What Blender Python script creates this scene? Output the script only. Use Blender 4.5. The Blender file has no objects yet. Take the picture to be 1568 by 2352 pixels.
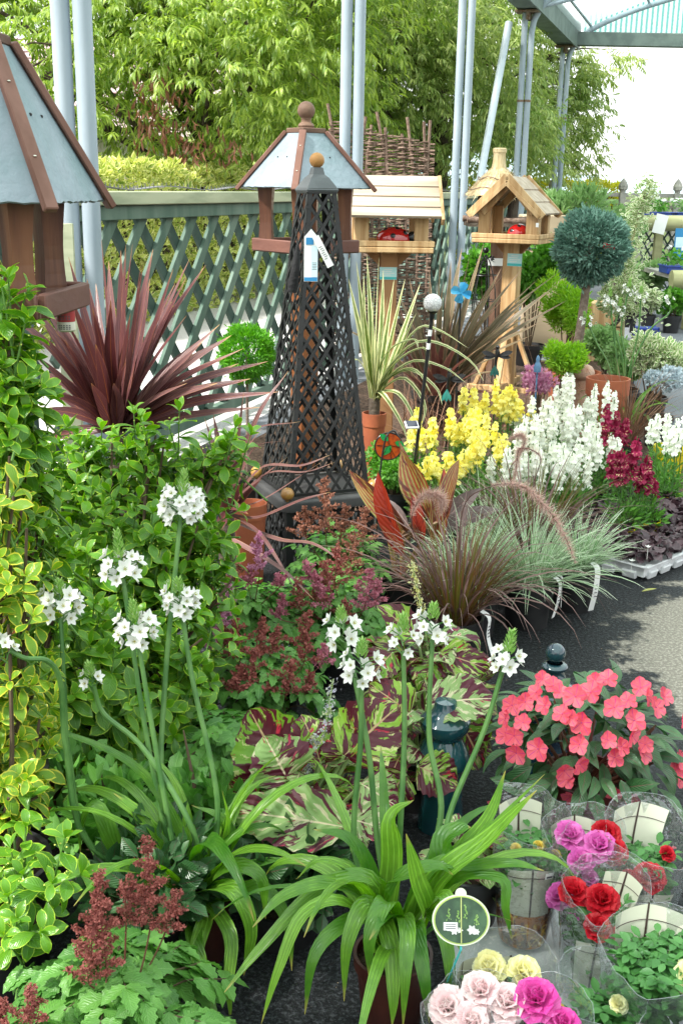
import bpy, math, random
import numpy as np
from mathutils import Vector, Matrix
R = math.radians
SC = bpy.context.scene
COL = SC.collection
# ------------------------------------------------------------------ camera
PITCH, ROLL, FPX, CAMH = R(16.3), R(0.96), 2550.0, 1.55
PW, PH = 1568.0, 2352.0
_f = Vector((0, math.cos(PITCH), -math.sin(PITCH)))
_r0 = Vector((1, 0, 0))
_u0 = Vector((0, math.sin(PITCH), math.cos(PITCH)))
_r = _r0 * math.cos(ROLL) + _u0 * math.sin(ROLL)
_u = _u0 * math.cos(ROLL) - _r0 * math.sin(ROLL)
cam_data = bpy.data.cameras.new('camera')
cam = bpy.data.objects.new('camera', cam_data)
COL.objects.link(cam)
cam.matrix_world = Matrix(((_r.x, _u.x, -_f.x, 0), (_r.y, _u.y, -_f.y, 0), (_r.z, _u.z, -_f.z, CAMH), (0, 0, 0, 1)))
cam_data.sensor_fit = 'VERTICAL'
cam_data.sensor_height = 36.0
cam_data.lens = FPX / PH * 36.0
cam_data.clip_start = 0.02
cam_data.clip_end = 3000
SC.camera = cam
# ------------------------------------------------------------------ sky, sun, exposure
SUN_DIR = Vector((-0.62, -0.30, 0.86)).normalized()
elev = math.asin(SUN_DIR.z)
azim = math.atan2(SUN_DIR.x, SUN_DIR.y)
W = bpy.data.worlds.new('World'); SC.world = W; W.use_nodes = True
wn, wl = W.node_tree.nodes, W.node_tree.links
wn.clear()
sky = wn.new('ShaderNodeTexSky'); sky.sky_type = 'NISHITA'; sky.sun_disc = False
sky.sun_elevation = elev; sky.sun_rotation = azim; sky.dust_density = 1.5; sky.air_density = 1.0; sky.ozone_density = 1.0
hsv = wn.new('ShaderNodeHueSaturation'); hsv.inputs['Saturation'].default_value = 0.30; hsv.inputs['Value'].default_value = 1.0
ov = wn.new('ShaderNodeMix'); ov.data_type = 'RGBA'; ov.inputs[0].default_value = 0.72; ov.inputs[7].default_value = (6.9, 7.0, 7.0, 1)   # bright even cloud over the blue
bg = wn.new('ShaderNodeBackground'); bg.inputs['Strength'].default_value = 0.13
wo = wn.new('ShaderNodeOutputWorld')
wl.new(sky.outputs[0], hsv.inputs['Color']); wl.new(hsv.outputs[0], ov.inputs[6]); wl.new(ov.outputs[2], bg.inputs['Color']); wl.new(bg.outputs[0], wo.inputs[0])
sd = bpy.data.lights.new('sun', 'SUN'); sd.energy = 4.0; sd.angle = R(7.0); sd.color = (1.0, 0.96, 0.90)
sun = bpy.data.objects.new('sun', sd); COL.objects.link(sun)
sun.rotation_euler = SUN_DIR.to_track_quat('Z', 'Y').to_euler(); sun.location = (0, 0, 20)
SC.view_settings.view_transform = 'Standard'; SC.view_settings.look = 'None'
SC.view_settings.exposure = 1.22; SC.view_settings.gamma = 1.0
SC.render.engine = 'CYCLES'
SC.cycles.max_bounces = 8; SC.cycles.diffuse_bounces = 3; SC.cycles.glossy_bounces = 2
SC.cycles.transmission_bounces = 4; SC.cycles.transparent_max_bounces = 12
SC.cycles.use_denoising = True
SC.cycles.caustics_reflective = False; SC.cycles.caustics_refractive = False
SC.cycles.sample_clamp_indirect = 6.0

rng = np.random.default_rng(7)
random.seed(7)
# ------------------------------------------------------------------ picture to place
def ray(x, y):
    return (_f + _r * ((x - PW / 2) / FPX) - _u * ((y - PH / 2) / FPX))
def at(x, y, Y):                       # point at forward distance Y seen at x, y
    d = ray(x, y); t = Y / d.y
    return np.array((d.x * t, d.y * t, CAMH + d.z * t))
def gp(x, y, z=0.0):                   # point on the level z seen at x, y
    d = ray(x, y); t = (z - CAMH) / d.z
    return np.array((d.x * t, d.y * t, z))
def scale_at(Y, z=0.5):                # metres per picture unit
    return (Y * math.cos(PITCH) + (CAMH - z) * math.sin(PITCH)) / FPX
def post_line(Y): return -2.95 + 0.3245 * Y
# ------------------------------------------------------------------ meshes
def A(*v): return np.array(v, dtype=float)
def nrm(v):
    v = np.asarray(v, dtype=float)
    return v / np.maximum(np.linalg.norm(v, axis=-1, keepdims=True), 1e-9)
class MB:
    def __init__(self):
        self.V, self.VAR, self.n = [], [], 0
        self.F4, self.U4, self.M4 = [], [], []
        self.F3, self.U3, self.M3 = [], [], []
    def add(self, V, F4=None, F3=None, U4=None, U3=None, var=0.5, mat=0):
        V = np.asarray(V, dtype=float).reshape(-1, 3)
        self.V.append(V)
        self.VAR.append(np.full(len(V), var) if np.isscalar(var) else np.asarray(var, dtype=float))
        if F4 is not None and len(F4):
            F4 = np.asarray(F4, dtype=np.int64); self.F4.append(F4 + self.n)
            self.U4.append(np.zeros((len(F4), 4, 2)) if U4 is None else np.asarray(U4)); self.M4.append(np.full(len(F4), mat))
        if F3 is not None and len(F3):
            F3 = np.asarray(F3, dtype=np.int64); self.F3.append(F3 + self.n)
            self.U3.append(np.zeros((len(F3), 3, 2)) if U3 is None else np.asarray(U3)); self.M3.append(np.full(len(F3), mat))
        self.n += len(V)
        return self
    def join(self, o, M=None):
        for i, v in enumerate(o.V): pass
        V = np.concatenate(o.V); var = np.concatenate(o.VAR)
        if M is not None:
            M = np.array(M); V = V @ M[:3, :3].T + M[:3, 3]
        base = self.n
        self.V.append(V); self.VAR.append(var); self.n += len(V)
        for a, b in ((o.F4, self.F4), (o.F3, self.F3)): b.extend([x + base for x in a])
        self.U4 += o.U4; self.U3 += o.U3; self.M4 += o.M4; self.M3 += o.M3
        return self
    def mesh(self, name, mats, smooth=True, off=None):
        V = np.concatenate(self.V)
        if off is not None: V = V - np.asarray(off)
        me = bpy.data.meshes.new(name)
        f4 = np.concatenate(self.F4) if self.F4 else np.zeros((0, 4), int)
        f3 = np.concatenate(self.F3) if self.F3 else np.zeros((0, 3), int)
        u = np.concatenate([np.concatenate(self.U4).reshape(-1, 2) if self.U4 else np.zeros((0, 2)),
                            np.concatenate(self.U3).reshape(-1, 2) if self.U3 else np.zeros((0, 2))])
        idx = np.concatenate([f4.ravel(), f3.ravel()]).astype(np.int32)
        tot = np.concatenate([np.full(len(f4), 4), np.full(len(f3), 3)]).astype(np.int32)
        st = np.concatenate([[0], np.cumsum(tot)[:-1]]).astype(np.int32)
        mi = np.concatenate([np.concatenate(self.M4) if self.M4 else [], np.concatenate(self.M3) if self.M3 else []]).astype(np.int32)
        me.vertices.add(len(V)); me.vertices.foreach_set('co', V.astype(np.float32).ravel())
        me.loops.add(len(idx)); me.loops.foreach_set('vertex_index', idx)
        me.polygons.add(len(tot)); me.polygons.foreach_set('loop_start', st)
        me.polygons.foreach_set('material_index', mi)
        me.polygons.foreach_set('use_smooth', np.full(len(tot), bool(smooth)))
        uvl = me.uv_layers.new(name='UVMap'); uvl.data.foreach_set('uv', u.astype(np.float32).ravel())
        at_ = me.attributes.new('var', 'FLOAT', 'POINT'); at_.data.foreach_set('value', np.concatenate(self.VAR).astype(np.float32))
        me.update(calc_edges=True)
        if smooth and len(V) < 20000: me.set_sharp_from_angle(angle=R(42))
        for m in (mats if isinstance(mats, (list, tuple)) else [mats]): me.materials.append(m)
        return me
    def build(self, name, mats, parent=None, smooth=True, world=True):
        V = np.concatenate(self.V)
        off = None; loc = (0, 0, 0)
        if parent is None:
            lo, hi = V.min(0), V.max(0)
            off = ((lo[0] + hi[0]) / 2, (lo[1] + hi[1]) / 2, lo[2]); loc = off
        elif world:
            o = parent
            while o.parent: o = o.parent
            off = tuple(o.location)
        ob = bpy.data.objects.new(name, self.mesh(name, mats, smooth, off))
        COL.objects.link(ob); ob.location = loc
        if parent is not None: ob.parent = parent
        return ob
def thing(name, label, cat, loc=(0, 0, 0), group=None, rz=0.0):
    o = bpy.data.objects.new(name, None); COL.objects.link(o)
    o.empty_display_size = 0.1
    o.location = tuple(float(v) for v in loc); o.rotation_euler = (0, 0, rz)
    return tag(o, label, cat, group)
def tag(o, label, cat, group=None, kind=None):
    o['label'] = label; o['category'] = cat
    if group: o['group'] = group
    if kind: o['kind'] = kind
    return o
def struct(o): o['kind'] = 'structure'; return o
KIDS = {}
def dup(root, loc, rz=0.0, s=1.0, label=None, group=None):
    def cp(o, par):
        c = o.copy(); COL.objects.link(c)
        if par is not None: c.parent = par
        for ch in [k for k in o.children]: cp(ch, c)
        return c
    r = cp(root, None); r.location = tuple(float(v) for v in loc); r.rotation_euler = (0, 0, rz); r.scale = (s, s, s)
    if label: r['label'] = label
    if group: r['group'] = group
    return r
# ---- shapes
_S = [(sx, sy, sz) for sx in (-1, 1) for sy in (-1, 1) for sz in (-1, 1)]
def box(mb, c, size, rot=None, bev=0.0, mat=0, var=0.5):
    h = np.asarray(size, float) / 2; b = min(bev, h.min() * 0.45)
    if b <= 0:
        V = np.array([np.array(s) * h for s in _S])
        F = [(0, 1, 3, 2), (4, 6, 7, 5), (0, 4, 5, 1), (2, 3, 7, 6), (0, 2, 6, 4), (1, 5, 7, 3)]
        F3 = []
    else:
        V = []; ix = {}
        for s in _S:
            s = np.array(s)
            for a in range(3):
                v = s * (h - b); v[a] = s[a] * h[a]
                ix[(tuple(s), a)] = len(V); V.append(v)
        V = np.array(V); F = []; F3 = []
        for a in range(3):
            o1, o2 = [k for k in range(3) if k != a]
            for sg in (-1, 1):
                q = []
                for p, r_ in ((-1, -1), (1, -1), (1, 1), (-1, 1)):
                    s = [0, 0, 0]; s[a] = sg; s[o1] = p; s[o2] = r_; q.append(ix[(tuple(s), a)])
                F.append(q)
            for s1 in (-1, 1):
                for s2 in (-1, 1):
                    q = []
                    for (sa, f) in ((-1, o1), (1, o1), (1, o2), (-1, o2)):
                        s = [0, 0, 0]; s[a] = sa; s[o1] = s1; s[o2] = s2; q.append(ix[(tuple(s), f)])
                    F.append(q)
        for s in _S: F3.append([ix[(s, 0)], ix[(s, 1)], ix[(s, 2)]])
    def fix(f):
        p = V[list(f)]; n = np.cross(p[1] - p[0], p[2] - p[0])
        return list(f) if np.dot(n, p.mean(0)) > 0 else list(f)[::-1]
    F = [fix(f) for f in F]; F3 = [fix(f) for f in F3]
    if rot is not None: V = V @ np.array(rot)[:3, :3].T
    V = V + np.asarray(c, float)
    U4 = np.tile(np.array([(0, 0), (1, 0), (1, 1), (0, 1)], float), (len(F), 1, 1))
    mb.add(V, F, F3 if len(F3) else None, U4, None, var, mat)
    return mb
def frame(d, up):
    d = nrm(d); s = nrm(np.cross(d, up)); n = np.cross(s, d)
    return s, d, n
def bar(mb, p0, p1, w, t, normal=(0, 0, 1), bev=0.0, mat=0, var=0.5):   # box along p0-p1: width w across, thickness t along normal
    p0 = np.asarray(p0, float); p1 = np.asarray(p1, float)
    s, d, n = frame(p1 - p0, normal)
    box(mb, (p0 + p1) / 2, (w, np.linalg.norm(p1 - p0), t), np.stack([s, d, n], 1), bev, mat, var)
    return mb
def tube(mb, pts, rad, ns=8, caps=True, mat=0, var=0.5):
    P = np.asarray(pts, float); n = len(P)
    rad = np.full(n, rad) if np.isscalar(rad) else np.asarray(rad, float)
    T = nrm(np.gradient(P, axis=0))
    u = np.array((1.0, 0, 0)) if abs(T[0][0]) < 0.9 else np.array((0, 1.0, 0))
    V = []; ang = np.linspace(0, 2 * math.pi, ns, endpoint=False)
    if caps:
        P = np.concatenate([P[:1], P, P[-1:]]); T = np.concatenate([T[:1], T, T[-1:]]); rad = np.concatenate([[rad[0] * .02], rad, [rad[-1] * .02]]); n += 2
    for i in range(n):
        u = nrm(u - T[i] * np.dot(u, T[i])); v = np.cross(T[i], u)
        V.append(P[i] + rad[i] * (np.cos(ang)[:, None] * u + np.sin(ang)[:, None] * v))
    F, U = [], []
    for i in range(n - 1):
        for j in range(ns):
            k = (j + 1) % ns
            F.append((i * ns + j, i * ns + k, (i + 1) * ns + k, (i + 1) * ns + j))
            U.append(((j / ns, i / (n - 1)), ((j + 1) / ns, i / (n - 1)), ((j + 1) / ns, (i + 1) / (n - 1)), (j / ns, (i + 1) / (n - 1))))
    mb.add(np.concatenate(V), F, None, U, None, var, mat)
    return mb
def lathe(mb, prof, c=(0, 0, 0), ns=24, mat=0, var=0.5, rot=None, closed=False):
    P = np.asarray(prof, float); n = len(P); ang = np.linspace(0, 2 * math.pi, ns, endpoint=False)
    V = np.stack([np.outer(P[:, 0], np.cos(ang)), np.outer(P[:, 0], np.sin(ang)), np.repeat(P[:, 1:2], ns, 1)], -1).reshape(-1, 3)
    if rot is not None: V = V @ np.array(rot)[:3, :3].T
    F, U = [], []
    for i in range(n - 1):
        for j in range(ns):
            k = (j + 1) % ns
            F.append((i * ns + j, i * ns + k, (i + 1) * ns + k, (i + 1) * ns + j))
            U.append(((j / ns, i / (n - 1)), ((j + 1) / ns, i / (n - 1)), ((j + 1) / ns, (i + 1) / (n - 1)), (j / ns, (i + 1) / (n - 1))))
    mb.add(V + np.asarray(c, float), F, None, U, None, var, mat)
    return mb
def ball(mb, c, r, ns=16, mat=0, sq=1.0, var=0.5):
    a = np.linspace(-math.pi / 2, math.pi / 2, ns // 2 + 1)
    return lathe(mb, [(max(r * math.cos(t), r * .01), r * sq * math.sin(t)) for t in a], c, ns, mat, var)
def sheet(mb, corners, thick=0.0, mat=0):                # four-cornered slab
    c = np.asarray(corners, float)
    if thick == 0:
        mb.add(c, [(0, 1, 2, 3)], None, [((0, 0), (1, 0), (1, 1), (0, 1))], None, 0.5, mat); return mb
    n = nrm(np.cross(c[1] - c[0], c[3] - c[0])) * thick
    V = np.concatenate([c, c - n])
    F = [(0, 1, 2, 3), (7, 6, 5, 4), (0, 4, 5, 1), (1, 5, 6, 2), (2, 6, 7, 3), (3, 7, 4, 0)]
    mb.add(V, F, None, np.tile(np.array([(0, 0), (1, 0), (1, 1), (0, 1)], float), (6, 1, 1)), None, 0.5, mat)
    return mb
def rotz(a): return np.array(((math.cos(a), -math.sin(a), 0), (math.sin(a), math.cos(a), 0), (0, 0, 1)))
def rotx(a): return np.array(((1, 0, 0), (0, math.cos(a), -math.sin(a)), (0, math.sin(a), math.cos(a))))
def roty(a): return np.array(((math.cos(a), 0, math.sin(a)), (0, 1, 0), (-math.sin(a), 0, math.cos(a))))
# ---- leaves
def leaf_tpl(w=0.4, ny=5, peak=0.45, sharp=1.0, fold=0.12, droop=0.5, wave=0.0, serr=0.0, twist=0.0, nx=2, base=0.06, seed=0):
    rr = np.random.default_rng(seed)
    t = np.linspace(0, 1, ny + 1)
    k = math.log(0.5) / math.log(peak)
    prof = np.sin(math.pi * t ** k) ** sharp
    prof = np.maximum(prof, base * (1 - t) + 0.02)
    if serr: prof = prof * (1 + serr * np.where(np.arange(ny + 1) % 2 == 0, -1, 1) * (t > .1) * (t < .95))
    a = -droop * t ** 1.2
    dy, dz = np.cos(a), np.sin(a)
    yy = np.concatenate([[0], np.cumsum((dy[1:] + dy[:-1]) / 2)]) / ny
    zz = np.concatenate([[0], np.cumsum((dz[1:] + dz[:-1]) / 2)]) / ny
    V, UV = [], []
    ph = rr.uniform(0, 6.28, 4)
    for i in range(ny + 1):
        for j in range(nx + 1):
            u = j / nx; x = (u - .5) * w * prof[i]
            zf = fold * abs(u - .5) * 2 * prof[i] * w
            zw = wave * w * math.sin(9 * t[i] + ph[0] + (2.5 if u > .5 else 0)) * abs(u - .5) * 2
            tw = twist * t[i]
            z = zf + zw
            V.append((x * math.cos(tw) - z * math.sin(tw), yy[i] - (z * math.sin(a[i])), zz[i] + z * math.cos(a[i]) * math.cos(tw) + x * math.sin(tw)))
            UV.append((u, t[i]))
    F = []
    for i in range(ny):
        for j in range(nx):
            b = i * (nx + 1) + j
            F.append((b, b + 1, b + nx + 2, b + nx + 1))
    return np.array(V), np.array(F), np.array(UV)
def leaves(mb, tpls, P, D, UP, S, var=None, mat=0):
    P, D, UP = (np.asarray(x, float).reshape(-1, 3) for x in (P, D, UP))
    N = len(P)
    if N == 0: return mb
    S = np.full(N, S) if np.isscalar(S) else np.asarray(S)
    var = rng.random(N) if var is None else (np.full(N, var) if np.isscalar(var) else np.asarray(var))
    d = nrm(D); s = np.cross(d, UP); bad = np.linalg.norm(s, axis=1) < 1e-4; s[bad] = (1, 0, 0); s = nrm(s); n = np.cross(s, d)
    if UP.shape[0] == 1: UP = np.repeat(UP, N, 0)
    ch = rng.integers(0, len(tpls), N)
    for k, (tv, tf, tu) in enumerate(tpls):
        q = np.where(ch == k)[0]
        if not len(q): continue
        V = P[q][:, None, :] + S[q][:, None, None] * (tv[None, :, 0:1] * s[q][:, None, :] + tv[None, :, 1:2] * d[q][:, None, :] + tv[None, :, 2:3] * n[q][:, None, :])
        m = len(tv)
        F = (tf[None] + (np.arange(len(q)) * m)[:, None, None]).reshape(-1, 4)
        U = np.tile(tu[tf][None], (len(q), 1, 1, 1)).reshape(-1, 4, 2)
        mb.add(V.reshape(-1, 3), F, None, U, None, np.repeat(var[q], m), mat)
    return mb
def p_strap(t): return np.clip(np.minimum(0.55 + 2.5 * t, 1.0) * (1 - t ** 3.0), 0.03, 1)
def p_sword(t): return np.clip(np.minimum(0.45 + 1.8 * t, 1.0) * (1 - t ** 2.2), 0.02, 1)
def p_grass(t): return np.clip((1 - t ** 1.6), 0.05, 1)
def ribbons(mb, base, az, e0, bend, L, Wd, n=8, p=1.5, prof=p_strap, fold=0.25, var=None, twist=None, mat=0, azd=None):
    base = np.asarray(base, float).reshape(-1, 3); N = max(len(base), len(np.atleast_1d(az)))
    if len(base) == 1: base = np.repeat(base, N, 0)
    g = lambda x: np.full(N, x, float) if np.isscalar(x) else np.asarray(x, float)
    az, e0, bend, L, Wd = map(g, (az, e0, bend, L, Wd)); tw = g(0.0 if twist is None else twist); ad = g(0.0 if azd is None else azd)
    var = rng.random(N) if var is None else g(var)
    t = np.linspace(0, 1, n + 1)
    e = e0[:, None] - bend[:, None] * t[None] ** p
    a = az[:, None] + ad[:, None] * t[None]
    D = np.stack([np.cos(e) * np.cos(a), np.cos(e) * np.sin(a), np.sin(e)], -1)
    seg = (D[:, 1:] + D[:, :-1]) / 2 * (L / n)[:, None, None]
    P = np.concatenate([base[:, None], base[:, None] + np.cumsum(seg, 1)], 1)
    S0 = np.stack([-np.sin(a), np.cos(a), 0 * a], -1)
    Nn = np.cross(D, S0)          # "up" side of the leaf is -Nn..
    Nn = np.where(Nn[..., 2:3] < 0, -Nn, Nn) if False else np.cross(S0, D) * -1
    th = tw[:, None] * t[None]
    Sd = S0 * np.cos(th)[..., None] + Nn * np.sin(th)[..., None]
    Nd = -S0 * np.sin(th)[..., None] + Nn * np.cos(th)[..., None]
    w = prof(t)[None, :] * Wd[:, None] / 2
    lift = (fold * w)[..., None] * Nd
    Vl = P - Sd * w[..., None] + lift; Vr = P + Sd * w[..., None] + lift
    V = np.stack([Vl, P, Vr], 2)            # N, n+1, 3, 3
    m = (n + 1) * 3; F, U = [], []
    for i in range(n):
        for j in range(2):
            b = i * 3 + j; F.append((b, b + 1, b + 4, b + 3))
            U.append(((j / 2, t[i]), ((j + 1) / 2, t[i]), ((j + 1) / 2, t[i + 1]), (j / 2, t[i + 1])))
    F = np.array(F); U = np.array(U)
    FF = (F[None] + (np.arange(N) * m)[:, None, None]).reshape(-1, 4)
    UU = np.tile(U[None], (N, 1, 1, 1)).reshape(-1, 4, 2)
    mb.add(V.reshape(-1, 3), FF, None, UU, None, np.repeat(var, m), mat)
    return P
def rand_dirs(n, zmin=-1.0, zmax=1.0):
    z = rng.uniform(zmin, zmax, n); a = rng.uniform(0, 2 * math.pi, n); r_ = np.sqrt(1 - z * z)
    return np.stack([r_ * np.cos(a), r_ * np.sin(a), z], 1)
def smooth_path(ctrl, n=16):             # Catmull-Rom through control points
    C = np.asarray(ctrl, float); C = np.concatenate([2 * C[:1] - C[1:2], C, 2 * C[-1:] - C[-2:-1]])
    out = []; k = len(C) - 3
    for t in np.linspace(0, k - 1e-6, n):
        i = int(t); f = t - i; p0, p1, p2, p3 = C[i:i + 4]
        out.append(0.5 * ((2 * p1) + (-p0 + p2) * f + (2 * p0 - 5 * p1 + 4 * p2 - p3) * f * f + (-p0 + 3 * p1 - 3 * p2 + p3) * f ** 3))
    return np.array(out)
# ------------------------------------------------------------------ materials
def _mat(name):
    m = bpy.data.materials.new(name); m.use_nodes = True
    m.node_tree.nodes.clear()
    return m, m.node_tree.nodes, m.node_tree.links
def c4(c): return (c[0], c[1], c[2], 1.0)
def mixc(N, L, f, a, b):
    m = N.new('ShaderNodeMix'); m.data_type = 'RGBA'
    for k, v in ((0, f), (6, a), (7, b)):
        if hasattr(v, 'links') or hasattr(v, 'is_linked'): L.new(v, m.inputs[k])
        elif isinstance(v, (int, float)): m.inputs[k].default_value = v
        else: m.inputs[k].default_value = c4(v)
    return m.outputs[2]
def mth(N, L, op, a, b=None, clamp=False):
    m = N.new('ShaderNodeMath'); m.operation = op; m.use_clamp = clamp
    for k, v in ((0, a), (1, b)):
        if v is None: continue
        if isinstance(v, (int, float)): m.inputs[k].default_value = v
        else: L.new(v, m.inputs[k])
    return m.outputs[0]
def ramp(N, L, x, lo, hi):
    m = N.new('ShaderNodeMapRange'); m.interpolation_type = 'SMOOTHSTEP'
    L.new(x, m.inputs[0]); m.inputs[1].default_value = lo; m.inputs[2].default_value = hi
    return m.outputs[0]
def noise(N, L, scale, detail=3, rough=0.55, coord='Object', dist=0.0, stretch=None):
    t = N.new('ShaderNodeTexCoord'); n = N.new('ShaderNodeTexNoise')
    n.inputs['Scale'].default_value = scale; n.inputs['Detail'].default_value = detail; n.inputs['Roughness'].default_value = rough; n.inputs['Distortion'].default_value = dist
    src = t.outputs[coord]
    if stretch:
        mp = N.new('ShaderNodeMapping'); mp.inputs['Scale'].default_value = stretch; L.new(src, mp.inputs[0]); src = mp.outputs[0]
    L.new(src, n.inputs['Vector'])
    return n.outputs['Fac']
def plain(name, ca, cb=None, rough=0.5, spec=0.4, metal=0.0, nscale=8.0, bump=0.0, bscale=None, stretch=None, lo=.35, hi=.65, coat=0.0, detail=4):
    m, N, L = _mat(name)
    b = N.new('ShaderNodeBsdfPrincipled'); o = N.new('ShaderNodeOutputMaterial'); L.new(b.outputs[0], o.inputs[0])
    b.inputs['Roughness'].default_value = rough; b.inputs['Specular IOR Level'].default_value = spec; b.inputs['Metallic'].default_value = metal
    b.inputs['Coat Weight'].default_value = coat
    f = noise(N, L, nscale, detail, stretch=stretch)
    L.new(mixc(N, L, ramp(N, L, f, lo, hi), ca, cb if cb is not None else tuple(x * .8 for x in ca)), b.inputs['Base Color'])
    if bump:
        bn = N.new('ShaderNodeBump'); bn.inputs['Strength'].default_value = bump; bn.inputs['Distance'].default_value = 0.02
        L.new(noise(N, L, bscale or nscale * 3, 5, stretch=stretch), bn.inputs['Height']); L.new(bn.outputs[0], b.inputs['Normal'])
    return m
def leafmat(name, ca, cb, marg=None, mw=0.16, rib=None, rw=0.05, trans=0.32, rough=0.38, spec=0.45, stripes=None, blotch=None, tcol=None, tip=None, bnoise=6.0):
    """ca-cb by per-leaf random; marg a coloured rim; rib the midrib; stripes (colour, count, share); blotch (colour, scale, share) along veins"""
    m, N, L = _mat(name)
    at_ = N.new('ShaderNodeAttribute'); at_.attribute_name = 'var'; var = at_.outputs['Fac']
    uv = N.new('ShaderNodeUVMap'); sp = N.new('ShaderNodeSeparateXYZ'); L.new(uv.outputs[0], sp.inputs[0])
    u, v = sp.outputs[0], sp.outputs[1]
    dx = mth(N, L, 'MULTIPLY', mth(N, L, 'ABSOLUTE', mth(N, L, 'SUBTRACT', u, 0.5)), 2.0)
    nz = noise(N, L, bnoise * 5, 3)
    col = mixc(N, L, mth(N, L, 'ADD', mth(N, L, 'MULTIPLY', var, 0.8), mth(N, L, 'MULTIPLY', mth(N, L, 'SUBTRACT', nz, 0.4), 0.8), True), ca, cb)
    if stripes:
        sc, cnt, share = stripes
        w = mth(N, L, 'SINE', mth(N, L, 'MULTIPLY', u, cnt * 6.283))
        w = mth(N, L, 'ADD', mth(N, L, 'MULTIPLY', w, .5), mth(N, L, 'ADD', mth(N, L, 'MULTIPLY', nz, .5), mth(N, L, 'MULTIPLY', var, .4)))
        col = mixc(N, L, ramp(N, L, w, .95 - share, 1.15 - share), col, sc)
    if blotch:
        for (bc, bs, share, off) in blotch:
            cmb = N.new('ShaderNodeCombineXYZ')
            # stretch along veins: slanted coordinate
            L.new(mth(N, L, 'MULTIPLY', mth(N, L, 'SUBTRACT', v, mth(N, L, 'MULTIPLY', dx, 0.35)), bs), cmb.inputs[0])
            L.new(mth(N, L, 'MULTIPLY', u, bs * 0.35), cmb.inputs[1]); L.new(mth(N, L, 'ADD', mth(N, L, 'MULTIPLY', var, 37.0), off), cmb.inputs[2])
            n2 = N.new('ShaderNodeTexNoise'); n2.inputs['Scale'].default_value = 1.0; n2.inputs['Detail'].default_value = 4; n2.inputs['Roughness'].default_value = .65
            L.new(cmb.outputs[0], n2.inputs['Vector'])
            col = mixc(N, L, ramp(N, L, n2.outputs['Fac'], .5 + (.5 - share) * .4 - .02, .5 + (.5 - share) * .4 + .02), col, bc)
    if marg is not None:
        e = mth(N, L, 'ADD', dx, mth(N, L, 'MULTIPLY', mth(N, L, 'SUBTRACT', nz, .5), .5))
        e = mth(N, L, 'ADD', e, mth(N, L, 'MULTIPLY', ramp(N, L, v, .8, 1.0), .5))
        col = mixc(N, L, ramp(N, L, e, 1 - mw - .07, 1 - mw + .07), col, marg)
    if rib is not None:
        col = mixc(N, L, ramp(N, L, dx, rw * 1.6, rw * .5), col, rib)
    if tip is not None:
        col = mixc(N, L, ramp(N, L, v, .9, 1.0), col, tip)
    b = N.new('ShaderNodeBsdfPrincipled'); b.inputs['Roughness'].default_value = rough; b.inputs['Specular IOR Level'].default_value = spec
    L.new(col, b.inputs['Base Color'])
    # faint veins
    bn = N.new('ShaderNodeBump'); bn.inputs['Strength'].default_value = .25; bn.inputs['Distance'].default_value = .004
    L.new(mth(N, L, 'SINE', mth(N, L, 'MULTIPLY', mth(N, L, 'ADD', mth(N, L, 'MULTIPLY', v, 1.0), mth(N, L, 'MULTIPLY', dx, -.3)), 60.0)), bn.inputs['Height']); L.new(bn.outputs[0], b.inputs['Normal'])
    o = N.new('ShaderNodeOutputMaterial')
    if trans > 0:
        tr = N.new('ShaderNodeBsdfTranslucent'); mx = N.new('ShaderNodeMixShader'); mx.inputs[0].default_value = trans
        hs = N.new('ShaderNodeHueSaturation'); hs.inputs['Value'].default_value = 1.6; hs.inputs['Saturation'].default_value = 1.1; L.new(col, hs.inputs['Color'])
        if tcol is not None: tr.inputs['Color'].default_value = c4(tcol)
        else: L.new(hs.outputs[0], tr.inputs['Color'])
        L.new(b.outputs[0], mx.inputs[1]); L.new(tr.outputs[0], mx.inputs[2]); L.new(mx.outputs[0], o.inputs[0])
    else: L.new(b.outputs[0], o.inputs[0])
    return m
def text_mesh(body, size, name='lettering', ext=0.0004):
    cu = bpy.data.curves.new(name, 'FONT'); cu.body = body; cu.size = size; cu.extrude = ext; cu.align_x = 'CENTER'; cu.align_y = 'CENTER'
    ob = bpy.data.objects.new(name, cu); COL.objects.link(ob)
    dg = bpy.context.evaluated_depsgraph_get(); me = bpy.data.meshes.new_from_object(ob.evaluated_get(dg))
    bpy.data.objects.remove(ob); bpy.data.curves.remove(cu)
    return me
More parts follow.
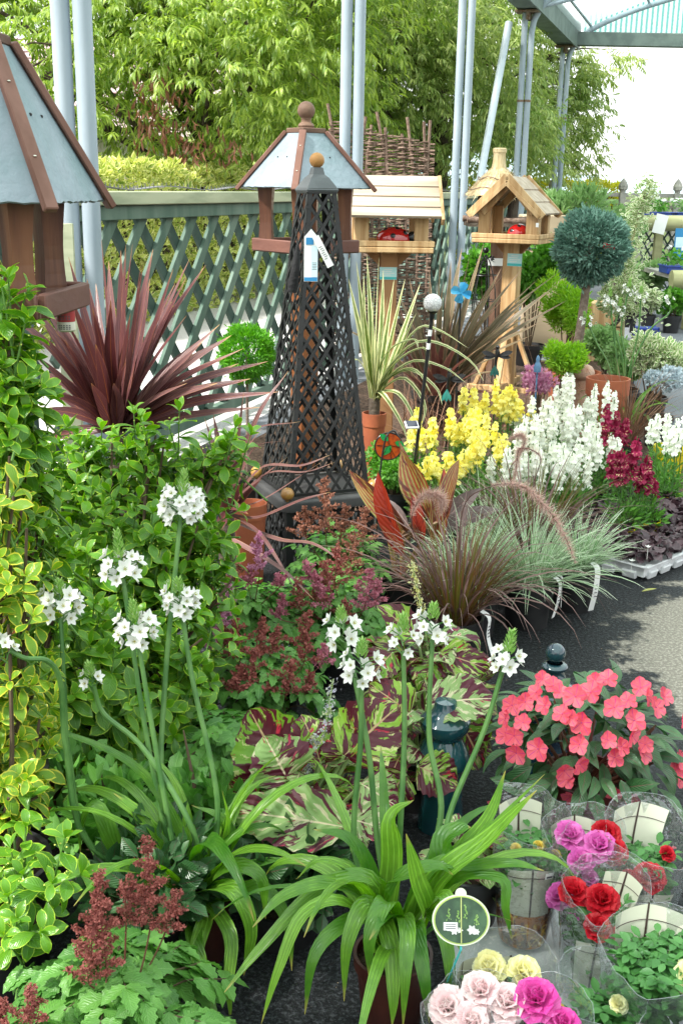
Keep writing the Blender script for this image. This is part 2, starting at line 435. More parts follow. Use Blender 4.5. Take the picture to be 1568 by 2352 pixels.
# ================================================================== materials of the setting
M = {}
def asphalt():
    m, N, L = _mat('wet and dry asphalt')
    b = N.new('ShaderNodeBsdfPrincipled'); o = N.new('ShaderNodeOutputMaterial'); L.new(b.outputs[0], o.inputs[0]); b.inputs['Specular IOR Level'].default_value = .22
    g = N.new('ShaderNodeNewGeometry'); sp = N.new('ShaderNodeSeparateXYZ'); L.new(g.outputs['Position'], sp.inputs[0])
    fine = noise(N, L, 95, 3, .75); mid = noise(N, L, 38, 3); big = noise(N, L, 3.2, 4, .6)
    ex = mth(N, L, 'DIVIDE', mth(N, L, 'SUBTRACT', sp.outputs[0], 1.72), .72)
    ey = mth(N, L, 'DIVIDE', mth(N, L, 'SUBTRACT', sp.outputs[1], 3.42), .95)
    d = mth(N, L, 'SQRT', mth(N, L, 'ADD', mth(N, L, 'MULTIPLY', ex, ex), mth(N, L, 'MULTIPLY', ey, ey)))
    d = mth(N, L, 'ADD', d, mth(N, L, 'MULTIPLY', mth(N, L, 'SUBTRACT', big, .5), 1.1))
    d = mth(N, L, 'ADD', d, mth(N, L, 'MULTIPLY', mth(N, L, 'SUBTRACT', mid, .5), .18))
    dry_near = ramp(N, L, d, 1.04, .94)
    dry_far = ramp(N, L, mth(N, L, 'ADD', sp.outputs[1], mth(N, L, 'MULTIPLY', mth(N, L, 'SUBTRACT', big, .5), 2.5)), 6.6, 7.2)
    dry = mth(N, L, 'MAXIMUM', dry_near, dry_far)
    sf = ramp(N, L, fine, .46, .64)
    wet_c = mixc(N, L, sf, (.008, .009, .010), (.050, .055, .060))
    wet_c = mixc(N, L, ramp(N, L, mid, .5, .8), wet_c, (.02, .023, .026))
    dry_c = mixc(N, L, sf, (.20, .18, .15), (.38, .35, .30))
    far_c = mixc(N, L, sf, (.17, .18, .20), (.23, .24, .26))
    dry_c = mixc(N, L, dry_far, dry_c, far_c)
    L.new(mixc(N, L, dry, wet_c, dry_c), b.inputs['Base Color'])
    rg = N.new('ShaderNodeMapRange'); L.new(dry, rg.inputs[0]); rg.inputs[3].default_value = .62; rg.inputs[4].default_value = .9; L.new(rg.outputs[0], b.inputs['Roughness'])
    bn = N.new('ShaderNodeBump'); bn.inputs['Strength'].default_value = 1.0; bn.inputs['Distance'].default_value = .010
    L.new(fine, bn.inputs['Height']); L.new(bn.outputs[0], b.inputs['Normal'])
    return m
M['asphalt'] = asphalt()
M['gravel'] = plain('pale gravel', (.62, .60, .58), (.45, .44, .43), .9, .2, nscale=60, bump=.4, bscale=90)
M['earth'] = plain('rough grass', (.06, .10, .03), (.10, .12, .05), .9, .1, nscale=1.5)
M['hill'] = plain('far hills with haze in colour', (.30, .40, .44), (.36, .45, .48), .95, .1, nscale=.03)  # pale blue of distance haze is put into the hill colour
M['mulch'] = plain('bark mulch', (.045, .028, .02), (.13, .085, .06), .9, .2, nscale=45, bump=.9, bscale=60)
M['post'] = plain('grey painted steel', (.36, .42, .47), (.24, .30, .345), .45, .4, nscale=5, stretch=(1, 1, .25), lo=.25, hi=.75, detail=8)
M['beam'] = plain('green grey steel', (.16, .20, .18), (.11, .14, .13), .55, .3, nscale=5)
M['rust'] = plain('rusty fitting', (.16, .09, .05), (.24, .20, .15), .8, .2, nscale=30)
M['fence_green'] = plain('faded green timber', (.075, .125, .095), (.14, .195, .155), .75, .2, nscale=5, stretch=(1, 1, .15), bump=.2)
M['fence_dark'] = plain('dark green timber with rear slat shade', (.035, .062, .050), (.060, .095, .078), .8, .2, nscale=5)  # on the rear slats, back side shade is put into this darker colour
M['pale_timber'] = plain('weathered pale timber', (.42, .44, .30), (.30, .33, .22), .8, .2, nscale=7, stretch=(.3, .3, 2))
M['grey_timber'] = plain('grey oak rail', (.40, .38, .33), (.30, .29, .26), .85, .2, nscale=8)
M['twig'] = plain('hazel rods', (.10, .062, .045), (.24, .17, .13), .8, .2, nscale=35, lo=.3, hi=.7)
M['bark'] = plain('bark', (.06, .045, .035), (.11, .09, .07), .9, .1, nscale=12, bump=.6)
M['log'] = plain('peeled pine log', (.42, .40, .22), (.30, .30, .15), .75, .2, nscale=6, stretch=(.3, 1, 1))
M['panel'] = None
def roofpanel():
    m, N, L = _mat('translucent roof sheet')
    tl = N.new('ShaderNodeBsdfTranslucent'); tl.inputs[0].default_value = (.80, .95, .93, 1)
    df = N.new('ShaderNodeBsdfPrincipled'); df.inputs['Base Color'].default_value = (.75, .9, .88, 1); df.inputs['Roughness'].default_value = .4
    tp = N.new('ShaderNodeBsdfTransparent'); tp.inputs[0].default_value = (.86, .97, .95, 1)
    a = N.new('ShaderNodeMixShader'); a.inputs[0].default_value = .75; b = N.new('ShaderNodeMixShader'); b.inputs[0].default_value = .45
    o = N.new('ShaderNodeOutputMaterial')
    L.new(df.outputs[0], a.inputs[1]); L.new(tl.outputs[0], a.inputs[2]); L.new(a.outputs[0], b.inputs[1]); L.new(tp.outputs[0], b.inputs[2]); L.new(b.outputs[0], o.inputs[0])
    return m
M['panel'] = roofpanel()
M['rooftile'] = plain('pinkish roof tiles', (.42, .30, .30), (.55, .46, .47), .8, .2, nscale=20)
M['render'] = plain('pale rendered wall', (.62, .58, .54), (.55, .52, .48), .8, .2, nscale=4)
M['glass'] = plain('window glass', (.05, .06, .07), (.08, .09, .1), .08, .6, nscale=2)
M['spike'] = plain('grey plastic spikes', (.20, .20, .21), (.14, .14, .15), .6, .3, nscale=20)
# ================================================================== ground
g = MB(); sheet(g, [(-400, -60, -.01), (400, -60, -.01), (400, 900, -.01), (-400, 900, -.01)])
struct(g.build('ground', M['earth']))
def yardx(Y, off): return post_line(Y) + off
g = MB(); sheet(g, [(yardx(-4, -.1), -4, 0), (16, -4, 0), (16, 24, 0), (yardx(24, -.1), 24, 0)])
struct(g.build('yard', M['asphalt']))
g = MB(); sheet(g, [(yardx(-4, -6.5), -4, 0), (yardx(-4, -.104), -4, 0), (yardx(24, -.104), 24, 0), (yardx(24, -6.5), 24, 0)])
struct(g.build('gravel_path', M['gravel']))
# hills far off
g = MB(); V = []; F = []; nh = 60
xs = np.linspace(-500, 700, nh + 1)
for i, x in enumerate(xs):
    h = 10 + 7 * math.sin(x * .011 + 1.2) + 5 * math.sin(x * .027) + 2.0 * math.sin(x * .09)
    V += [(x, 620, -1), (x, 650, max(h, 3)), (x, 760, -1)]
for i in range(nh):
    b = i * 3; F += [(b, b + 3, b + 4, b + 1), (b + 1, b + 4, b + 5, b + 2)]
g.add(V, F); struct(g.build('hills', M['hill']))
# ================================================================== canopy
can = thing('canopy', 'tall market canopy on paired grey steel posts with translucent corrugated roof', 'canopy', (post_line(9.2), 9.2, 0))
PY = [5.4, 9.18, 12.96, 16.74, 20.52]; EH = 3.95
FD = nrm(A(.3245, 1, 0)); FN = A(-FD[1], FD[0], 0)       # along the fence, and outward (left)
for i, Y in enumerate(PY):
    x0 = post_line(Y) - (.05 if i == 0 else 0)
    for s in (-1, 1):
        mb = MB(); r_ = .044
        tube(mb, [(x0 + s * .0495, Y, 0), (x0 + s * .0495, Y, 1.6), (x0 + s * .0495, Y, EH - (.25 if s > 0 else 0))], r_, 14)
        pst = mb.build('post', M['post'], can)
        for zz in ((2.75,) if i > 2 else ()):
            mb = MB(); lathe(mb, [(r_ + .001, zz), (r_ + .005, zz), (r_ + .005, zz + .03), (r_ + .001, zz + .03)], (x0 + s * .0495, Y, 0), 14)
            mb.build('collar', M['rust'], pst)
    mb = MB(); box(mb, (x0, Y, EH - .02), (.36, .24, .03), rotz(-.313), .004); box(mb, (x0, Y, EH - .08), (.05, .2, .1), rotz(-.313), .004)
    mb.build('bracket', M['rust'], can)
    # arched rafter springing from the inner pipe
    a = A(x0 + .0495, Y, EH - .28)
    P = smooth_path([a, a + A(.06, 0, .22), a + A(.34, 0, .52), a + A(1.3, 0, .92), a + A(3.2, 0, 1.45), a + A(5.2, 0, 1.95)], 26)
    mb = MB(); tube(mb, P, .043, 12); mb.build('rafter', M['post'], can)
    if 0 < i < 4:
        mb = MB(); tube(mb, smooth_path([a + A(.05, .02, .32), a + A(1.2, 0, .55), a + A(5, 0, 1.1)], 12), .03, 10); mb.build('brace', M['post'], can)
L0, L1 = A(post_line(-9), -9, EH), A(post_line(20.8), 20.8, EH)
mb = MB(); bar(mb, L0 + A(0, 0, .11), L1 + A(0, 0, .11), .34, .2, (0, 0, 1), .01); bar(mb, L0 + A(.185, 0, .17), L1 + A(.185, 0, .17), .025, .42, (0, 0, 1), 0)
mb.build('eave_beam', M['beam'], can)
mb = MB(); e = A(post_line(20.52), 20.52, EH); box(mb, e + A(6.5, 0, .1), (12.7, .16, .22), None, .01); mb.build('gable_beam', M['beam'], can)
# gable infill of upright corrugated sheet
mb = MB(); V = []; F = []; ncor = 840
for k in range(ncor + 1):
    xx = e[0] + .3 + 12.2 * k / ncor; top = EH + .24 + min(1.0 + .30 * (xx - e[0]), 3.2) * min(1, (xx - e[0] + .2) / 1.5)
    yy = 20.60 + .03 * math.sin(k * 2 * math.pi / 6)
    V += [(xx, yy, EH + .215), (xx, yy, top)]
for k in range(ncor): F.append((2 * k, 2 * k + 2, 2 * k + 3, 2 * k + 1))
mb.add(V, F)
def corr():
    m, N, L = _mat('green tinted corrugated sheet')
    g = N.new('ShaderNodeNewGeometry'); sp = N.new('ShaderNodeSeparateXYZ'); L.new(g.outputs['Position'], sp.inputs[0])
    s = mth(N, L, 'SINE', mth(N, L, 'MULTIPLY', sp.outputs[0], 2 * math.pi * 840 / 12.2 / 6))
    f = ramp(N, L, mth(N, L, 'ADD', s, mth(N, L, 'MULTIPLY', mth(N, L, 'SUBTRACT', noise(N, L, 25, 3), .5), 1.2)), -.1, .6)
    col = mixc(N, L, f, (.85, .97, .95), (.22, .55, .50))
    tl = N.new('ShaderNodeBsdfTranslucent'); tp = N.new('ShaderNodeBsdfTransparent'); mx = N.new('ShaderNodeMixShader'); mx.inputs[0].default_value = .5
    L.new(col, tl.inputs[0]); L.new(col, tp.inputs[0]); o = N.new('ShaderNodeOutputMaterial')
    L.new(tl.outputs[0], mx.inputs[1]); L.new(tp.outputs[0], mx.inputs[2]); L.new(mx.outputs[0], o.inputs[0])
    return m
mb.build('gable_sheet', corr(), can)
# roof sheets over the rafters
mb = MB(); V = []; F = []
prof_r = [(.1, .42), (.34, .60), (1.3, .98), (3.2, 1.5), (5.4, 2.05), (11, 2.6)]
ys = np.linspace(-9, 20.6, 120)
for yy in ys:
    for k, (dx, dz) in enumerate(prof_r): V.append((post_line(yy) + .0495 + dx, yy, EH - .28 + dz + .05))
for i in range(len(ys) - 1):
    for k in range(len(prof_r) - 1):
        b = i * 6 + k; F.append((b, b + 1, b + 7, b + 6))
mb.add(V, F); mb.build('roof_sheet', M['panel'], can)
for dx, dz in prof_r[1:5]:
    mb = MB(); tube(mb, [(post_line(-9) + dx + .05, -9, EH - .28 + dz), (post_line(20.6) + dx + .05, 20.6, EH - .28 + dz)], .022, 8); mb.build('purlin', M['post'], can)
# the pale pole leaning against the fourth post
mb = MB(); p0 = at(1168, 52, 16.6); p1 = A(at(1050, 640, 15.2)[0], 15.2, 0.0); tube(mb, [p0, (p0 + p1) / 2, p1], .052, 12)
tag(mb.build('leaning_pole', plain('pale blue painted pole', (.52, .60, .66), (.46, .54, .6), .45)), 'pale blue steel pole leaning against the canopy posts behind the thatched bird table', 'pole')
# ================================================================== lattice fence
def lattice(mb, o, d, L_, z0, z1, sp, w, t, ang, nrml, mat=0):
    H = z1 - z0; k = math.tan(ang)
    s = -H / abs(k)
    while s < L_ + H / abs(k):
        pts = []
        # line: s + (z-z0)/k for z in range
        a0, a1 = s, s + H / k
        za, zb = 0.0, H
        lo, hi = (a0, a1)
        def zat(x): return (x - s) * k
        z_lo, z_hi = 0.0, H
        for X in (0.0, L_):
            zz = zat(X)
            if k > 0:
                if X == 0.0: z_lo = max(z_lo, zz)
                else: z_hi = min(z_hi, zz)
            else:
                if X == 0.0: z_hi = min(z_hi, zz)
                else: z_lo = max(z_lo, zz)
        if z_hi - z_lo > .05:
            pa = o + d * (s + z_lo / k) + A(0, 0, z0 + z_lo); pb = o + d * (s + z_hi / k) + A(0, 0, z0 + z_hi)
            bar(mb, pa, pb, w, t, nrml, 0, mat, random.random())
        s += sp
    return mb
FO = .30                                                     # fence stands this far outside the posts
f0 = A(post_line(2.2), 2.2, 0) + FN * FO
def fence_bay(Ya, Yb, label):
    pa = A(post_line(Ya), Ya, 0) + FN * FO; pb = A(post_line(Yb), Yb, 0) + FN * FO
    L_ = np.linalg.norm(pb - pa); d = (pb - pa) / L_
    t = thing('lattice_fence', label, 'fence', (pa + pb) / 2, 'bays of green lattice fence')
    mb = MB()
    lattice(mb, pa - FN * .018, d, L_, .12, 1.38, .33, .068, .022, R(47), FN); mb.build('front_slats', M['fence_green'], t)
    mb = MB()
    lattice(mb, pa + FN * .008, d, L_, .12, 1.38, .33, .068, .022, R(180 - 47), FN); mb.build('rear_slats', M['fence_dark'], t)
    mb = MB(); bar(mb, pa + A(0, 0, 1.40) - FN * .02, pb + A(0, 0, 1.40) - FN * .02, .09, .075, (0, 0, 1), .004); bar(mb, pa + A(0, 0, .09), pb + A(0, 0, .09), .06, .07, (0, 0, 1), .004)
    mb.build('rail', M['fence_green'], t)
    mb = MB(); bar(mb, pa + A(0, 0, 1.476) - FN * .02, pb + A(0, 0, 1.476) - FN * .02, .15, .072, (0, 0, 1), .006); mb.build('cap', M['pale_timber'], t)
    mb = MB(); box(mb, pb + FN * .09 + A(0, 0, .72), (.09, .09, 1.44), rotz(-.313), .006); mb.build('post', M['fence_dark'], t)
    # flexible spike strip lying along the cap
    mb = MB(); n = int(L_ / .05)
    P = [pa + d * L_ * k / n - FN * (.02 + .02 * math.sin(k * .21)) + A(0, 0, 1.520 + .010 * (1 + math.sin(k * .33 + Ya))) for k in range(n + 1)]
    for k in range(n):
        bar(mb, P[k], P[k + 1], .05, .004, (0, 0, 1))
        for q in (-.015, .012):
            c = (P[k] + P[k + 1]) / 2 + FN * q
            mb.add([c + d * .006, c - d * .006, c + A(0, 0, .028)], None, [(0, 1, 2)])
    mb.build('spike_strip', M['spike'], t)
    return t
fence_bay(1.6, 5.35, 'near bay of green diamond lattice fence behind the large slate bird table')
fence_bay(5.45, 9.13, 'bay of green diamond lattice fence behind the big red cordyline')
fence_bay(9.23, 12.9, 'bay of green lattice fence behind the hazel hurdle')
fence_bay(13.0, 16.7, 'bay of green lattice fence seen behind the thatched bird table')
fence_bay(16.8, 20.5, 'farthest bay of green lattice fence behind the gabled pine bird table')
# loose pale board on the near post
mb = MB(); c = at(152, 640, 5.0); box(mb, A(c[0], 5.0, .70), (.085, .03, 1.36), None, .004)
tag(mb.build('timber_board', M['pale_timber']), 'pale rough timber board standing upright beside the nearest grey posts', 'board')
# far fence with pointed finials
fy = 21.3
t = thing('rail_fence', 'grey timber rail fence with pointed finial posts on the far side of the yard', 'fence', (9, fy, 0))
mb = MB(); x0 = post_line(21.3) + .1
for zz, hh in ((1.50, .07), (1.40, .04)): bar(mb, (x0, fy, zz), (16, fy, zz), .07, hh, (0, 0, 1), .004)
mb.build('rail', M['grey_timber'], t)
mb = MB(); lattice(mb, A(x0, fy + .02, 0), A(1, 0, 0), 16 - x0, .1, 1.38, .2, .03, .012, R(50), (0, 1, 0)); lattice(mb, A(x0, fy + .035, 0), A(1, 0, 0), 16 - x0, .1, 1.38, .2, .03, .012, R(130), (0, 1, 0))
mb.build('lattice_panel', M['grey_timber'], t)
for px in (1268, 1428, 1553):
    xx = at(px, 440, fy)[0]
    mb = MB(); box(mb, (xx, fy - .045, .77), (.11, .09, 1.54), None, .006)
    lathe(mb, [(.02, 1.54), (.05, 1.541), (.055, 1.57), (.05, 1.575), (.085, 1.60), (.09, 1.66), (.06, 1.73), (.004, 1.80)], (xx, fy - .045, 0), 8)
    mb.build('post', M['grey_timber'], t, smooth=False)
# ================================================================== hazel hurdle
def hurdle():
    c0 = at(787, 700, 10.4); c1 = at(978, 700, 10.4)
    xa, xb, Y = c0[0] - .12, c1[0], 10.4
    t = thing('hazel_hurdle', 'woven hazel hurdle panel with stake tips above the pine bird table roof', 'hurdle', ((xa + xb) / 2, Y, 0))
    mb = MB(); n = 11; lean = .06
    st = []
    for k in range(n):
        f = k / (n - 1); x = xa + (xb - xa) * f
        top = 1.98 + .17 * (1 - f) ** 1.3 + random.uniform(.0, .16)
        st.append(x)
        P = [(x + random.uniform(-.008, .008) + random.uniform(-.03, .03) * z, Y + lean * z / 2, z) for z in np.linspace(0, top, 6)]
        tube(mb, P, .014, 7, var=random.random())
    mb.build('stake', M['twig'], t)
    mb = MB(); z = .06; row = 0
    while z < 2.12:
        f_end = 1.0 if z < 1.93 else max(.12, 1 - (z - 1.93) / .2)
        for rod in range(1):
            pts = []
            for k in range(2 * n - 1):
                f = k / (2 * n - 2)
                if f > f_end: break
                x = xa - .03 + (xb - xa + .06) * f
                sgn = math.cos(math.pi * (k / 2 + row))
                pts.append((x, Y + lean * z / 2 + .024 * sgn + random.uniform(-.004, .004), z + .012 * math.sin(6 * f + row) + random.uniform(-.007, .007)))
            if len(pts) > 4: tube(mb, pts, random.uniform(.005, .0092), 5, caps=False, var=random.random())
        z += random.uniform(.0105, .0150); row += 1
    mb.build('woven_rods', M['twig'], t)
hurdle()
# ================================================================== plants of the background
M['chestnut'] = leafmat('long tree leaves', (.10, .21, .022), (.44, .56, .10), trans=.38, rough=.32, spec=.6, rib=(.28, .38, .12), rw=.05)
M['chestnut2'] = leafmat('long pale tree leaves', (.15, .26, .055), (.52, .60, .20), trans=.38, rough=.32, spec=.6, rib=(.3, .4, .15), rw=.05)
M['dead'] = leafmat('withered brown leaves', (.14, .055, .03), (.28, .13, .07), trans=.25, rough=.6)
M['hedge'] = leafmat('golden privet leaves', (.14, .25, .03), (.62, .66, .15), marg=(.72, .72, .30), mw=.3, trans=.3)
M['goldleaf'] = leafmat('golden leaves', (.45, .48, .03), (.62, .60, .06), trans=.35)
CH = [leaf_tpl(.22, 3, .5, 1.0, .15, d, seed=i) for i, d in enumerate((.5, .9, 1.3))]
def crown(mb, lobes, dens, size, tpls, nleaf=11, droop=.36, flat=.8, zcut=.9):
    for (c, r_) in lobes:
        c = np.asarray(c, float)
        n = int(dens * r_ * r_ * 12)
        d = rand_dirs(n, -.75, 1.0)
        rr = r_ * rng.uniform(.55, 1.05, n) ** .6
        P = c + d * rr[:, None] * A(1, 1, flat)
        # sprays: a short twig with leaves to both sides
        tw = nrm(d * A(1, 1, .35) + rng.normal(0, .45, (n, 3)) + A(0, 0, -.25))
        lobevar = rng.uniform(-.22, .22)
        for k in range(nleaf):
            f = k / (nleaf - 1)
            pos = P + tw * (f * size * 1.9)[None] if False else P + tw * (f * size * 1.7)
            side = np.cross(tw, A(0, 0, 1)); side = nrm(side) * (1 if k % 2 else -1)
            D = nrm(side * (.9 - .5 * f) + tw * (.45 + .6 * f) + A(0, 0, -droop) + rng.normal(0, .22, (n, 3)))
            U = nrm(A(0, 0, 1) + rng.normal(0, .35, (n, 3)))
            leaves(mb, tpls, pos, D, U, size * rng.uniform(.7, 1.15, n), np.clip(rng.normal(.42 + lobevar, .30, n), 0, 1))
    return mb
def branchy(mb, base, top, r0, lobes, nb):
    P = smooth_path([base, (base + top) / 2 + A(.15, 0, 0), top], 10); tube(mb, P, np.linspace(r0, r0 * .55, 10), 10)
    for k in range(nb):
        c = np.asarray(lobes[rng.integers(len(lobes))][0]); s = P[rng.integers(3, 10)]
        Q = smooth_path([s, (s + c) / 2 + A(0, 0, .25) + rng.normal(0, .15, 3), c], 8); tube(mb, Q, np.linspace(r0 * .38, r0 * .06, 8), 6)
        for _ in range(2):
            e_ = c + rng.normal(0, .5, 3); tube(mb, [Q[5], (Q[5] + e_) / 2 + A(0, 0, .08), e_], [r0 * .12, r0 * .07, r0 * .02], 5)
def lobeset(x0, x1, ya, yb, za, zb, n, ra, rb, keep=None):
    out = []
    while len(out) < n:
        c = A(rng.uniform(x0, x1), rng.uniform(ya, yb), rng.uniform(za, zb))
        if keep is None or keep(c): out.append((c, rng.uniform(ra, rb)))
    return out
def tree(name, label, base, top, r0, lobes, dens, size, mat, nb, extra=None, **kw):
    t = thing(name, label, 'tree', base)
    mb = MB(); branchy(mb, np.asarray(base, float), np.asarray(top, float), r0, lobes, nb); mb.build('trunk', M['bark'], t)
    mb = MB(); crown(mb, lobes, dens, size, CH, **kw); mb.build('crown', mat, t)
    return t
# big tree on the left
kl = lambda c: ((c[0] + 3.6) / 4.6) ** 2 + ((c[2] - 3.6) / 3.0) ** 2 < 1
lob = lobeset(-8, .4, 15.2, 18.4, 1.7, 6.2, 46, .75, 1.25, kl) + [(at(500, 120, 15), 1.0), (at(330, 60, 15), .9), (at(620, 190, 15.2), .8), (at(250, 330, 15.2), .7), (at(600, 330, 15.4), .65), (at(60, 160, 14.5), 1.0), (at(690, 60, 15.2), .9), (at(760, 200, 15.8), .7), (at(20, 330, 14.8), .8), (at(420, 340, 15.6), .5), (at(300, 170, 16.5), .7), (at(380, 120, 16), .7), (at(230, 220, 16.5), .6), (at(330, 290, 17), .55), (at(140, 250, 16.5), .7)]
lt = tree('broadleaf_tree', 'broad tree with long drooping leaves and withered brown patch, filling the upper left', (at(440, 400, 17)[0], 17, 0), (at(455, 60, 17)[0], 17, 4.6), .16, lob, 13, .160, M['chestnut'], 30)
mb = MB()
for (px, py, s_) in ((355, 235, .34), (350, 285, .30), (425, 350, .32), (445, 330, .25), (380, 200, .2), (520, 330, .15)):
    c = at(px, py, 14.6); n = int(190 * s_)
    P = c + rng.normal(0, 1, (n, 3)) * A(.16, .16, s_ * .55)
    leaves(mb, CH, P, nrm(A(0, 0, -1) + rng.normal(0, .35, (n, 3))), rand_dirs(n), .15)
mb.build('withered_leaves', M['dead'], lt)
# right tree
kr = lambda c: ((c[0] - 1.2) / 3.6) ** 2 + ((c[2] - 4.2) / 3.4) ** 2 < 1 and c[0] < post_line(c[1]) - .8
lob = lobeset(-2.6, 4.4, 19.2, 23.5, 1.6, 7.2, 40, .8, 1.25, kr) + [(at(900, 150, 19), 1.0), (at(1000, 90, 19), .9), (at(860, 260, 19), .7), (at(1120, 150, 19.4), .9), (at(1160, 260, 19.4), .8), (at(1230, 200, 23), .9), (at(1285, 280, 23), .75), (at(1320, 350, 23), .55), (at(1215, 350, 23), .8), (at(1335, 235, 23), .5), (at(1295, 180, 23), .6), (at(1180, 100, 22.6), .9), (at(1190, 300, 22.6), .9), (at(1060, 300, 19.5), .8), (at(930, 60, 19), .9), (at(1100, 40, 19), .9)]
lob2 = [(at(1300, 165, 23), .6), (at(1370, 150, 23), .38), (at(1420, 145, 23), .28), (at(1455, 135, 23), .18), (at(1370, 290, 23), .3), (at(1330, 385, 23), .32)]
rt = tree('broadleaf_tree', 'tall tree with pale drooping leaves behind the canopy posts on the right', (at(1000, 400, 21)[0], 21, 0), (at(985, 60, 21)[0], 21, 4.8), .2, lob + lob2, 18, .150, M['chestnut2'], 28)
# hedge
def hedge(name, label, p0, p1, depth, h, size, n, mat, wob=.05):
    p0 = np.asarray(p0, float); p1 = np.asarray(p1, float); L_ = np.linalg.norm(p1 - p0); d = (p1 - p0) / L_; nn = A(d[1], -d[0], 0)
    t = thing(name, label, 'hedge', (p0 + p1) / 2)
    mb = MB()
    for k in range(int(L_ / .35)):
        s = p0 + d * (k + .5) * .35 + nn * random.uniform(-.1, .1)
        tube(mb, [s, s + A(random.uniform(-.1, .1), 0, h * .4), s + A(random.uniform(-.2, .2), random.uniform(-.2, .2), h * .85)], [.03, .022, .008], 6)
    bar(mb, p0 + A(0, 0, h * .5), p1 + A(0, 0, h * .5), depth * .55, h * .72, (0, 0, 1))  # solid dark core added inside to keep the hedge opaque, not a branch
    mb.build('branches', M['bark'], t)
    mb = MB(); tp = [leaf_tpl(.5, 2, .5, .9, .15, .4, seed=i) for i in range(3)]
    f = rng.random(n); side = rng.random(n) < .66
    lat = np.where(side, depth / 2 - np.abs(rng.normal(0, .07, n)), rng.uniform(-depth / 2, depth / 2, n))
    hz = np.where(side, h * rng.uniform(.0, 1, n), h - np.abs(rng.normal(0, .06, n)))
    b = 1 + wob * np.sin(f * 31) + wob * np.sin(f * 77 + 1)
    P = p0 + d * (f * L_)[:, None] + nn * (lat * b)[:, None] + A(0, 0, 1) * (hz * (1 + (b - 1) * .4))[:, None]
    out = np.where(side[:, None], nn[None], A(0, 0, 1)[None])
    D = nrm(out * .6 + rng.normal(0, .6, (n, 3)) + A(0, 0, .35))
    leaves(mb, tp, P, D, nrm(out + rng.normal(0, .4, (n, 3))), size * rng.uniform(.6, 1.2, n))
    mb.build('foliage', mat, t)
hp = lambda Y, off=-4.1: (post_line(Y) + off, Y, 0)
hedge('hedge', 'clipped golden privet hedge running along the path beyond the fence', hp(8.5), hp(19.5), 1.0, 1.74, .11, 24000, M['hedge'])
hedge('hedge', 'bright yellow clipped hedge beside the far rail fence under the tree', (at(1040, 420, 24)[0], 24, 0), (at(1420, 430, 24)[0], 24, 0), .9, 1.72, .08, 9000, M['goldleaf'])
# house behind the left tree, glimpsed between its leaves
def house():
    c = at(330, 200, 24); x, Y = c[0], 24
    t = thing('house', 'pale house with pinkish tiled roof glimpsed through gaps in the left tree', 'house', (x, Y + 2, 0))
    mb = MB(); box(mb, (x, Y + 2.2, 1.25), (7, 4.4, 2.5)); mb.build('wall', M['render'], t, smooth=False)
    mb = MB(); rows = 14
    for k in range(rows):
        f0, f1 = k / rows, (k + 1) / rows
        y0, y1 = Y - .4 + 2.6 * f0, Y - .4 + 2.6 * f1 + .03; z0, z1 = 2.45 + 2.1 * f0 + .03, 2.45 + 2.1 * f1
        sheet(mb, [(x - 3.8, y0, z0), (x + 3.8, y0, z0), (x + 3.8, y1, z1), (x - 3.8, y1, z1)], .03)
    sheet(mb, [(x + 3.8, Y + 4.8, 2.45), (x - 3.8, Y + 4.8, 2.45), (x - 3.8, Y + 2.2, 4.58), (x + 3.8, Y + 2.2, 4.58)], .03)
    mb.build('roof', M['rooftile'], t, smooth=False)
    for dx in (-1.6, 1.2):
        mb = MB(); box(mb, (x + dx, Y - .01, 1.5), (1.1, .06, 1.1), None, .01); w = mb.build('window', plain('white window frame', (.75, .75, .73), None, .4), t)
        mb = MB(); box(mb, (x + dx, Y - .045, 1.5), (.96, .02, .96)); mb.build('pane', M['glass'], w)
house()
# ================================================================== garden furniture and ornaments
def zat(x, y, Y): return at(x, y, Y)[2]
M['slate'] = plain('blue grey slate', (.155, .225, .245), (.27, .31, .36), .55, .35, nscale=4, bump=.4, bscale=26, lo=.25, hi=.75, detail=9)
M['brownwood'] = plain('red brown stained timber', (.085, .030, .016), (.19, .078, .035), .5, .35, nscale=14, stretch=(1, 1, .08), bump=.15, coat=.15)
M['traywood'] = plain('weathered brown timber', (.17, .105, .072), (.11, .06, .042), .7, .25, nscale=9, stretch=(.3, .3, 1), bump=.25)
M['ballwood'] = plain('grey brown turned wood', (.20, .12, .08), (.14, .085, .06), .65, .25, nscale=14, bump=.2)
M['orangepost'] = plain('orange stained post', (.22, .075, .022), (.16, .055, .02), .6, .3, nscale=8, stretch=(1, 1, .1))
M['pine'] = plain('honey pine', (.54, .37, .19), (.36, .21, .09), .6, .3, nscale=14, stretch=(1.8, 1.8, .12), bump=.15)
M['pinedark'] = plain('treated pine', (.34, .18, .08), (.27, .135, .058), .65, .3, nscale=8, stretch=(1, 1, .12))
M['paleroof'] = plain('pale bare roof boards', (.46, .385, .30), (.33, .26, .19), .75, .25, nscale=16, stretch=(.08, 1, 1), bump=.2)
M['thatch'] = plain('straw thatch', (.50, .38, .20), (.66, .54, .34), .85, .15, nscale=40, stretch=(1, 1, .12), bump=.8, bscale=60)
M['black_metal'] = plain('black painted metal', (.011, .012, .012), (.02, .02, .02), .45, .4, nscale=9)
M['cap_metal'] = plain('weathered dark zinc', (.085, .095, .10), (.06, .068, .072), .42, .5, nscale=8)
M['plinth_metal'] = plain('dusty dark metal plinth', (.06, .06, .06), (.035, .036, .037), .5, .45, nscale=6)
M['goldball'] = plain('gilded wooden ball', (.42, .22, .045), (.30, .15, .04), .32, .55, nscale=14, coat=.3)
M['white'] = plain('white card', (.78, .78, .76), (.74, .74, .73), .6, .3)
M['white_plastic'] = plain('white plastic', (.72, .73, .74), (.66, .67, .68), .35, .5)
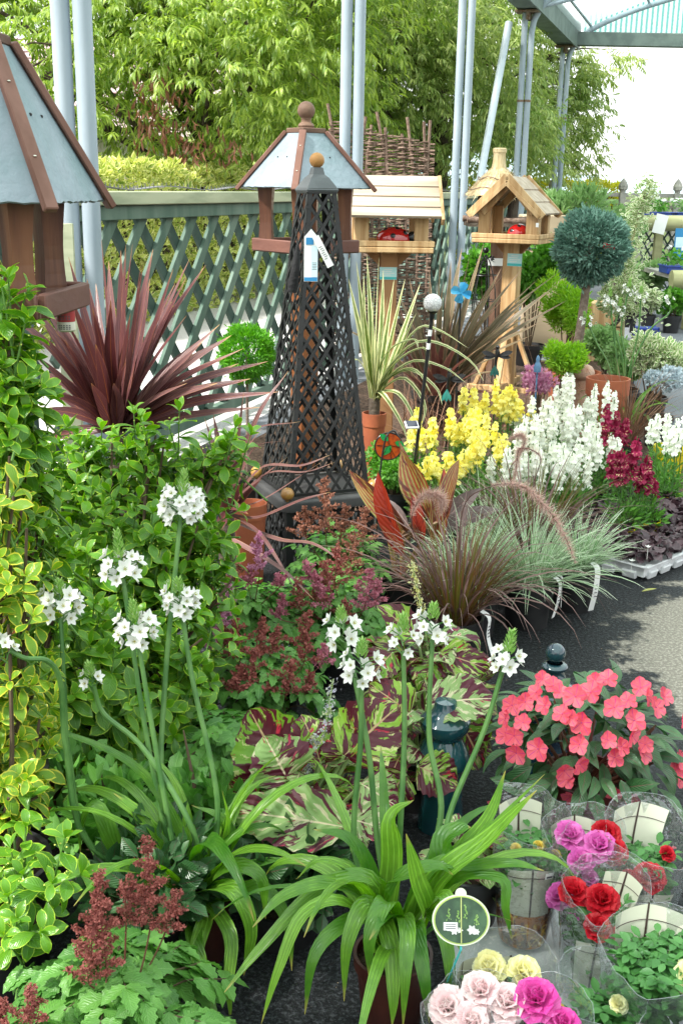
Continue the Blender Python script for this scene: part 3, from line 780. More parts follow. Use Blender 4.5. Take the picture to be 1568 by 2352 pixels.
M['paleblue'] = plain('pale blue card', (.55, .72, .78), (.60, .76, .80), .5, .3)
M['blue'] = plain('blue print', (.03, .22, .45), (.03, .2, .42), .4, .4)
M['teal'] = plain('teal print', (.05, .42, .42), (.06, .45, .45), .45, .4)
M['cyan'] = plain('pale cyan print', (.40, .68, .68), (.5, .74, .74), .45, .4)
M['ink'] = plain('grey ink', (.08, .08, .09), None, .6)
M['blackplastic'] = plain('black plastic pot', (.012, .012, .013), (.02, .02, .021), .42, .45, nscale=12)
M['terracotta'] = plain('terracotta plastic', (.36, .105, .045), (.30, .085, .04), .55, .4, nscale=9)
M['red'] = plain('glossy red paint', (.45, .012, .012), (.40, .01, .01), .12, .6, coat=.8)
M['black'] = plain('black paint', (.008, .008, .008), (.012, .012, .012), .3, .5)
M['soil'] = plain('potting compost', (.035, .022, .015), (.07, .05, .035), .95, .1, nscale=60, bump=.8, bscale=80)
M['fabric_black'] = plain('black cloth', (.010, .010, .011), (.016, .016, .017), .7, .3, nscale=20, bump=.3)
def square(h, a, z):                     # corners of a square of half diagonal h turned by a: front, right, back, left
    return [A(h * math.sin(a + k * math.pi / 2), -h * math.cos(a + k * math.pi / 2), z) for k in range(4)]
def slate_table(label, loc, a, h, zcap, zeave, ztray, trayh, ht, hp, pw, hcap, ball_r, poleend=0.0, polew=.1):
    t = thing('bird_table', label, 'bird table', loc, 'slate roofed bird tables')
    lo, hi = square(h, a, zeave), square(hcap * .93, a, zcap)
    for k in range(4):
        mb = MB(); p, q = lo[k], lo[(k + 1) % 4]; p2, q2 = hi[k], hi[(k + 1) % 4]
        n = 26; n_out = nrm(np.cross(q - p, p2 - p)); V = []; F = []
        for j in range(n + 1):
            f = j / n; jag = (0 if j in (0, n) else random.uniform(-.0022, .0015))
            b = p + (q - p) * f; tt = p2 + (q2 - p2) * f; b = b + (tt - b) * (.01 + jag / .3)
            V += [b, b + (tt - b) * .06 + n_out * random.uniform(0, .002), tt, b - n_out * .008]
        for j in range(n):
            o = 4 * j; F += [(o, o + 4, o + 5, o + 1), (o + 1, o + 5, o + 6, o + 2), (o + 3, o + 7, o + 4, o), (o + 2, o + 6, o + 7, o + 3)]
        mb.add(V, F); sl = mb.build('roof_slate', M['slate'], t, smooth=False, world=False)
        for f in (.36, .64):
            mb = MB(); c = (p + (q - p) * f) * .45 + (p2 + (q2 - p2) * f) * .55
            ball(mb, c + n_out * .001, .004, 8); mb.build('screw', M['black'], sl, world=False)
    for k in range(4):
        mb = MB(); p, q = lo[k], hi[k]; d = nrm(q - p); out = nrm(A(p[0], p[1], 0)); nn = nrm(A(out[0], out[1], 0) * 1.0 + A(0, 0, .9))
        bar(mb, p - d * .022 + nn * .008, q + nn * .008, .032, .018, nn, .003); b = mb.build('ridge_batten', M['traywood'] if False else M['brownridge'], t, world=False)
        for f in (.25, .7):
            mb = MB(); ball(mb, p + (q - p) * f + nn * .017, .0045, 8, sq=.6); mb.build('screw', M['steel'], b, world=False)
    mb = MB(); box(mb, (0, 0, zcap + .008), (hcap * 1.41, hcap * 1.41, .024), rotz(a + math.pi / 4), .004); mb.build('cap_board', M['traywood'], t, world=False)
    mb = MB(); r = ball_r
    prof = [(.002, 0), (r * .85, 0), (r * .95, r * .25), (r * .8, r * .5), (r * .6, r * .62), (r * .55, r * .9), (r * .62, r * 1.02)]
    prof += [(r * math.cos(x), r * 1.9 + r * math.sin(x)) for x in np.linspace(-.95, 1.56, 12)]
    lathe(mb, [(x, y + zcap + .02) for x, y in prof], (0, 0, 0), 24); mb.build('finial', M['ballwood'], t, world=False)
    for k in range(4):
        c = square(hp, a, 0)[k]; mb = MB(); zs = np.linspace(ztray + .004, zeave + .03, 9); V = []; F = []
        for j, z in enumerate(zs):
            f = j / 8; w = pw * (1 - .20 * math.sin(math.pi * min(1, f * 1.15)) + .12 * max(0, .12 - f) / .12)
            for s in square(w * .707, a + math.pi / 4, z): V.append(s + A(c[0], c[1], 0))
        for j in range(8):
            for m_ in range(4): F.append((4 * j + m_, 4 * j + (m_ + 1) % 4, 4 * j + 4 + (m_ + 1) % 4, 4 * j + 4 + m_))
        mb.add(V, F); mb.build('roof_post', M['brownwood'], t, smooth=False, world=False)
    mb = MB(); box(mb, (0, 0, ztray - .006), (ht * 1.40, ht * 1.40, .018), rotz(a + math.pi / 4)); mb.build('tray_floor', M['traywood'], t, world=False)
    for k in range(4):
        p, q = square(ht, a, ztray - .012 + trayh / 2)[k], square(ht, a, ztray - .012 + trayh / 2)[(k + 1) % 4]; d = nrm(q - p)
        mb = MB(); bar(mb, p + d * .012, q - d * .006, .02, trayh, (0, 0, 1), .004); mb.build('tray_rim', M['trayrim'], t, world=False)
    mb = MB(); box(mb, (0, 0, (ztray - .015 + poleend) / 2), (polew, polew, ztray - .015 - poleend), rotz(a + math.pi / 4), .006); mb.build('pole', M['orangepost'], t, world=False)
    mb = MB(); box(mb, (0, 0, poleend + .05), (polew * 2.2, polew * 2.2, .1), rotz(a + math.pi / 4), .008); mb.build('foot', M['orangepost'], t, world=False)
    return t
M['brownridge'] = plain('brown ridge batten', (.20, .10, .075), (.14, .065, .045), .6, .3, nscale=12, stretch=(1, 1, .2))
M['trayrim'] = plain('brown tray rim', (.17, .075, .055), (.115, .05, .038), .6, .3, nscale=7, stretch=(.4, .4, 1), bump=.2)
M['steel'] = plain('bright steel', (.6, .58, .5), None, .3, .5, .9)
c = at(702, 433, 5.35)
slate_table('slate roofed bird table with ball finial standing right behind the black obelisk', (c[0], 5.35, 0), R(-6.5), .305, zat(702, 305, 5.35), 1.545, zat(702, 571, 5.35), .056, .255, .185, .068, .094, .04)
c = at(-33, 465, 2.62)
slate_table('large slate roofed bird table cut by the left picture edge', (c[0], 2.62, 0), R(41), .305, zat(-33, 96, 2.62), zat(100, 468, 2.42), zat(60, 716, 2.5), .056, .245, .150, .062, .088, .04)
# squirrel feeder bottle hung from the big table
c = at(152, 730, 2.66)
t = thing('label_bottle', 'small bottle with red and white label hanging under the large slate bird table', 'bottle', (c[0], c[1], c[2] - .032))
mb = MB(); lathe(mb, [(.001, 0), (.017, 0), (.0215, .004), (.0215, .052), (.018, .060), (.008, .066), (.008, .078), (.001, .078)], (0, 0, 0), 20); mb.build('bottle_body', plain('cream bottle plastic', (.62, .6, .5), None, .35, .5), t, world=False)
mb = MB(); lathe(mb, [(.0219, .024), (.0219, .050)], (0, 0, 0), 20); mb.build('red_label', plain('dark red label', (.33, .03, .03), (.3, .02, .02), .4), t, world=False)
mb = MB()
for k, zz in enumerate((.008, .012, .016, .030, .034, .038)):
    for s in np.linspace(-.6, .6, 5): box(mb, (.0221 * math.sin(s), -.0221 * math.cos(s), zz), (.004, .0005, .0022), rotz(s))
mb.build('label_print', M['ink'], t, world=False)
# ------------------------------------------------------------------ obelisk
def clip_line(p, d, poly):
    t0, t1 = -1e9, 1e9; n = len(poly)
    for i in range(n):
        a, b = poly[i], poly[(i + 1) % n]; e = b - a; nn = A(-e[1], e[0])
        den = np.dot(nn, d); num = np.dot(nn, p - a)
        if abs(den) < 1e-9:
            if num < 0: return None
            continue
        tt = -num / den
        if den > 0: t0 = max(t0, tt)
        else: t1 = min(t1, tt)
    return (t0, t1) if t1 - t0 > .015 else None
def lattice_face(mb, bl, br, tr, tl, sp, ang, w, th):
    o = (bl + br) / 2; ex = nrm(br - bl); up = (tl + tr) / 2 - o; H = np.linalg.norm(up); ey = nrm(up); nn = np.cross(ex, ey)
    poly = [A(np.dot(p - o, ex), np.dot(p - o, ey)) for p in (bl, br, tr, tl)]
    Wd = np.linalg.norm(br - bl)
    for sg in (1, -1):
        d = A(math.cos(ang), sg * math.sin(ang)); s = -6.0
        n = int((H / math.tan(ang) + Wd) / sp) + 2
        for k in range(-n, n + 1):
            r = clip_line(A(k * sp, 0), d, poly)
            if r is None: continue
            pa, pb = A(k * sp, 0) + d * r[0], A(k * sp, 0) + d * r[1]
            f = lambda q: o + ex * q[0] + ey * q[1] + nn * (.0015 * sg)
            bar(mb, f(pa), f(pb), w, th, nn)
def obelisk():
    c = at(727, 453, 4.55); a = R(-21.8)
    t = thing('obelisk', 'tall black metal lattice obelisk on square plinth with golden balls', 'obelisk', (c[0], 4.55, 0))
    zt, zb, zp = 1.535, .345, .335
    top, bot = square(.082, a, zt), square(.248, a, zb)
    pt, pb_ = square(.285, a, zp), square(.262, a, .01)
    for k in range(4):
        k2 = (k + 1) % 4
        mb = MB(); lattice_face(mb, bot[k], bot[k2], top[k2], top[k], .055, R(56), .0115, .003); mb.build('lattice_side', M['black_metal'], t, smooth=False, world=False)
        mb = MB()
        for e in (bot[k2] - bot[k], bot[k - 1] - bot[k]):
            e = nrm(e); nn = np.cross(e, nrm(top[k] - bot[k])); bar(mb, bot[k] + e * .0085, top[k] + e * .0085, .017, .0035, nn)
        mb.build('corner_angle', M['black_metal'], t, smooth=False, world=False)
        for pa, pb, hh in ((bot[k] + A(0, 0, .006), bot[k2] + A(0, 0, .006), .012), (top[k], top[k2], .02)):
            mb = MB(); bar(mb, pa, pb, .012, hh, (0, 0, 1)); mb.build('cross_rail', M['black_metal'], t, smooth=False, world=False)
        mb = MB(); lattice_face(mb, pb_[k] + A(0, 0, .02), pb_[k2] + A(0, 0, .02), pb_[k2] + A(0, 0, .27), pb_[k] + A(0, 0, .27), .055, R(58), .011, .003); mb.build('plinth_lattice', M['black_metal'], t, smooth=False, world=False)
        mb = MB(); box(mb, pb_[k] * A(.97, .97, 0) + A(0, 0, .15), (.03, .03, .3), rotz(a + math.pi / 4)); mb.build('plinth_post', M['black_metal'], t, smooth=False, world=False)
        mb = MB(); bp = square(.268, a, zp + .028)[k]; ball(mb, bp, .0275, 20); ball(mb, bp + A(0, 0, -.027), .008, 8); mb.build('golden_ball', M['goldball'], t, world=False)
    # plinth top with turned-down skirt
    mb = MB(); V = []; F = []
    rings = [(.25, zp + .001), (.286, zp), (.294, zp - .006), (.296, zp - .014), (.296, zp - .046), (.288, zp - .046), (.286, zp - .03)]
    for h, z in rings:
        cs = square(h, a, z)
        for k in range(4):
            p, q = cs[k], cs[(k + 1) % 4]; r_ = .06
            for f in (r_, .5, 1 - r_): V.append(p + (q - p) * f)
    n = 12
    for i in range(len(rings) - 1):
        for j in range(n): F.append((i * n + j, i * n + (j + 1) % n, (i + 1) * n + (j + 1) % n, (i + 1) * n + j))
    mb.add(V, F, None)
    ctr = MB(); mb.add([A(0, 0, zp + .001)] + [V[j] for j in range(n)], None, [(0, 1 + (j + 1) % n, 1 + j) for j in range(n)])
    mb.build('plinth_top', M['plinth_metal'], t, world=False)
    # cap
    mb = MB(); V = []; F = []
    rings = [(.088, zt - .006), (.094, zt + .004), (.088, zt + .012), (.052, zt + .05), (.034, zt + .062), (.026, zt + .088), (.002, zt + .09)]
    for h, z in rings: V += square(h, a, z)
    for i in range(len(rings) - 1):
        for j in range(4): F.append((4 * i + j, 4 * i + (j + 1) % 4, 4 * i + 4 + (j + 1) % 4, 4 * i + 4 + j))
    mb.add(V, F); mb.build('cap', M['cap_metal'], t, smooth=False, world=False)
    mb = MB(); ball(mb, (0, 0, zt + .115), .0295, 24); mb.build('top_ball', M['goldball2'], t, world=False)
    return t
M['goldball2'] = plain('honey wooden ball', (.42, .21, .06), (.34, .16, .05), .5, .4, nscale=10)
obelisk()
# things hanging on the obelisk
c = at(714, 585, 4.31)
t = thing('product_card', 'white and blue product card hanging on the black obelisk', 'card', c - A(0, 0, .1))
mb = MB(); mb.add([A(-.026, 0, .0), A(.026, 0, .0), A(.026, .0, .165), A(.0, 0, .195), A(-.026, 0, .165)] + [A(-.026, .002, .0), A(.026, .002, .0), A(.026, .002, .165), A(.0, .002, .195), A(-.026, .002, .165)],
     [(0, 1, 2, 4), (6, 5, 9, 7), (0, 5, 6, 1), (1, 6, 7, 2), (5, 0, 4, 9)], [(4, 2, 3), (7, 9, 8), (2, 7, 8), (2, 8, 3), (3, 8, 9), (3, 9, 4)]); mb.build('card_sheet', M['white'], t, smooth=False, world=False)
mb = MB(); box(mb, (-.005, -.0012, .150), (.028, .001, .026)); box(mb, (.0, -.0012, .009), (.05, .001, .014)); mb.build('blue_print', M['blue'], t, smooth=False, world=False)
mb = MB(); box(mb, (.013, -.0008, .075), (.024, .0008, .115)); mb.build('pale_panel', M['paleblue'], t, smooth=False, world=False)
mb = MB()
for k in range(5): box(mb, (.013, -.0016, .07 - k * .006), (.018 - .003 * (k % 2), .0006, .0016))
mb.build('small_print', M['ink'], t, smooth=False, world=False)
c = at(742, 578, 4.30)
t = thing('price_tag', 'slanting white price tag hanging beside the blue card on the obelisk', 'tag', c); t.rotation_euler = (0, R(-28), 0)
mb = MB(); box(mb, (0, 0, 0), (.026, .0015, .125), None, .0005); mb.build('tag_strip', M['white'], t, smooth=False, world=False)
mb = MB()
for k in range(7): box(mb, (0.002 * (k % 3) - .002, -.0012, .02 - k * .008), (.012, .0006, .002))
mb.build('small_print', M['ink'], t, smooth=False, world=False)
mb = MB(); c = at(676, 620, 4.40)
tube(mb, [c + A(.012, 0, .095), c + A(.010, 0, .06), c + A(.003, 0, .0), c + A(-.006, 0, -.06), c + A(-.010, 0, -.085)], [.006, .012, .017, .021, .018], 10)
tag(mb.build('cloth_pouch', M['fabric_black']), 'slim black cloth pouch hanging on the left side of the obelisk', 'pouch')
# ------------------------------------------------------------------ ladybirds
def ladybird(label, loc, rz, s=1.0):
    t = thing('ladybird', label, 'ornament', loc, 'ladybird ornaments', rz)
    mb = MB(); a = np.linspace(-.25, math.pi / 2, 9); prof = [(max(.05 * math.cos(x), .0006), .048 * math.sin(x)) for x in a]
    lathe(mb, [(.0006, -.012)] + prof, (0, 0, .014), 28); me = mb.build('shell', M['red'], t, world=False); me.scale = (1.35 * s, s, s)
    for k, (az, el) in enumerate(((-.2, .35), (.75, .6), (-1.9, .4), (-1.15, .95), (.3, 1.1), (1.9, .5), (2.6, .7))):
        mb = MB(); az -= 1.3; p = A(.0675 * math.cos(el) * math.cos(az), .05 * math.cos(el) * math.sin(az), .014 + .048 * math.sin(el)) * s
        n = nrm(A(math.cos(el) * math.cos(az) / 1.35, math.cos(el) * math.sin(az), math.sin(el)))
        q = Vector(n).to_track_quat('Z', 'Y').to_matrix()
        lathe(mb, [(.0003, .004), (.010, .003), (.0150, .0), (.0155, -.006)], p, 14, rot=q); mb.build('spot', M['black'], t, world=False)
    mb = MB(); ball(mb, (.072 * s, 0, .022 * s), .024 * s, 16); hd = mb.build('head', M['black'], t, world=False)
    for sy in (-1, 1):
        mb = MB(); ball(mb, (.083 * s, sy * .013 * s, .033 * s), .0085 * s, 12); mb.build('eye', M['white_plastic'], hd, world=False)
        mb = MB(); tube(mb, [(.078 * s, sy * .008 * s, .04 * s), (.088 * s, sy * .012 * s, .058 * s), (.095 * s, sy * .016 * s, .06 * s)], .0015, 5); mb.build('feeler', M['black'], hd, world=False)
    mb = MB(); lathe(mb, [(.0435, .026), (.0500, .014), (.044, .0)], (0, 0, .004), 20); cb = mb.build('collar', M['white_plastic'], t, world=False); cb.scale = (.35, .9, .9); cb.location = (.045 * s, 0, 0)
    return t
# ------------------------------------------------------------------ pine bird tables
def pine_table(label, loc, rz, w, d, ztray, zeave, zridge, ov_w, ov_d, pw, ridge_along_x=True, boards=4, ph=.10, brace=False, group='pine bird tables'):
    """ridge along local x (front slope faces the camera) or along y (gable faces the camera)"""
    t = thing('bird_table', label, 'bird table', loc, group, rz)
    if ridge_along_x: hw, hd = w / 2, d / 2
    else: hw, hd = w / 2, d / 2
    th = .018
    for s in (-1, 1):                                 # roof slopes of lapped boards
        for k in range(boards):
            f0, f1 = k / boards - (.05 if k else .03), (k + 1) / boards
            z0, z1 = zeave + (zridge - zeave) * f0, zeave + (zridge - zeave) * f1
            mb = MB()
            if ridge_along_x:
                y0, y1 = s * (hd + ov_d) * (1 - f0), s * (hd + ov_d) * (1 - f1); X = hw + ov_w
                q = [(-X, y0, z0 + .012), (X, y0, z0 + .012), (X, y1, z1), (-X, y1, z1)]
            else:
                x0, x1 = s * (hw + ov_w) * (1 - f0), s * (hw + ov_w) * (1 - f1); Y_ = hd + ov_d
                q = [(x0, Y_, z0 + .012), (x0, -Y_, z0 + .012), (x1, -Y_, z1), (x1, Y_, z1)]
            q = np.array(q)
            if np.cross(q[1] - q[0], q[3] - q[0])[2] < 0: q = q[::-1]
            sheet(mb, q, th); mb.build('roof_board', M['paleroof'], t, smooth=False, world=False)
    # barge boards
    for e in (-1, 1):
        for s in (-1, 1):
            mb = MB()
            if ridge_along_x:
                X = e * (hw + ov_w + .008); bar(mb, (X, s * (hd + ov_d) * 1.02, zeave - .03), (X, 0, zridge - .012), .018, .05, (0, s * (zridge - zeave), hd + ov_d), .002)
            else:
                Y_ = e * (hd + ov_d + .008)
                n_ = A(s * (zridge - zeave), 0, hw + ov_w)
                bar(mb, A(s * (hw + ov_w) * 1.03, Y_, zeave - .02), A(0, Y_, zridge + .0), .02, .05, n_, .002)
                bar(mb, A(s * (hw + ov_w) * .93, Y_ + e * .014, zeave - .022), A(0, Y_ + e * .014, zridge - .05), .012, .03, n_, .002)
            mb.build('barge_board', M['pine'], t, smooth=False, world=False)
    for sx in (-1, 1):
        for sy in (-1, 1):
            mb = MB(); box(mb, (sx * (hw - pw * .55), sy * (hd - pw * .5), (ztray + zeave) / 2 + .02), (pw, pw * .45, zeave - ztray + .06), None, .003)
            box(mb, (sx * (hw - pw * .16), sy * (hd - pw * .9), (ztray + zeave) / 2 + .02), (pw * .3, pw * .6, zeave - ztray + .058), None, .003)
            mb.build('corner_post', M['pine'], t, smooth=False, world=False)
    if not ridge_along_x:
        for e in (-1, 1):
            for s in (-1, 1):
                mb = MB(); bar(mb, A(s * hw * .85, e * (hd - .02), zeave + .0), A(s * .01, e * (hd - .02), zridge - .055), .02, .055, A(s * (zridge - zeave), 0, hw), .002)
                mb.build('gable_rafter', M['pine'], t, smooth=False, world=False)
    mb = MB(); box(mb, (0, 0, ztray - .01), (w + .01, d + .01, .02)); mb.build('tray_floor', M['pine'], t, smooth=False, world=False)
    for k, (cx, cy, lx, ly) in enumerate(((0, -hd - .02, w + .06, .018), (0, hd + .02, w + .06, .018), (-hw - .02, 0, .018, d + .022), (hw + .02, 0, .018, d + .022))):
        mb = MB(); box(mb, (cx, cy, ztray + .02), (lx, ly, .035), None, .006); box(mb, (cx * .99, cy * .99, ztray - .016), (lx - .01, ly + .006, .034), None, .006); mb.build('tray_rim', M['pine'], t, smooth=False, world=False)
    mb = MB()
    for s in (-1, 1): mb.add([A(s * ph / 2, -.018, ztray - .034), A(s * .15, -.018, ztray - .034), A(s * ph / 2, -.018, ztray - .13), A(s * ph / 2, .018, ztray - .034), A(s * .15, .018, ztray - .034), A(s * ph / 2, .018, ztray - .13)],
        [(0, 1, 4, 3), (1, 2, 5, 4), (2, 0, 3, 5)], [(0, 1, 2), (3, 4, 5)])
    box(mb, (0, 0, ztray - .04), (ph + .02, .036, .014))
    mb.build('tray_bracket', M['pinedark'], t, smooth=False, world=False)
    mb = MB(); box(mb, (0, 0, (ztray - .034) / 2), (ph, ph, ztray - .034), None, .006); mb.build('pole', M['pine'] if brace else M['pinedark'], t, smooth=False, world=False)
    if brace:
        for sx, sy in ((1, 0), (-1, 0), (0, 1), (0, -1)):
            mb = MB(); bar(mb, A(sx * (ph / 2 + .2), sy * (ph / 2 + .2), .02), A(sx * (ph / 2 + .012), sy * (ph / 2 + .012), .46), .045, .03, A(sx, sy, .5), .003); mb.build('foot_brace', M['pine'], t, smooth=False, world=False)
        for q in (0, 1):
            mb = MB(); box(mb, (0, 0, .022 + q * .046), (.62 if q == 0 else .07, .07 if q == 0 else .62, .045), None, .003); mb.build('foot_bar', M['pine'], t, smooth=False, world=False)
    return t
def post_label(label, loc, rz, w, h, name='post_label'):
    t = thing(name, label, 'label', loc, None, rz)
    mb = MB(); box(mb, (0, 0, 0), (w, .002, h)); mb.build('label_card', M['cyan'], t, smooth=False, world=False)
    mb = MB(); box(mb, (0, -.0018, -h * .38), (w * .98, .001, h * .2)); mb.build('teal_band', M['teal'], t, smooth=False, world=False)
    mb = MB()
    for k in range(4): box(mb, (-.01 * w / .1 * (k % 2), -.0018, h * (.32 - k * .15)), (w * (.5 + .12 * (k % 3)), .001, h * .05))
    mb.build('small_print', M['white'], t, smooth=False, world=False)
Y1 = 7.0; c1 = at(893, 560, Y1)
zt1 = zat(893, 568, Y1 - .2); ze1 = zat(893, 497, Y1 - .26); zr1 = zat(893, 403, Y1)
pine_table('pine bird table with plank roof sloping to the camera, in front of the hazel hurdle', (c1[0], Y1, 0), R(3), .45, .36, zt1, ze1, zr1, .06, .07, .085)
ladybird('red ladybird ornament side on in the plank roofed bird table beside the obelisk', (at(903, 540, Y1)[0], Y1 - .08, zt1 + .018), R(-12), 1.6)
post_label('pale cyan printed label on the pole of the plank roofed bird table', at(891, 628, Y1 - .052), 0, .105, .075)
Y2 = 8.8; c2 = at(1178, 560, Y2)
zt2 = zat(1160, 549, Y2 - .22); ze2 = zat(1100, 489, Y2 - .25); zr2 = zat(1163, 404, Y2 - .28)
pine_table('pine bird table with open gable front and foot braces, left of the blue conifer ball', (c2[0], Y2, 0), R(-24), .47, .42, zt2, ze2, zr2, .045, .05, .09, False, 3, .12, True)
ladybird('red ladybird ornament under the open gable of the right hand pine bird table', (at(1185, 540, Y2)[0], Y2 - .12, zt2 + .012), R(50), 1.6)
post_label('blue printed label on the pole of the gabled bird table', at(1181, 597, Y2 - .068), R(-24), .115, .095)
mb = MB(); c = at(1259 - 26, 517, 8.42); box(mb, c, (.022, .002, .03), rotz(R(-20)))
tag(mb.build('price_sticker', M['white']), 'tiny white price sticker on the front right post of the gabled bird table', 'sticker')
# thatched bird table
def thatched():
    Y = 9.7; c = at(1139, 500, Y); k = scale_at(Y, 1.5)
    t = thing('bird_table', 'rustic bird table with straw thatched roof behind the gabled pine one', 'bird table', (c[0], Y, 0), 'thatched bird table')
    z0, z1, z2 = zat(1143, 447, Y), zat(1143, 383, Y), zat(1143, 342, Y)
    h = 72 * k; a = R(-30)
    mb = MB(); V = []; n = 48; rings = 8; F = []
    for i in range(rings + 1):
        f = i / rings
        for j in range(n):
            an = 2 * math.pi * j / n + a; sq = 1 / max(abs(math.cos((an - a) % (math.pi / 2) - math.pi / 4)), .7)
            sq = 1 + (sq - 1) * (.6 * (1 - f))
            r_ = (h * 1.0) * ((1 - f) ** .86 * .82 + .16) * sq * .93 * (1 + random.uniform(-.022, .022))
            V.append((r_ * math.cos(an), r_ * math.sin(an), z0 + (z1 - z0) * f + random.uniform(-.007, .004) - (.02 if i == 0 else 0) * random.random()))
    for i in range(rings):
        for j in range(n): F.append((i * n + j, i * n + (j + 1) % n, (i + 1) * n + (j + 1) % n, (i + 1) * n + j))
    mb.add(V, F)
    N = 900; an = rng.uniform(0, 2 * math.pi, N); f = rng.random(N); r_ = h * ((1 - f) ** .86 * .82 + .16) * .98
    P = np.stack([r_ * np.cos(an), r_ * np.sin(an), z0 + (z1 - z0) * f + .012], 1); D = np.stack([np.cos(an), np.sin(an), np.full(N, -.95)], 1) + rng.normal(0, .12, (N, 3))
    leaves(mb, [leaf_tpl(.05, 2, .5, .5, .1, .1)], P, D, np.stack([np.cos(an), np.sin(an), np.full(N, .9)], 1), rng.uniform(.07, .12, N))
    mb.build('thatch', M['thatch'], t, world=False)
    for zz in (.15, .52):                                   # binding rods
        mb = MB(); r_ = h * ((1 - zz) ** .86 * .82 + .16) * 1.0
        tube(mb, [((r_ + .012) * math.cos(x), (r_ + .012) * math.sin(x), z0 + (z1 - z0) * zz + .014 + .012 * math.sin(5 * x)) for x in np.linspace(0, 2 * math.pi, 26)], .004, 5, caps=False); mb.build('binding', M['twig'], t, world=False)
    mb = MB(); rk = 15 * k
    lathe(mb, [(rk * 1.15, z1 - .02), (rk, z1 + .03), (rk * .92, z1 + (z2 - z1) * .7), (rk * .98, z2 - .03), (rk * 1.05, z2 - .028), (rk * 1.06, z2), (rk * .8, z2 + .008), (.002, z2 + .01)], (0, 0, 0), 18); mb.build('thatch_knob', M['thatch'], t, world=False)
    zl = zat(1143, 507, Y)
    for s in (-1, 1):
        for q in (-1, 1):
            mb = MB(); tube(mb, [(s * h * .5, q * h * .5, zl - .02), (s * h * .5 + .01, q * h * .5, z0 + .04)], .026, 8); mb.build('roof_post', M['bark'], t, world=False)
    for q in (-1, 1):
        mb = MB(); tube(mb, [(-h * 1.0, q * h * .72, zl + .01), (0, q * h * .72, zl), (h * 1.35, q * h * .72, zl + .005)], .028, 10); mb.build('log_rim', M['twig'], t, world=False)
    mb = MB(); box(mb, (0, 0, zl - .03), (h * 1.9, h * 1.7, .03)); mb.build('tray_floor', M['bark'], t, world=False)
    mb = MB(); xo = at(1139, 620, Y)[0] - c[0]; tube(mb, [(xo, 0, 0), (xo + .01, 0, .6), (xo - .005, 0, zl - .03)], [.062, .055, .06], 10); mb.build('pole', M['barkpost'], t, world=False)
M['barkpost'] = plain('rough brown rustic pole', (.14, .075, .05), (.21, .125, .085), .85, .2, nscale=11, stretch=(1, 1, .3), bump=.6)
thatched()
mb = MB(); c = at(1141, 602, 9.62); box(mb, c, (44 * .0037, .002, 17 * .0037), rotz(R(-6)))
tag(mb.build('price_card', M['white']), 'white price card on the rough pole of the thatched bird table', 'card')
# ------------------------------------------------------------------ small ornaments
def globe():
    b = at(955, 1042, 5.05); tp = at(992, 720, 5.05); k = scale_at(5.05, 1)
    t = thing('solar_light', 'crackle glass globe solar light on a slim black stake', 'garden light', (b[0], b[1], b[2] - .3))
    o = np.array(t.location)
    mb = MB(); tube(mb, [A(b[0] - .02, b[1], b[2] - .3) - o, b - o, (b + tp) / 2 - o, tp - o], .0085, 10); mb.build('stake', M['black'], t, world=False)
    d = nrm(tp - b)
    q = Vector(d).to_track_quat('Z', 'Y').to_matrix()
    mb = MB(); lathe(mb, [(.0085, -.03), (.012, -.02), (.014, .0), (.022, .006), (.026, .02), (.02, .03)], tp - o, 16, rot=q); mb.build('socket', M['black'], t, world=False)
    mb = MB(); gc = at(993, 696, 5.05); V0 = gc - o; ball(mb, V0, 21.5 * k, 28); mb.build('globe', M['crackle'], t, world=False)
    for py in (763, 793):
        mb = MB(); f = (1042 - py) / (1042 - 720.0); lathe(mb, [(.0092, -.014), (.0092, .014)], b + (tp - b) * f - o, 10, rot=q); mb.build('sticker', M['white'], t, world=False)
    sp_ = at(945, 976, 5.0) - o
    mb = MB(); box(mb, sp_, (.062, .05, .012), rotz(.2) @ rotx(.5), .003); pn = mb.build('solar_panel', M['white_plastic'], t, world=False)
    mb = MB(); box(mb, sp_ + A(0, -.002, .006), (.05, .04, .006), rotz(.2) @ rotx(.5), .001); mb.build('solar_cell', M['cell'], pn, world=False)
def crackle():
    m, N, L = _mat('crackle glass'); b = N.new('ShaderNodeBsdfPrincipled'); o = N.new('ShaderNodeOutputMaterial'); L.new(b.outputs[0], o.inputs[0])
    t = N.new('ShaderNodeTexCoord'); v = N.new('ShaderNodeTexVoronoi'); v.feature = 'DISTANCE_TO_EDGE'; v.inputs['Scale'].default_value = 110; L.new(t.outputs['Object'], v.inputs['Vector'])
    f = ramp(N, L, v.outputs['Distance'], .02, .14)
    L.new(mixc(N, L, f, (.55, .55, .56), (.92, .92, .92)), b.inputs['Base Color']); b.inputs['Roughness'].default_value = .12; b.inputs['Coat Weight'].default_value = .5
    b.inputs['Transmission Weight'].default_value = .25
    bn = N.new('ShaderNodeBump'); bn.inputs['Strength'].default_value = .6; bn.inputs['Distance'].default_value = .004; L.new(f, bn.inputs['Height']); L.new(bn.outputs[0], b.inputs['Normal'])
    return m
M['crackle'] = crackle(); M['cell'] = plain('dark solar cell', (.02, .022, .035), (.03, .032, .05), .15, .6)
globe()
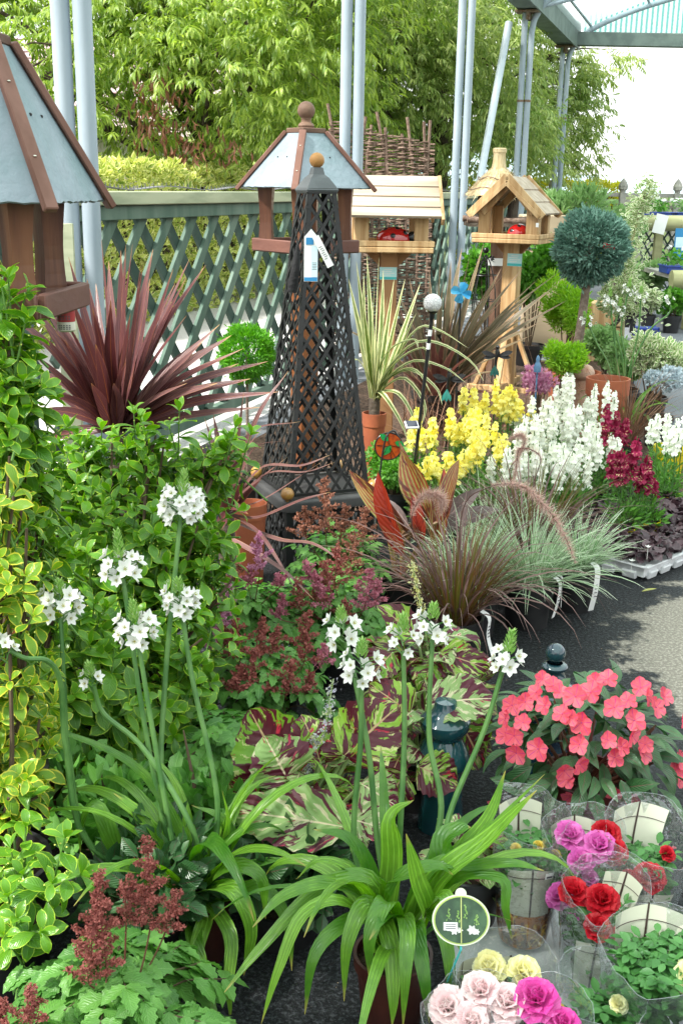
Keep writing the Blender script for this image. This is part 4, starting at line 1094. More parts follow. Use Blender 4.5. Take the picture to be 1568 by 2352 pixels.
# stained glass roundel on a stake
def roundel():
    c = at(892, 1025, 4.12); k = scale_at(4.12, .6); r = 31 * k
    b = at(866, 1175, 4.05)
    t = thing('glass_roundel', 'round orange stained glass ornament with green leaves on black stake', 'ornament', (b[0], b[1], 0)); o = np.array(t.location)
    face = rotz(R(8))
    rot = face @ rotx(R(90))
    mb = MB(); lathe(mb, [(.0005, -.002), (r, -.002), (r, .002), (.0005, .002)], c - o, 36, rot=rot); mb.build('orange_glass', M['orange_glass'], t, smooth=False, world=False)
    mb = MB(); tube(mb, [c - o + face @ A((r + .001) * math.cos(x), 0, (r + .001) * math.sin(x)) for x in np.linspace(0, 2 * math.pi, 37)], .003, 6, caps=False); mb.build('lead_rim', M['black'], t, world=False)
    tp = leaf_tpl(.55, 6, .42, .9, 0, 0, base=.03)
    for (dx, dz, an, s) in ((-.20, .55, 140, .85), (.65, .25, -20, .8), (.05, -.10, -125, .9)):
        mb = MB(); d = face @ A(math.cos(R(an)), 0, math.sin(R(an)))
        leaves(mb, [tp], c - o + face @ A(dx * r - .2 * r * math.cos(R(an)), -.0034, dz * r - .2 * r * math.sin(R(an))), d, face @ A(0, -1, 0), s * r, .5); mb.build('green_leaf', M['green_glass'], t, world=False)
    mb = MB()
    for (pa, pb) in (((0, .1), (-.1, .95)), ((.05, .1), (.9, -.1)), ((-.1, 0), (-.5, -.8)), ((.1, -.1), (.2, -.95)), ((.1, -.1), (.5, -.8)), ((0, 0), (-.9, .1))):
        bar(mb, c - o + face @ A(pa[0] * r, -.003, pa[1] * r), c - o + face @ A(pb[0] * r, -.003, pb[1] * r), .0016, .002, face @ A(0, -1, 0))
    mb.build('lead_lines', M['black'], t, world=False)
    mb = MB(); a = at(893, 992, 4.07)
    P = smooth_path([A(b[0], b[1], 0), b, at(873, 1080, 4.08), at(884, 1012, 4.09), at(893, 994, 4.10), at(905, 990, 4.11), at(912, 1000, 4.11)], 22)
    tube(mb, P - o, .0035, 8); mb.build('stake', M['black'], t, world=False)
    mb = MB(); tube(mb, [at(864.5, 1100, 4.05) - o, at(864, 1112, 4.05) - o], .006, 8); mb.build('sticker', M['white'], t, world=False)
M['orange_glass'] = plain('orange stained glass', (.42, .075, .012), (.30, .05, .015), .15, .6, nscale=45, lo=.4, hi=.6)
M['green_glass'] = plain('green stained glass', (.015, .22, .05), (.02, .30, .08), .15, .6, nscale=40)
roundel()
# glazed ceramic garden finials
def glaze(n, a_, b_): return plain(n, a_, b_, .08, .6, nscale=7, coat=.6)
M['navy_glaze'] = glaze('navy blue glaze', (.010, .022, .042), (.014, .05, .062)); M['teal_glaze'] = glaze('teal green glaze', (.010, .075, .085), (.012, .045, .06))
def ceramic(label, loc, prof, mat):
    t = thing('ceramic_finial', label, 'garden ornament', loc, 'glazed ceramic garden finials')
    for nm, pr in prof: mb = MB(); lathe(mb, pr, (0, 0, 0), 32); mb.build(nm, mat, t, world=False)
    return t
c = gp(1272, 1560, .27); k = .00112
bz = .27
bc = at(1275, 1500, c[1]); r = .0275; zb = bc[2]
ceramic('small navy glazed ball finial standing behind the pink flowers', (bc[0], c[1], 0), [
    ('pedestal', [(.001, 0), (.085, 0), (.085, .02), (.07, .04), (.066, zb - .16), (.085, zb - .13), (.078, zb - .105), (.048, zb - .092), (.032, zb - .07), (.026, zb - .052), (.026, zb - .046)]),
    ('ring', [(.026, zb - .047), (.034, zb - .044), (.036, zb - .037), (.032, zb - .031), (.022, zb - .028)]),
    ('ball', [(max(r * math.cos(x), .0005), zb + r * math.sin(x)) for x in np.linspace(-1.1, 1.57, 12)])], M['navy_glaze'])
c = gp(1020, 1690, .25)
tz = at(1022, 1622, c[1])[2]
kk = scale_at(c[1], .25)
def pz(y): return at(1022, y, c[1])[2]
ceramic('teal glazed ornamental pillar between the coleus leaves', (at(1020, 1690, c[1])[0], c[1], 0), [
    ('pillar', [(.001, 0), (.060, 0), (.060, pz(1905)), (.055, pz(1850)), (.050, pz(1800)), (.046, pz(1762))]),
    ('lower_bulge', [(.046, pz(1762)), (60 * kk, pz(1750)), (62 * kk, pz(1735)), (54 * kk, pz(1715)), (46 * kk, pz(1700)), (42 * kk, pz(1690))]),
    ('upper_bulge', [(42 * kk, pz(1690)), (48 * kk, pz(1682)), (58 * kk, pz(1665)), (58 * kk, pz(1652)), (46 * kk, pz(1640)), (30 * kk, pz(1630)), (26 * kk, pz(1618)), (24 * kk, pz(1610)), (.001, pz(1608))])], M['teal_glaze'])
# pot helper used by every plant
def pot(parent, r, h, mat, z0=0.0, soil=True, taper=.78, c=(0, 0), rim=True, name='pot'):
    mb = MB(); b = r * taper
    pr = [(.001, z0), (b, z0), (r * .97, z0 + h * .82)]
    if rim: pr += [(r * 1.04, z0 + h * .82), (r * 1.06, z0 + h), (r * .97, z0 + h), (r * .93, z0 + h * .85)]
    else: pr += [(r, z0 + h), (r * .96, z0 + h), (r * .93, z0 + h * .85)]
    lathe(mb, pr, (c[0], c[1], 0), 28); p = mb.build(name, mat, parent, world=False)
    if soil:
        mb = MB(); lathe(mb, [(r * .94, z0 + h * .88), (r * .5, z0 + h * .90), (.001, z0 + h * .91)], (c[0], c[1], 0), 20); mb.build('compost', M['soil'], p, world=False)
    return p
# ================================================================== plants
def ribbon_path(mb, pts, width, prof=p_strap, fold=.25, var=None, hint=None, n=12, twist=0.0, mat=0):
    P = smooth_path(pts, n + 1); T = nrm(np.gradient(P, axis=0))
    hint = A(0, 0, 1) if hint is None else np.asarray(hint, float)
    t = np.linspace(0, 1, n + 1)
    s = np.cross(T, hint[None] if hint.ndim == 1 else hint); l = np.linalg.norm(s, axis=1)
    for i in range(n + 1):
        if l[i] < .15: s[i] = s[i - 1] if i else np.cross(T[i], A(.3, -1, .2))
    s = nrm(s); nn = np.cross(s, T)
    th = twist * t; S = s * np.cos(th)[:, None] + nn * np.sin(th)[:, None]; Nn = nn * np.cos(th)[:, None] - s * np.sin(th)[:, None]
    w = (prof(t) * width / 2)[:, None]
    V = np.stack([P - S * w + Nn * fold * w, P, P + S * w + Nn * fold * w], 1).reshape(-1, 3)
    F, U = [], []
    for i in range(n):
        for j in range(2):
            b = i * 3 + j; F.append((b, b + 1, b + 4, b + 3)); U.append(((j / 2, t[i]), ((j + 1) / 2, t[i]), ((j + 1) / 2, t[i + 1]), (j / 2, t[i + 1])))
    mb.add(V, F, None, U, None, random.random() if var is None else var, mat)
    return P
# ---- leaf materials
M['euon'] = leafmat('green euonymus leaves with lime rims', (.040, .145, .008), (.14, .33, .020), marg=(.36, .52, .04), mw=.10, rib=(.12, .30, .05), rw=.035, trans=.28, rough=.3, spec=.5)
M['euon_gold'] = leafmat('golden rimmed euonymus leaves', (.085, .22, .012), (.24, .40, .03), marg=(.58, .55, .05), mw=.22, trans=.3, rough=.32)
M['euon_stem'] = plain('green shoots', (.10, .22, .04), (.08, .16, .03), .6, .3)
M['woody'] = plain('brown twigs', (.07, .05, .03), (.10, .07, .045), .85, .2)
M['bud'] = plain('yellow green flower buds', (.50, .55, .10), (.42, .5, .08), .6, .3)
M['cord_red'] = leafmat('dark red sword leaves', (.075, .022, .024), (.15, .055, .055), marg=(.26, .10, .07), mw=.04, rib=(.34, .12, .045), rw=.03, trans=.16, rough=.36, spec=.55, tip=(.30, .15, .06), bnoise=2)
M['cord_pink'] = leafmat('mauve red sword leaves', (.105, .042, .042), (.19, .095, .088), marg=(.32, .17, .11), mw=.06, rib=(.34, .16, .10), rw=.03, trans=.16, rough=.38, spec=.5, tip=(.42, .26, .10), bnoise=2)
M['cord_var'] = leafmat('green sword leaves striped with cream', (.085, .17, .035), (.14, .24, .06), marg=(.66, .66, .36), mw=.54, rib=(.30, .15, .05), rw=.05, trans=.25, rough=.35)
M['phormium'] = leafmat('bronze flax leaves', (.115, .095, .05), (.19, .175, .105), marg=(.42, .26, .17), mw=.16, trans=.16, rough=.35, stripes=((.25, .17, .10), 3, .18))
M['phormium_red'] = leafmat('red brown flax leaves', (.11, .04, .035), (.20, .085, .07), marg=(.33, .18, .12), mw=.12, trans=.18, rough=.4)
M['thuja'] = leafmat('bright green conifer sprays', (.06, .24, .012), (.16, .44, .03), trans=.3, rough=.5)
M['lime'] = leafmat('lime green feathery shoots', (.18, .40, .02), (.34, .56, .05), trans=.35, rough=.5)
M['bluefir'] = leafmat('blue green conifer sprays', (.06, .15, .11), (.20, .34, .27), trans=.2, rough=.5)
M['shrub'] = leafmat('fresh green shrub leaves', (.06, .20, .02), (.15, .36, .05), trans=.32, rough=.4)
M['greyshrub'] = leafmat('soft grey green foliage', (.16, .28, .09), (.26, .42, .16), trans=.3, rough=.5)
M['whitevar'] = leafmat('white edged leaves', (.16, .30, .08), (.30, .42, .16), marg=(.74, .74, .55), mw=.5, trans=.3, rough=.45)
M['drygrass'] = leafmat('brown dry stems', (.16, .075, .045), (.30, .17, .10), trans=.15, rough=.6)
M['astilbe_leaf'] = leafmat('fern like green leaflets', (.055, .175, .028), (.15, .35, .065), rib=(.18, .36, .10), rw=.03, trans=.28, rough=.4)
M['plume_red'] = leafmat('maroon plume florets', (.21, .048, .042), (.38, .13, .105), trans=.2, rough=.7)
M['plume_brown'] = leafmat('faded brown plume florets', (.22, .085, .055), (.36, .16, .10), trans=.2, rough=.7)
M['plume_pink'] = leafmat('pink plume florets', (.36, .09, .14), (.56, .24, .30), trans=.25, rough=.7)
M['plume_mauve'] = leafmat('mauve pink plume florets', (.42, .14, .26), (.62, .34, .46), trans=.25, rough=.7)
M['coleus'] = leafmat('coleus leaves blotched maroon and lime', (.11, .27, .02), (.27, .45, .05), blotch=[((.50, .52, .20), 9.0, .34, 11.0), ((.085, .010, .020), 6.0, .54, 0.0), ((.46, .02, .05), 8.0, .17, 5.0)], rib=(.50, .34, .18), rw=.03, trans=.28, rough=.45, bnoise=3)
M['coleus_pale'] = leafmat('pale coleus leaves blotched maroon', (.19, .33, .09), (.30, .42, .16), blotch=[((.58, .54, .34), 9.0, .32, 7.0), ((.09, .01, .025), 5.0, .42, 3.0), ((.40, .03, .08), 8.0, .16, 9.0)], rib=(.7, .6, .4), rw=.03, trans=.28, rough=.5, bnoise=3)
M['strap'] = leafmat('glossy strap leaves', (.040, .15, .012), (.18, .36, .035), tip=(.34, .30, .07), trans=.34, rough=.30, spec=.55, stripes=((.22, .45, .05), 4, .12))
M['stem_green'] = plain('smooth green flower stalk', (.045, .13, .03), (.10, .21, .055), .42, .4, nscale=14)
M['petal_white'] = leafmat('white petals', (.80, .80, .76), (.86, .86, .84), trans=.3, rough=.55, rib=(.72, .78, .6), rw=.04, tcol=(.8, .8, .75))
M['anther'] = plain('yellow green flower centre', (.42, .40, .10), (.3, .34, .08), .6)
M['grass_purple'] = leafmat('purple fountain grass blades', (.11, .06, .052), (.24, .145, .13), trans=.2, rough=.42)
M['grass_olive'] = leafmat('olive and red grass blades', (.11, .14, .02), (.19, .075, .035), trans=.25, rough=.4)
M['plume_grass'] = leafmat('pinkish beige grass plume hairs', (.46, .28, .24), (.66, .50, .44), trans=.3, rough=.7)
M['grass_blue'] = leafmat('grey green grass blades with white rims', (.13, .28, .10), (.27, .43, .22), marg=(.70, .76, .60), mw=.38, trans=.25, rough=.42)
M['snap_leaf'] = leafmat('narrow green leaves', (.07, .20, .03), (.15, .34, .06), trans=.3, rough=.4)
M['snap_yellow'] = leafmat('yellow snapdragon petals', (.82, .72, .10), (.87, .84, .38), trans=.35, rough=.5)
M['snap_white'] = leafmat('white snapdragon petals', (.84, .85, .76), (.88, .88, .84), trans=.35, rough=.5)
M['snap_red'] = leafmat('crimson snapdragon petals', (.20, .006, .035), (.42, .02, .10), trans=.3, rough=.5, blotch=[((.78, .66, .34), 2.5, .2, 1.0)])
M['impatiens'] = leafmat('coral pink petals', (.68, .065, .11), (.80, .20, .25), trans=.3, rough=.45, rib=(.55, .03, .22), rw=.06)
M['imp_leaf'] = leafmat('dark green pointed leaves', (.022, .075, .022), (.06, .145, .05), rib=(.13, .05, .05), rw=.035, trans=.18, rough=.33, spec=.55)
M['heuchera'] = leafmat('dark purple leaves', (.028, .012, .018), (.085, .045, .055), trans=.1, rough=.4, spec=.5)
M['canna'] = leafmat('canna leaves striped red and gold', (.15, .032, .018), (.26, .075, .028), stripes=((.27, .24, .07), 7, .36), blotch=[((.10, .03, .02), 3.0, .42, 2.0)], rib=(.30, .05, .03), rw=.03, trans=.2, rough=.35, tcol=None)
M['canna_red'] = leafmat('glowing red canna leaf', (.28, .025, .016), (.36, .06, .025), blotch=[((.14, .02, .015), 3.0, .36, 2.0)], rib=(.2, .03, .03), rw=.03, trans=.25, rough=.35)
M['canna_grey'] = leafmat('dull grey purple canna leaf', (.13, .085, .085), (.17, .13, .12), rib=(.3, .2, .18), rw=.03, trans=.15, rough=.4)
M['rose_leaf'] = leafmat('small rose leaves', (.04, .15, .03), (.10, .27, .07), trans=.25, rough=.38)
# ---- templates
EU = [leaf_tpl(.46, 6, .58, .9, .10, d, .03, seed=i) for i, d in enumerate((.35, .6, .9, 1.2))]
TINY = [leaf_tpl(.6, 1, .5, .6, .1, .2, base=.4), leaf_tpl(.8, 2, .5, .6, .2, .6, base=.3)]
LANCE = [leaf_tpl(.22, 3, .45, .8, .15, d, seed=i) for i, d in enumerate((.3, .8))]
SERR = [leaf_tpl(.55, 9, .42, .75, .14, d, .02, serr=.17, seed=i) for i, d in enumerate((.3, .6, .9))]
OVAL = [leaf_tpl(.6, 3, .5, .8, .12, d, seed=i) for i, d in enumerate((.2, .6))]
PET = [leaf_tpl(.60, 4, .5, .9, .12, -.5 + .3 * i, seed=i) for i in range(2)]
CO = [leaf_tpl(.78, 12, .40, .7, .10, d, .10, serr=.05, nx=6, seed=i) for i, d in enumerate((.3, .7, 1.1, 1.4))]
CAN = [leaf_tpl(.36, 9, .42, .85, .10, d, .05, nx=4, seed=i) for i, d in enumerate((.1, .35))]
# ---- euonymus
def shoots(mlf, mst, mbd, P, D, size, npair=4, buds=.3, gap=.5):
    P = np.asarray(P, float); D = nrm(D); N = len(P)
    ref = np.cross(D, rand_dirs(N)); ref = nrm(ref); oth = np.cross(D, ref)
    for k in range(npair):
        f = k / (npair - 1)
        pos = P - D * (size * gap * (npair - 1 - k))[:, None] if not np.isscalar(size) else P - D * (size * gap * (npair - 1 - k))
        r1 = ref if k % 2 == 0 else oth
        for sg in (-1, 1):
            el = -.15 + .95 * f + rng.normal(0, .15, N)
            d = nrm(r1 * sg + D * el[:, None] + rng.normal(0, .12, (N, 3)))
            s = (size if np.isscalar(size) else size) * (1.0 - .35 * (f > .99)) * rng.uniform(.78, 1.15, N)
            leaves(mlf, EU, pos, d, nrm(D + rng.normal(0, .2, (N, 3)) + A(0, 0, .5)), s, np.clip(rng.normal(.4 + .25 * f, .22, N), 0, 1))
    for sg in (-1, 1):                       # closed tip pair
        leaves(mlf, EU, P, nrm(D * 1.3 + ref * sg * .35), ref * -sg, size * .62 * np.ones(N), rng.uniform(.6, 1, N))
    for i in range(N):
        L_ = (size if np.isscalar(size) else size[i])
        tube(mst, [P[i] - D[i] * L_ * gap * (npair + 1.2) - A(0, 0, L_ * .25), P[i] - D[i] * L_ * gap * (npair * .5), P[i]], [.0028, .0024, .0016], 5)
        if random.random() < buds:
            for _ in range(7):
                q = P[i] - D[i] * L_ * random.uniform(.4, 1.6) + ref[i] * random.uniform(-.4, .4) * L_ + oth[i] * random.uniform(-.4, .4) * L_ + D[i] * L_ * .35
                ball(mbd, q, .0022, 5)
def euonymus(label, base, lobes, size, mat, dens, potr=.15, poth=.22, buds=.3, extra=None, group='euonymus shrubs'):
    t = thing('euonymus_shrub', label, 'shrub', (base[0], base[1], 0), group)
    ml, ms, mbd = MB(), MB(), MB(); Ps, Ds = [], []
    for c, r in lobes:
        n = max(4, int(dens * r * r)); d = rand_dirs(n, -.45, 1)
        # outer and inner shells so the inside is leafy as well
        for q, m_ in ((1.0, n), (.68, n // 2)):
            dd = rand_dirs(m_, -.55, 1); Ps.append(c + dd * r * q * rng.uniform(.88, 1.08, (m_, 1))); Ds.append(nrm(dd + A(0, 0, .75) + rng.normal(0, .25, (m_, 3))))
        mbw = ms
    if extra is not None: Ps.append(np.array([e[0] for e in extra])); Ds.append(np.array([e[1] for e in extra]))
    P = np.concatenate(Ps); D = np.concatenate(Ds)
    shoots(ml, ms, mbd, P, D, size, buds=buds)
    ml.build('leaves', mat, t); ms.build('shoots', M['euon_stem'], t)
    if mbd.n: mbd.build('flower_buds', M['bud'], t)['kind'] = 'stuff'
    mw_ = MB(); b = A(base[0], base[1], poth * .8)
    for c, r in lobes:
        for _ in range(3):
            e = np.asarray(c) + rng.normal(0, r * .4, 3); tube(mw_, smooth_path([b + rng.normal(0, .02, 3) * A(1, 1, 0), (b + e) / 2 + rng.normal(0, .03, 3), e], 7), np.linspace(.008, .003, 7), 5)
    mw_.build('branches', M['woody'], t)
    pot(t, potr, poth, M['blackplastic'])
    return t
lb = lambda x, y, Y, r: (at(x, y, Y), r)
mainl = [lb(400, 1065, 3.1, .13), lb(250, 1110, 3.05, .15), lb(470, 1080, 3.1, .08), lb(420, 1210, 3.0, .15), lb(140, 1230, 2.8, .15), lb(300, 1270, 2.85, .17), lb(440, 1330, 2.85, .13), lb(170, 1380, 2.65, .15), lb(330, 1430, 2.72, .16), lb(440, 1500, 2.72, .11), lb(230, 1530, 2.55, .15), lb(380, 1600, 2.62, .12), lb(130, 1560, 2.5, .12), lb(470, 1240, 2.95, .09), lb(300, 1680, 2.6, .11), lb(420, 1700, 2.65, .07), lb(190, 1050, 3.05, .09), lb(330, 1010, 3.1, .07), lb(110, 1110, 2.9, .10), lb(510, 1040, 3.1, .05), lb(120, 1680, 2.5, .10), lb(200, 1720, 2.55, .09)]
euonymus('big green euonymus bush with lime leaf rims below the red cordyline', (gp(260, 1900, .0)[0], 2.72), mainl, .074, M['euon'], 780, .17, .24, extra=[(at(308, 950, 3.05), A(0, 0, 1)), (at(412, 945, 3.05), A(.05, 0, 1)), (at(540, 985, 3.05), A(.3, 0, 1)), (at(575, 1000, 3.06), A(.3, 0, 1))])
leftl = [lb(15, 720, 2.35, .06), lb(20, 830, 2.32, .10), lb(55, 900, 2.3, .06), lb(40, 980, 2.32, .10), lb(-30, 1000, 2.3, .13), lb(70, 1090, 2.38, .07), lb(-20, 1150, 2.3, .12), lb(-90, 850, 2.35, .12), lb(-60, 1300, 2.2, .12), lb(80, 1200, 2.4, .08), lb(90, 1320, 2.42, .08), lb(85, 1450, 2.4, .08)]
euonymus('tall green euonymus at the left edge growing up past the big slate bird table', (at(-60, 1500, 2.3)[0], 2.3), leftl, .072, M['euon'], 700, .14, .24, extra=[(at(20, 640, 2.33), A(0, 0, 1)), (at(5, 660, 2.3), A(-.1, 0, 1))])
goldl = [lb(-10, 1130, 2.12, .07), lb(10, 1230, 2.1, .08), lb(30, 1330, 2.08, .08), lb(0, 1440, 2.02, .10), lb(40, 1540, 2.0, .07), lb(-20, 1620, 1.98, .09), lb(30, 1660, 2.0, .06), lb(60, 1760, 2.02, .07), lb(0, 1740, 1.95, .08), lb(70, 1640, 2.1, .07), lb(20, 1830, 1.95, .06)]
euonymus('golden yellow rimmed euonymus at the left edge below the tall green one', (at(-40, 1800, 2.0)[0], 2.0), goldl, .056, M['euon_gold'], 620, .12, .2, buds=.2)
sprig = [(at(150, 1925, 1.78), A(.3, 0, 1)), (at(185, 2010, 1.74), A(.9, -.2, .5)), (at(60, 1900, 1.84), A(.1, 0, 1)), (at(120, 2030, 1.72), A(.3, -.4, .9)), (at(55, 2010, 1.78), A(-.2, -.2, 1)), (at(40, 2110, 1.7), A(.2, -.4, .7)), (at(95, 2140, 1.68), A(.4, -.5, .4)), (at(10, 2150, 1.7), A(-.2, -.3, .8)), (at(70, 1830, 1.9), A(.2, 0, 1)), (at(25, 1950, 1.8), A(-.1, -.1, 1)), (at(20, 2060, 1.74), A(0, -.3, 1))]
euonymus('young lime rimmed euonymus sprigs low at the left edge above the front astilbe', (at(-20, 2250, 1.8)[0], 1.86), [lb(-10, 2040, 1.85, .06)], .062, M['euon'], 300, .11, .16, extra=sprig)
# ---- sword leaved plants from listed tips
def swords(mb, base, tips, width, bow=.06, prof=p_sword, r0=.02, fold=.35, hintk=1.0):
    for (tip, w) in tips:
        d = tip - base; hz = A(d[0], d[1], 0); L_ = np.linalg.norm(d)
        b = base + nrm(hz + 1e-6) * r0 + rng.normal(0, .006, 3)
        mid = b + (tip - b) * .5 + A(0, 0, bow * L_) * (1 if np.linalg.norm(hz) > .4 * L_ else .25) + rng.normal(0, .008, 3)
        ax = nrm(hz + 1e-6); hint = nrm(A(0, 0, 1) * .5 - ax * .7 + A(rng.normal(0, .25), -.75, 0))
        ribbon_path(mb, [b, mid, tip], width * w, prof, fold, None, hint, 12, rng.uniform(-.3, .3))
def cordyline_red():
    Y = 3.95; b = at(268, 985, Y)
    t = thing('cordyline', 'big dark red cordyline with upright sword leaves in front of the green fence', 'cordyline', (b[0], b[1], 0), 'cordylines')
    tips = []
    for (x, y, dy, w) in [(158, 590, .05, .8), (233, 548, -.1, 1), (200, 640, .12, .9), (278, 575, .1, 1), (305, 560, -.12, 1), (330, 600, -.2, 1.1), (352, 572, .16, 1), (398, 618, -.05, 1), (403, 650, .1, .9), (255, 690, -.28, 1.1), (300, 720, -.3, 1.1), (220, 790, -.33, 1.1), (345, 640, .2, 1),
                          (92, 728, .05, 1), (105, 700, .2, .9), (128, 760, -.1, 1), (148, 780, -.12, .9), (85, 850, .05, 1), (78, 940, -.05, 1), (100, 900, -.2, 1), (70, 1020, .1, .9), (180, 720, -.2, 1),
                          (505, 745, .1, 1), (470, 780, -.05, 1), (532, 770, -.02, 1), (450, 810, -.2, 1), (560, 800, -.12, 1), (548, 835, .12, .9), (500, 880, -.2, 1), (430, 880, -.25, 1), (600, 935, .0, .8), (640, 900, -.1, 1), (575, 870, -.15, 1), (520, 820, -.2, 1), (490, 760, .15, 1), (615, 830, .05, .9), (60, 800, -.1, 1), (70, 880, .1, 1), (250, 600, .25, 1), (380, 700, .2, 1), (290, 830, -.34, 1.2), (262, 880, -.30, 1.1), (210, 880, -.3, 1)]:
        tips.append((at(x, y, Y + dy), w))
    m1, m2 = MB(), MB()
    ex = [(b + A(r_ * math.cos(a_), r_ * math.sin(a_) * .8, h_), random.uniform(.8, 1.1)) for r_, a_, h_ in ((random.uniform(.12, .55), random.uniform(0, 6.28), random.uniform(.42, .68)) for _ in range(15))]
    swords(m1, b, tips[:22] + tips[31:] + ex, .052); swords(m2, b, tips[22:31], .052, .03)
    m1.build('leaves', M['cord_red'], t); m2.build('outer_leaves', M['cord_pink'], t)
    mb = MB(); tube(mb, [A(b[0], b[1], .25), b], [.035, .03], 10); mb.build('stem', M['bark'], t)
    pot(t, .14, .26, M['terracotta'])
cordyline_red()
def cordyline_low():
    Y = 3.85; b = at(520, 1175, Y)
    t = thing('cordyline', 'low mauve red cordyline with thin spreading leaves beside the obelisk plinth', 'cordyline', (b[0], b[1], 0), 'cordylines')
    m = MB()
    for pts in ([(520, 1160, 0), (590, 960, -.05), (662, 852, 0)], [(525, 1165, 0), (570, 1000, 0), (690, 968, -.3)], [(525, 1165, 0), (580, 1035, -.1), (655, 1012, -.3)], [(530, 1165, 0), (600, 1075, -.1), (690, 1070, -.3), (758, 1045, -.35)],
                [(530, 1165, 0), (610, 1090, -.15), (700, 1085, -.35), (768, 1062, -.4)], [(520, 1170, 0), (600, 1150, -.2), (740, 1060, -.4)], [(515, 1180, 0), (560, 1130, -.1), (660, 1050, -.2)], [(470, 1210, -.3), (560, 1255, -.45), (650, 1310, -.6), (722, 1378, -.7)],
                [(540, 1200, 0), (640, 1240, -.25), (720, 1250, -.4), (800, 1300, -.5)], [(520, 1180, 0), (500, 1060, 0), (470, 960, .05)], [(522, 1180, 0), (545, 1020, 0), (560, 900, 0)], [(520, 1180, 0), (590, 1190, -.2), (690, 1150, -.35), (760, 1130, -.4)], [(510, 1180, 0), (480, 1120, 0), (440, 1050, 0)], [(525, 1180, 0), (590, 1220, -.3), (640, 1290, -.5), (680, 1360, -.6)], [(520, 1180, 0), (535, 1080, -.1), (600, 985, -.2)]):
        ribbon_path(m, [at(x, y, Y + dy) for x, y, dy in pts], random.uniform(.017, .026), p_sword, .3, None, A(.1, -.6, .8), 14, random.uniform(-.4, .4))
    m.build('leaves', M['cord_pink'], t)
    m = MB(); swords(m, b, [(at(x, y, Y + d), 1) for x, y, d in ((450, 1010, .1), (490, 950, .1), (540, 1000, -.2), (560, 1110, -.3), (480, 1250, -.2), (600, 1100, -.1), (520, 1040, -.15), (570, 1180, -.3))], .04)
    m.build('inner_leaves', M['cord_red'], t)
    mb = MB(); tube(mb, [A(b[0], b[1], .2), b], [.03, .028], 10); mb.build('stem', M['bark'], t)
cordyline_low()
c = at(574, 1175, 4.28); t = thing('terracotta_pot', 'orange terracotta pot standing left of the black obelisk plinth', 'pot', (c[0], 4.28, 0)); pot(t, .065, .33, M['terracotta'], taper=.8)
def cordyline_var():
    Y = 5.9; b = at(860, 915, Y)
    t = thing('cordyline', 'cream and green striped cordyline in terracotta pot right of the obelisk', 'cordyline', (b[0], b[1], 0), 'cordylines')
    m = MB(); tips = []
    for (x, y, dy) in [(818, 600, 0), (842, 585, .1), (870, 590, -.1), (905, 640, .1), (930, 640, 0), (800, 640, .1), (860, 640, -.2), (890, 680, -.2), (830, 680, -.15), (965, 650, .1), (915, 700, -.2), (850, 700, .2), (880, 620, .2), (835, 630, .15), (955, 720, -.1), (815, 720, -.2)]: tips.append((at(x, y, Y + dy), 1))
    swords(m, b, tips, .042, .04)
    for pts in ([(905, 830), (960, 755), (1010, 760), (1075, 800)], [(890, 850), (950, 790), (1010, 790), (1080, 830), (1110, 875)], [(890, 870), (950, 830), (1020, 845), (1070, 880)], [(885, 890), (930, 870), (975, 930), (965, 985)], [(880, 880), (940, 850), (1000, 890), (1015, 930)], [(880, 900), (915, 905), (945, 950), (955, 990)], [(870, 900), (890, 920), (920, 970), (935, 1010)], [(865, 860), (900, 800), (950, 780), (960, 800)], [(880, 870), (925, 820), (975, 800), (985, 840)], [(850, 880), (825, 830), (800, 830)], [(885, 880), (925, 850), (960, 855), (990, 905)]):
        ribbon_path(m, [b + A(0, 0, .0)] + [at(x, y, Y - .05 - .06 * k) for k, (x, y) in enumerate(pts)], .036, p_sword, .3, None, A(0, -.4, .9), 14)
    m.build('leaves', M['cord_var'], t)
    m = MB(); tube(m, [A(b[0], b[1], .2), b], [.028, .03], 10); m.build('stem', M['bark'], t)
    z = at(860, 948, Y)[2]; pot(t, .062, z, M['terracotta'], taper=.72)
cordyline_var()
def phormium():
    Y = 7.4; b = at(1000, 925, Y)
    t = thing('flax_plant', 'bronze flax with long stiff leaves fanning across the gabled bird table pole', 'flax', (b[0], b[1], 0))
    m1, m2 = MB(), MB(); tips = []
    for (x, y, dy) in [(1285, 622, -.3), (1235, 640, -.4), (1200, 615, -.2), (1170, 610, -.5), (1110, 560, .1), (1080, 580, -.2), (1060, 570, .2), (1035, 600, .1), (1010, 590, 0), (985, 620, .2), (1135, 640, -.3), (1160, 680, -.5), (1250, 700, -.5), (1300, 690, -.3), (1240, 740, -.6), (1220, 770, -.6), (1190, 720, -.5), (1110, 680, -.4), (1060, 660, -.3), (1180, 810, -.7), (1130, 780, -.7), (1150, 850, -.7), (940, 640, .1), (960, 700, -.2), (1085, 640, 0), (1270, 660, .1), (1020, 660, -.3)]: tips.append((at(x, y, Y + dy), random.uniform(.8, 1.15)))
    tips += [(b + A(r_ * math.cos(a_), -abs(r_ * math.sin(a_)) * .6, h_), 1) for r_, a_, h_ in ((random.uniform(.3, .8), random.uniform(0, 6.28), random.uniform(.5, .95)) for _ in range(16))]
    swords(m1, b, tips, .062, .07)
    for (x, y, dy) in [(915, 700, .1), (900, 760, 0), (935, 790, -.2), (960, 760, -.3), (990, 740, -.4), (1020, 760, -.5), (1050, 790, -.6), (1085, 810, -.7), (920, 850, -.2), (1040, 730, -.4), (950, 720, .1), (1000, 800, -.5), (1100, 850, -.7), (975, 830, -.5), (890, 810, .1), (1060, 850, -.6), (1130, 900, -.6)]:
        swords(m2, b, [(at(x, y, Y + dy), 1)], .055, .05)
    m1.build('leaves', M['phormium'], t); m2.build('inner_leaves', M['phormium_red'], t)
    pot(t, .16, .24, M['blackplastic'])
phormium()
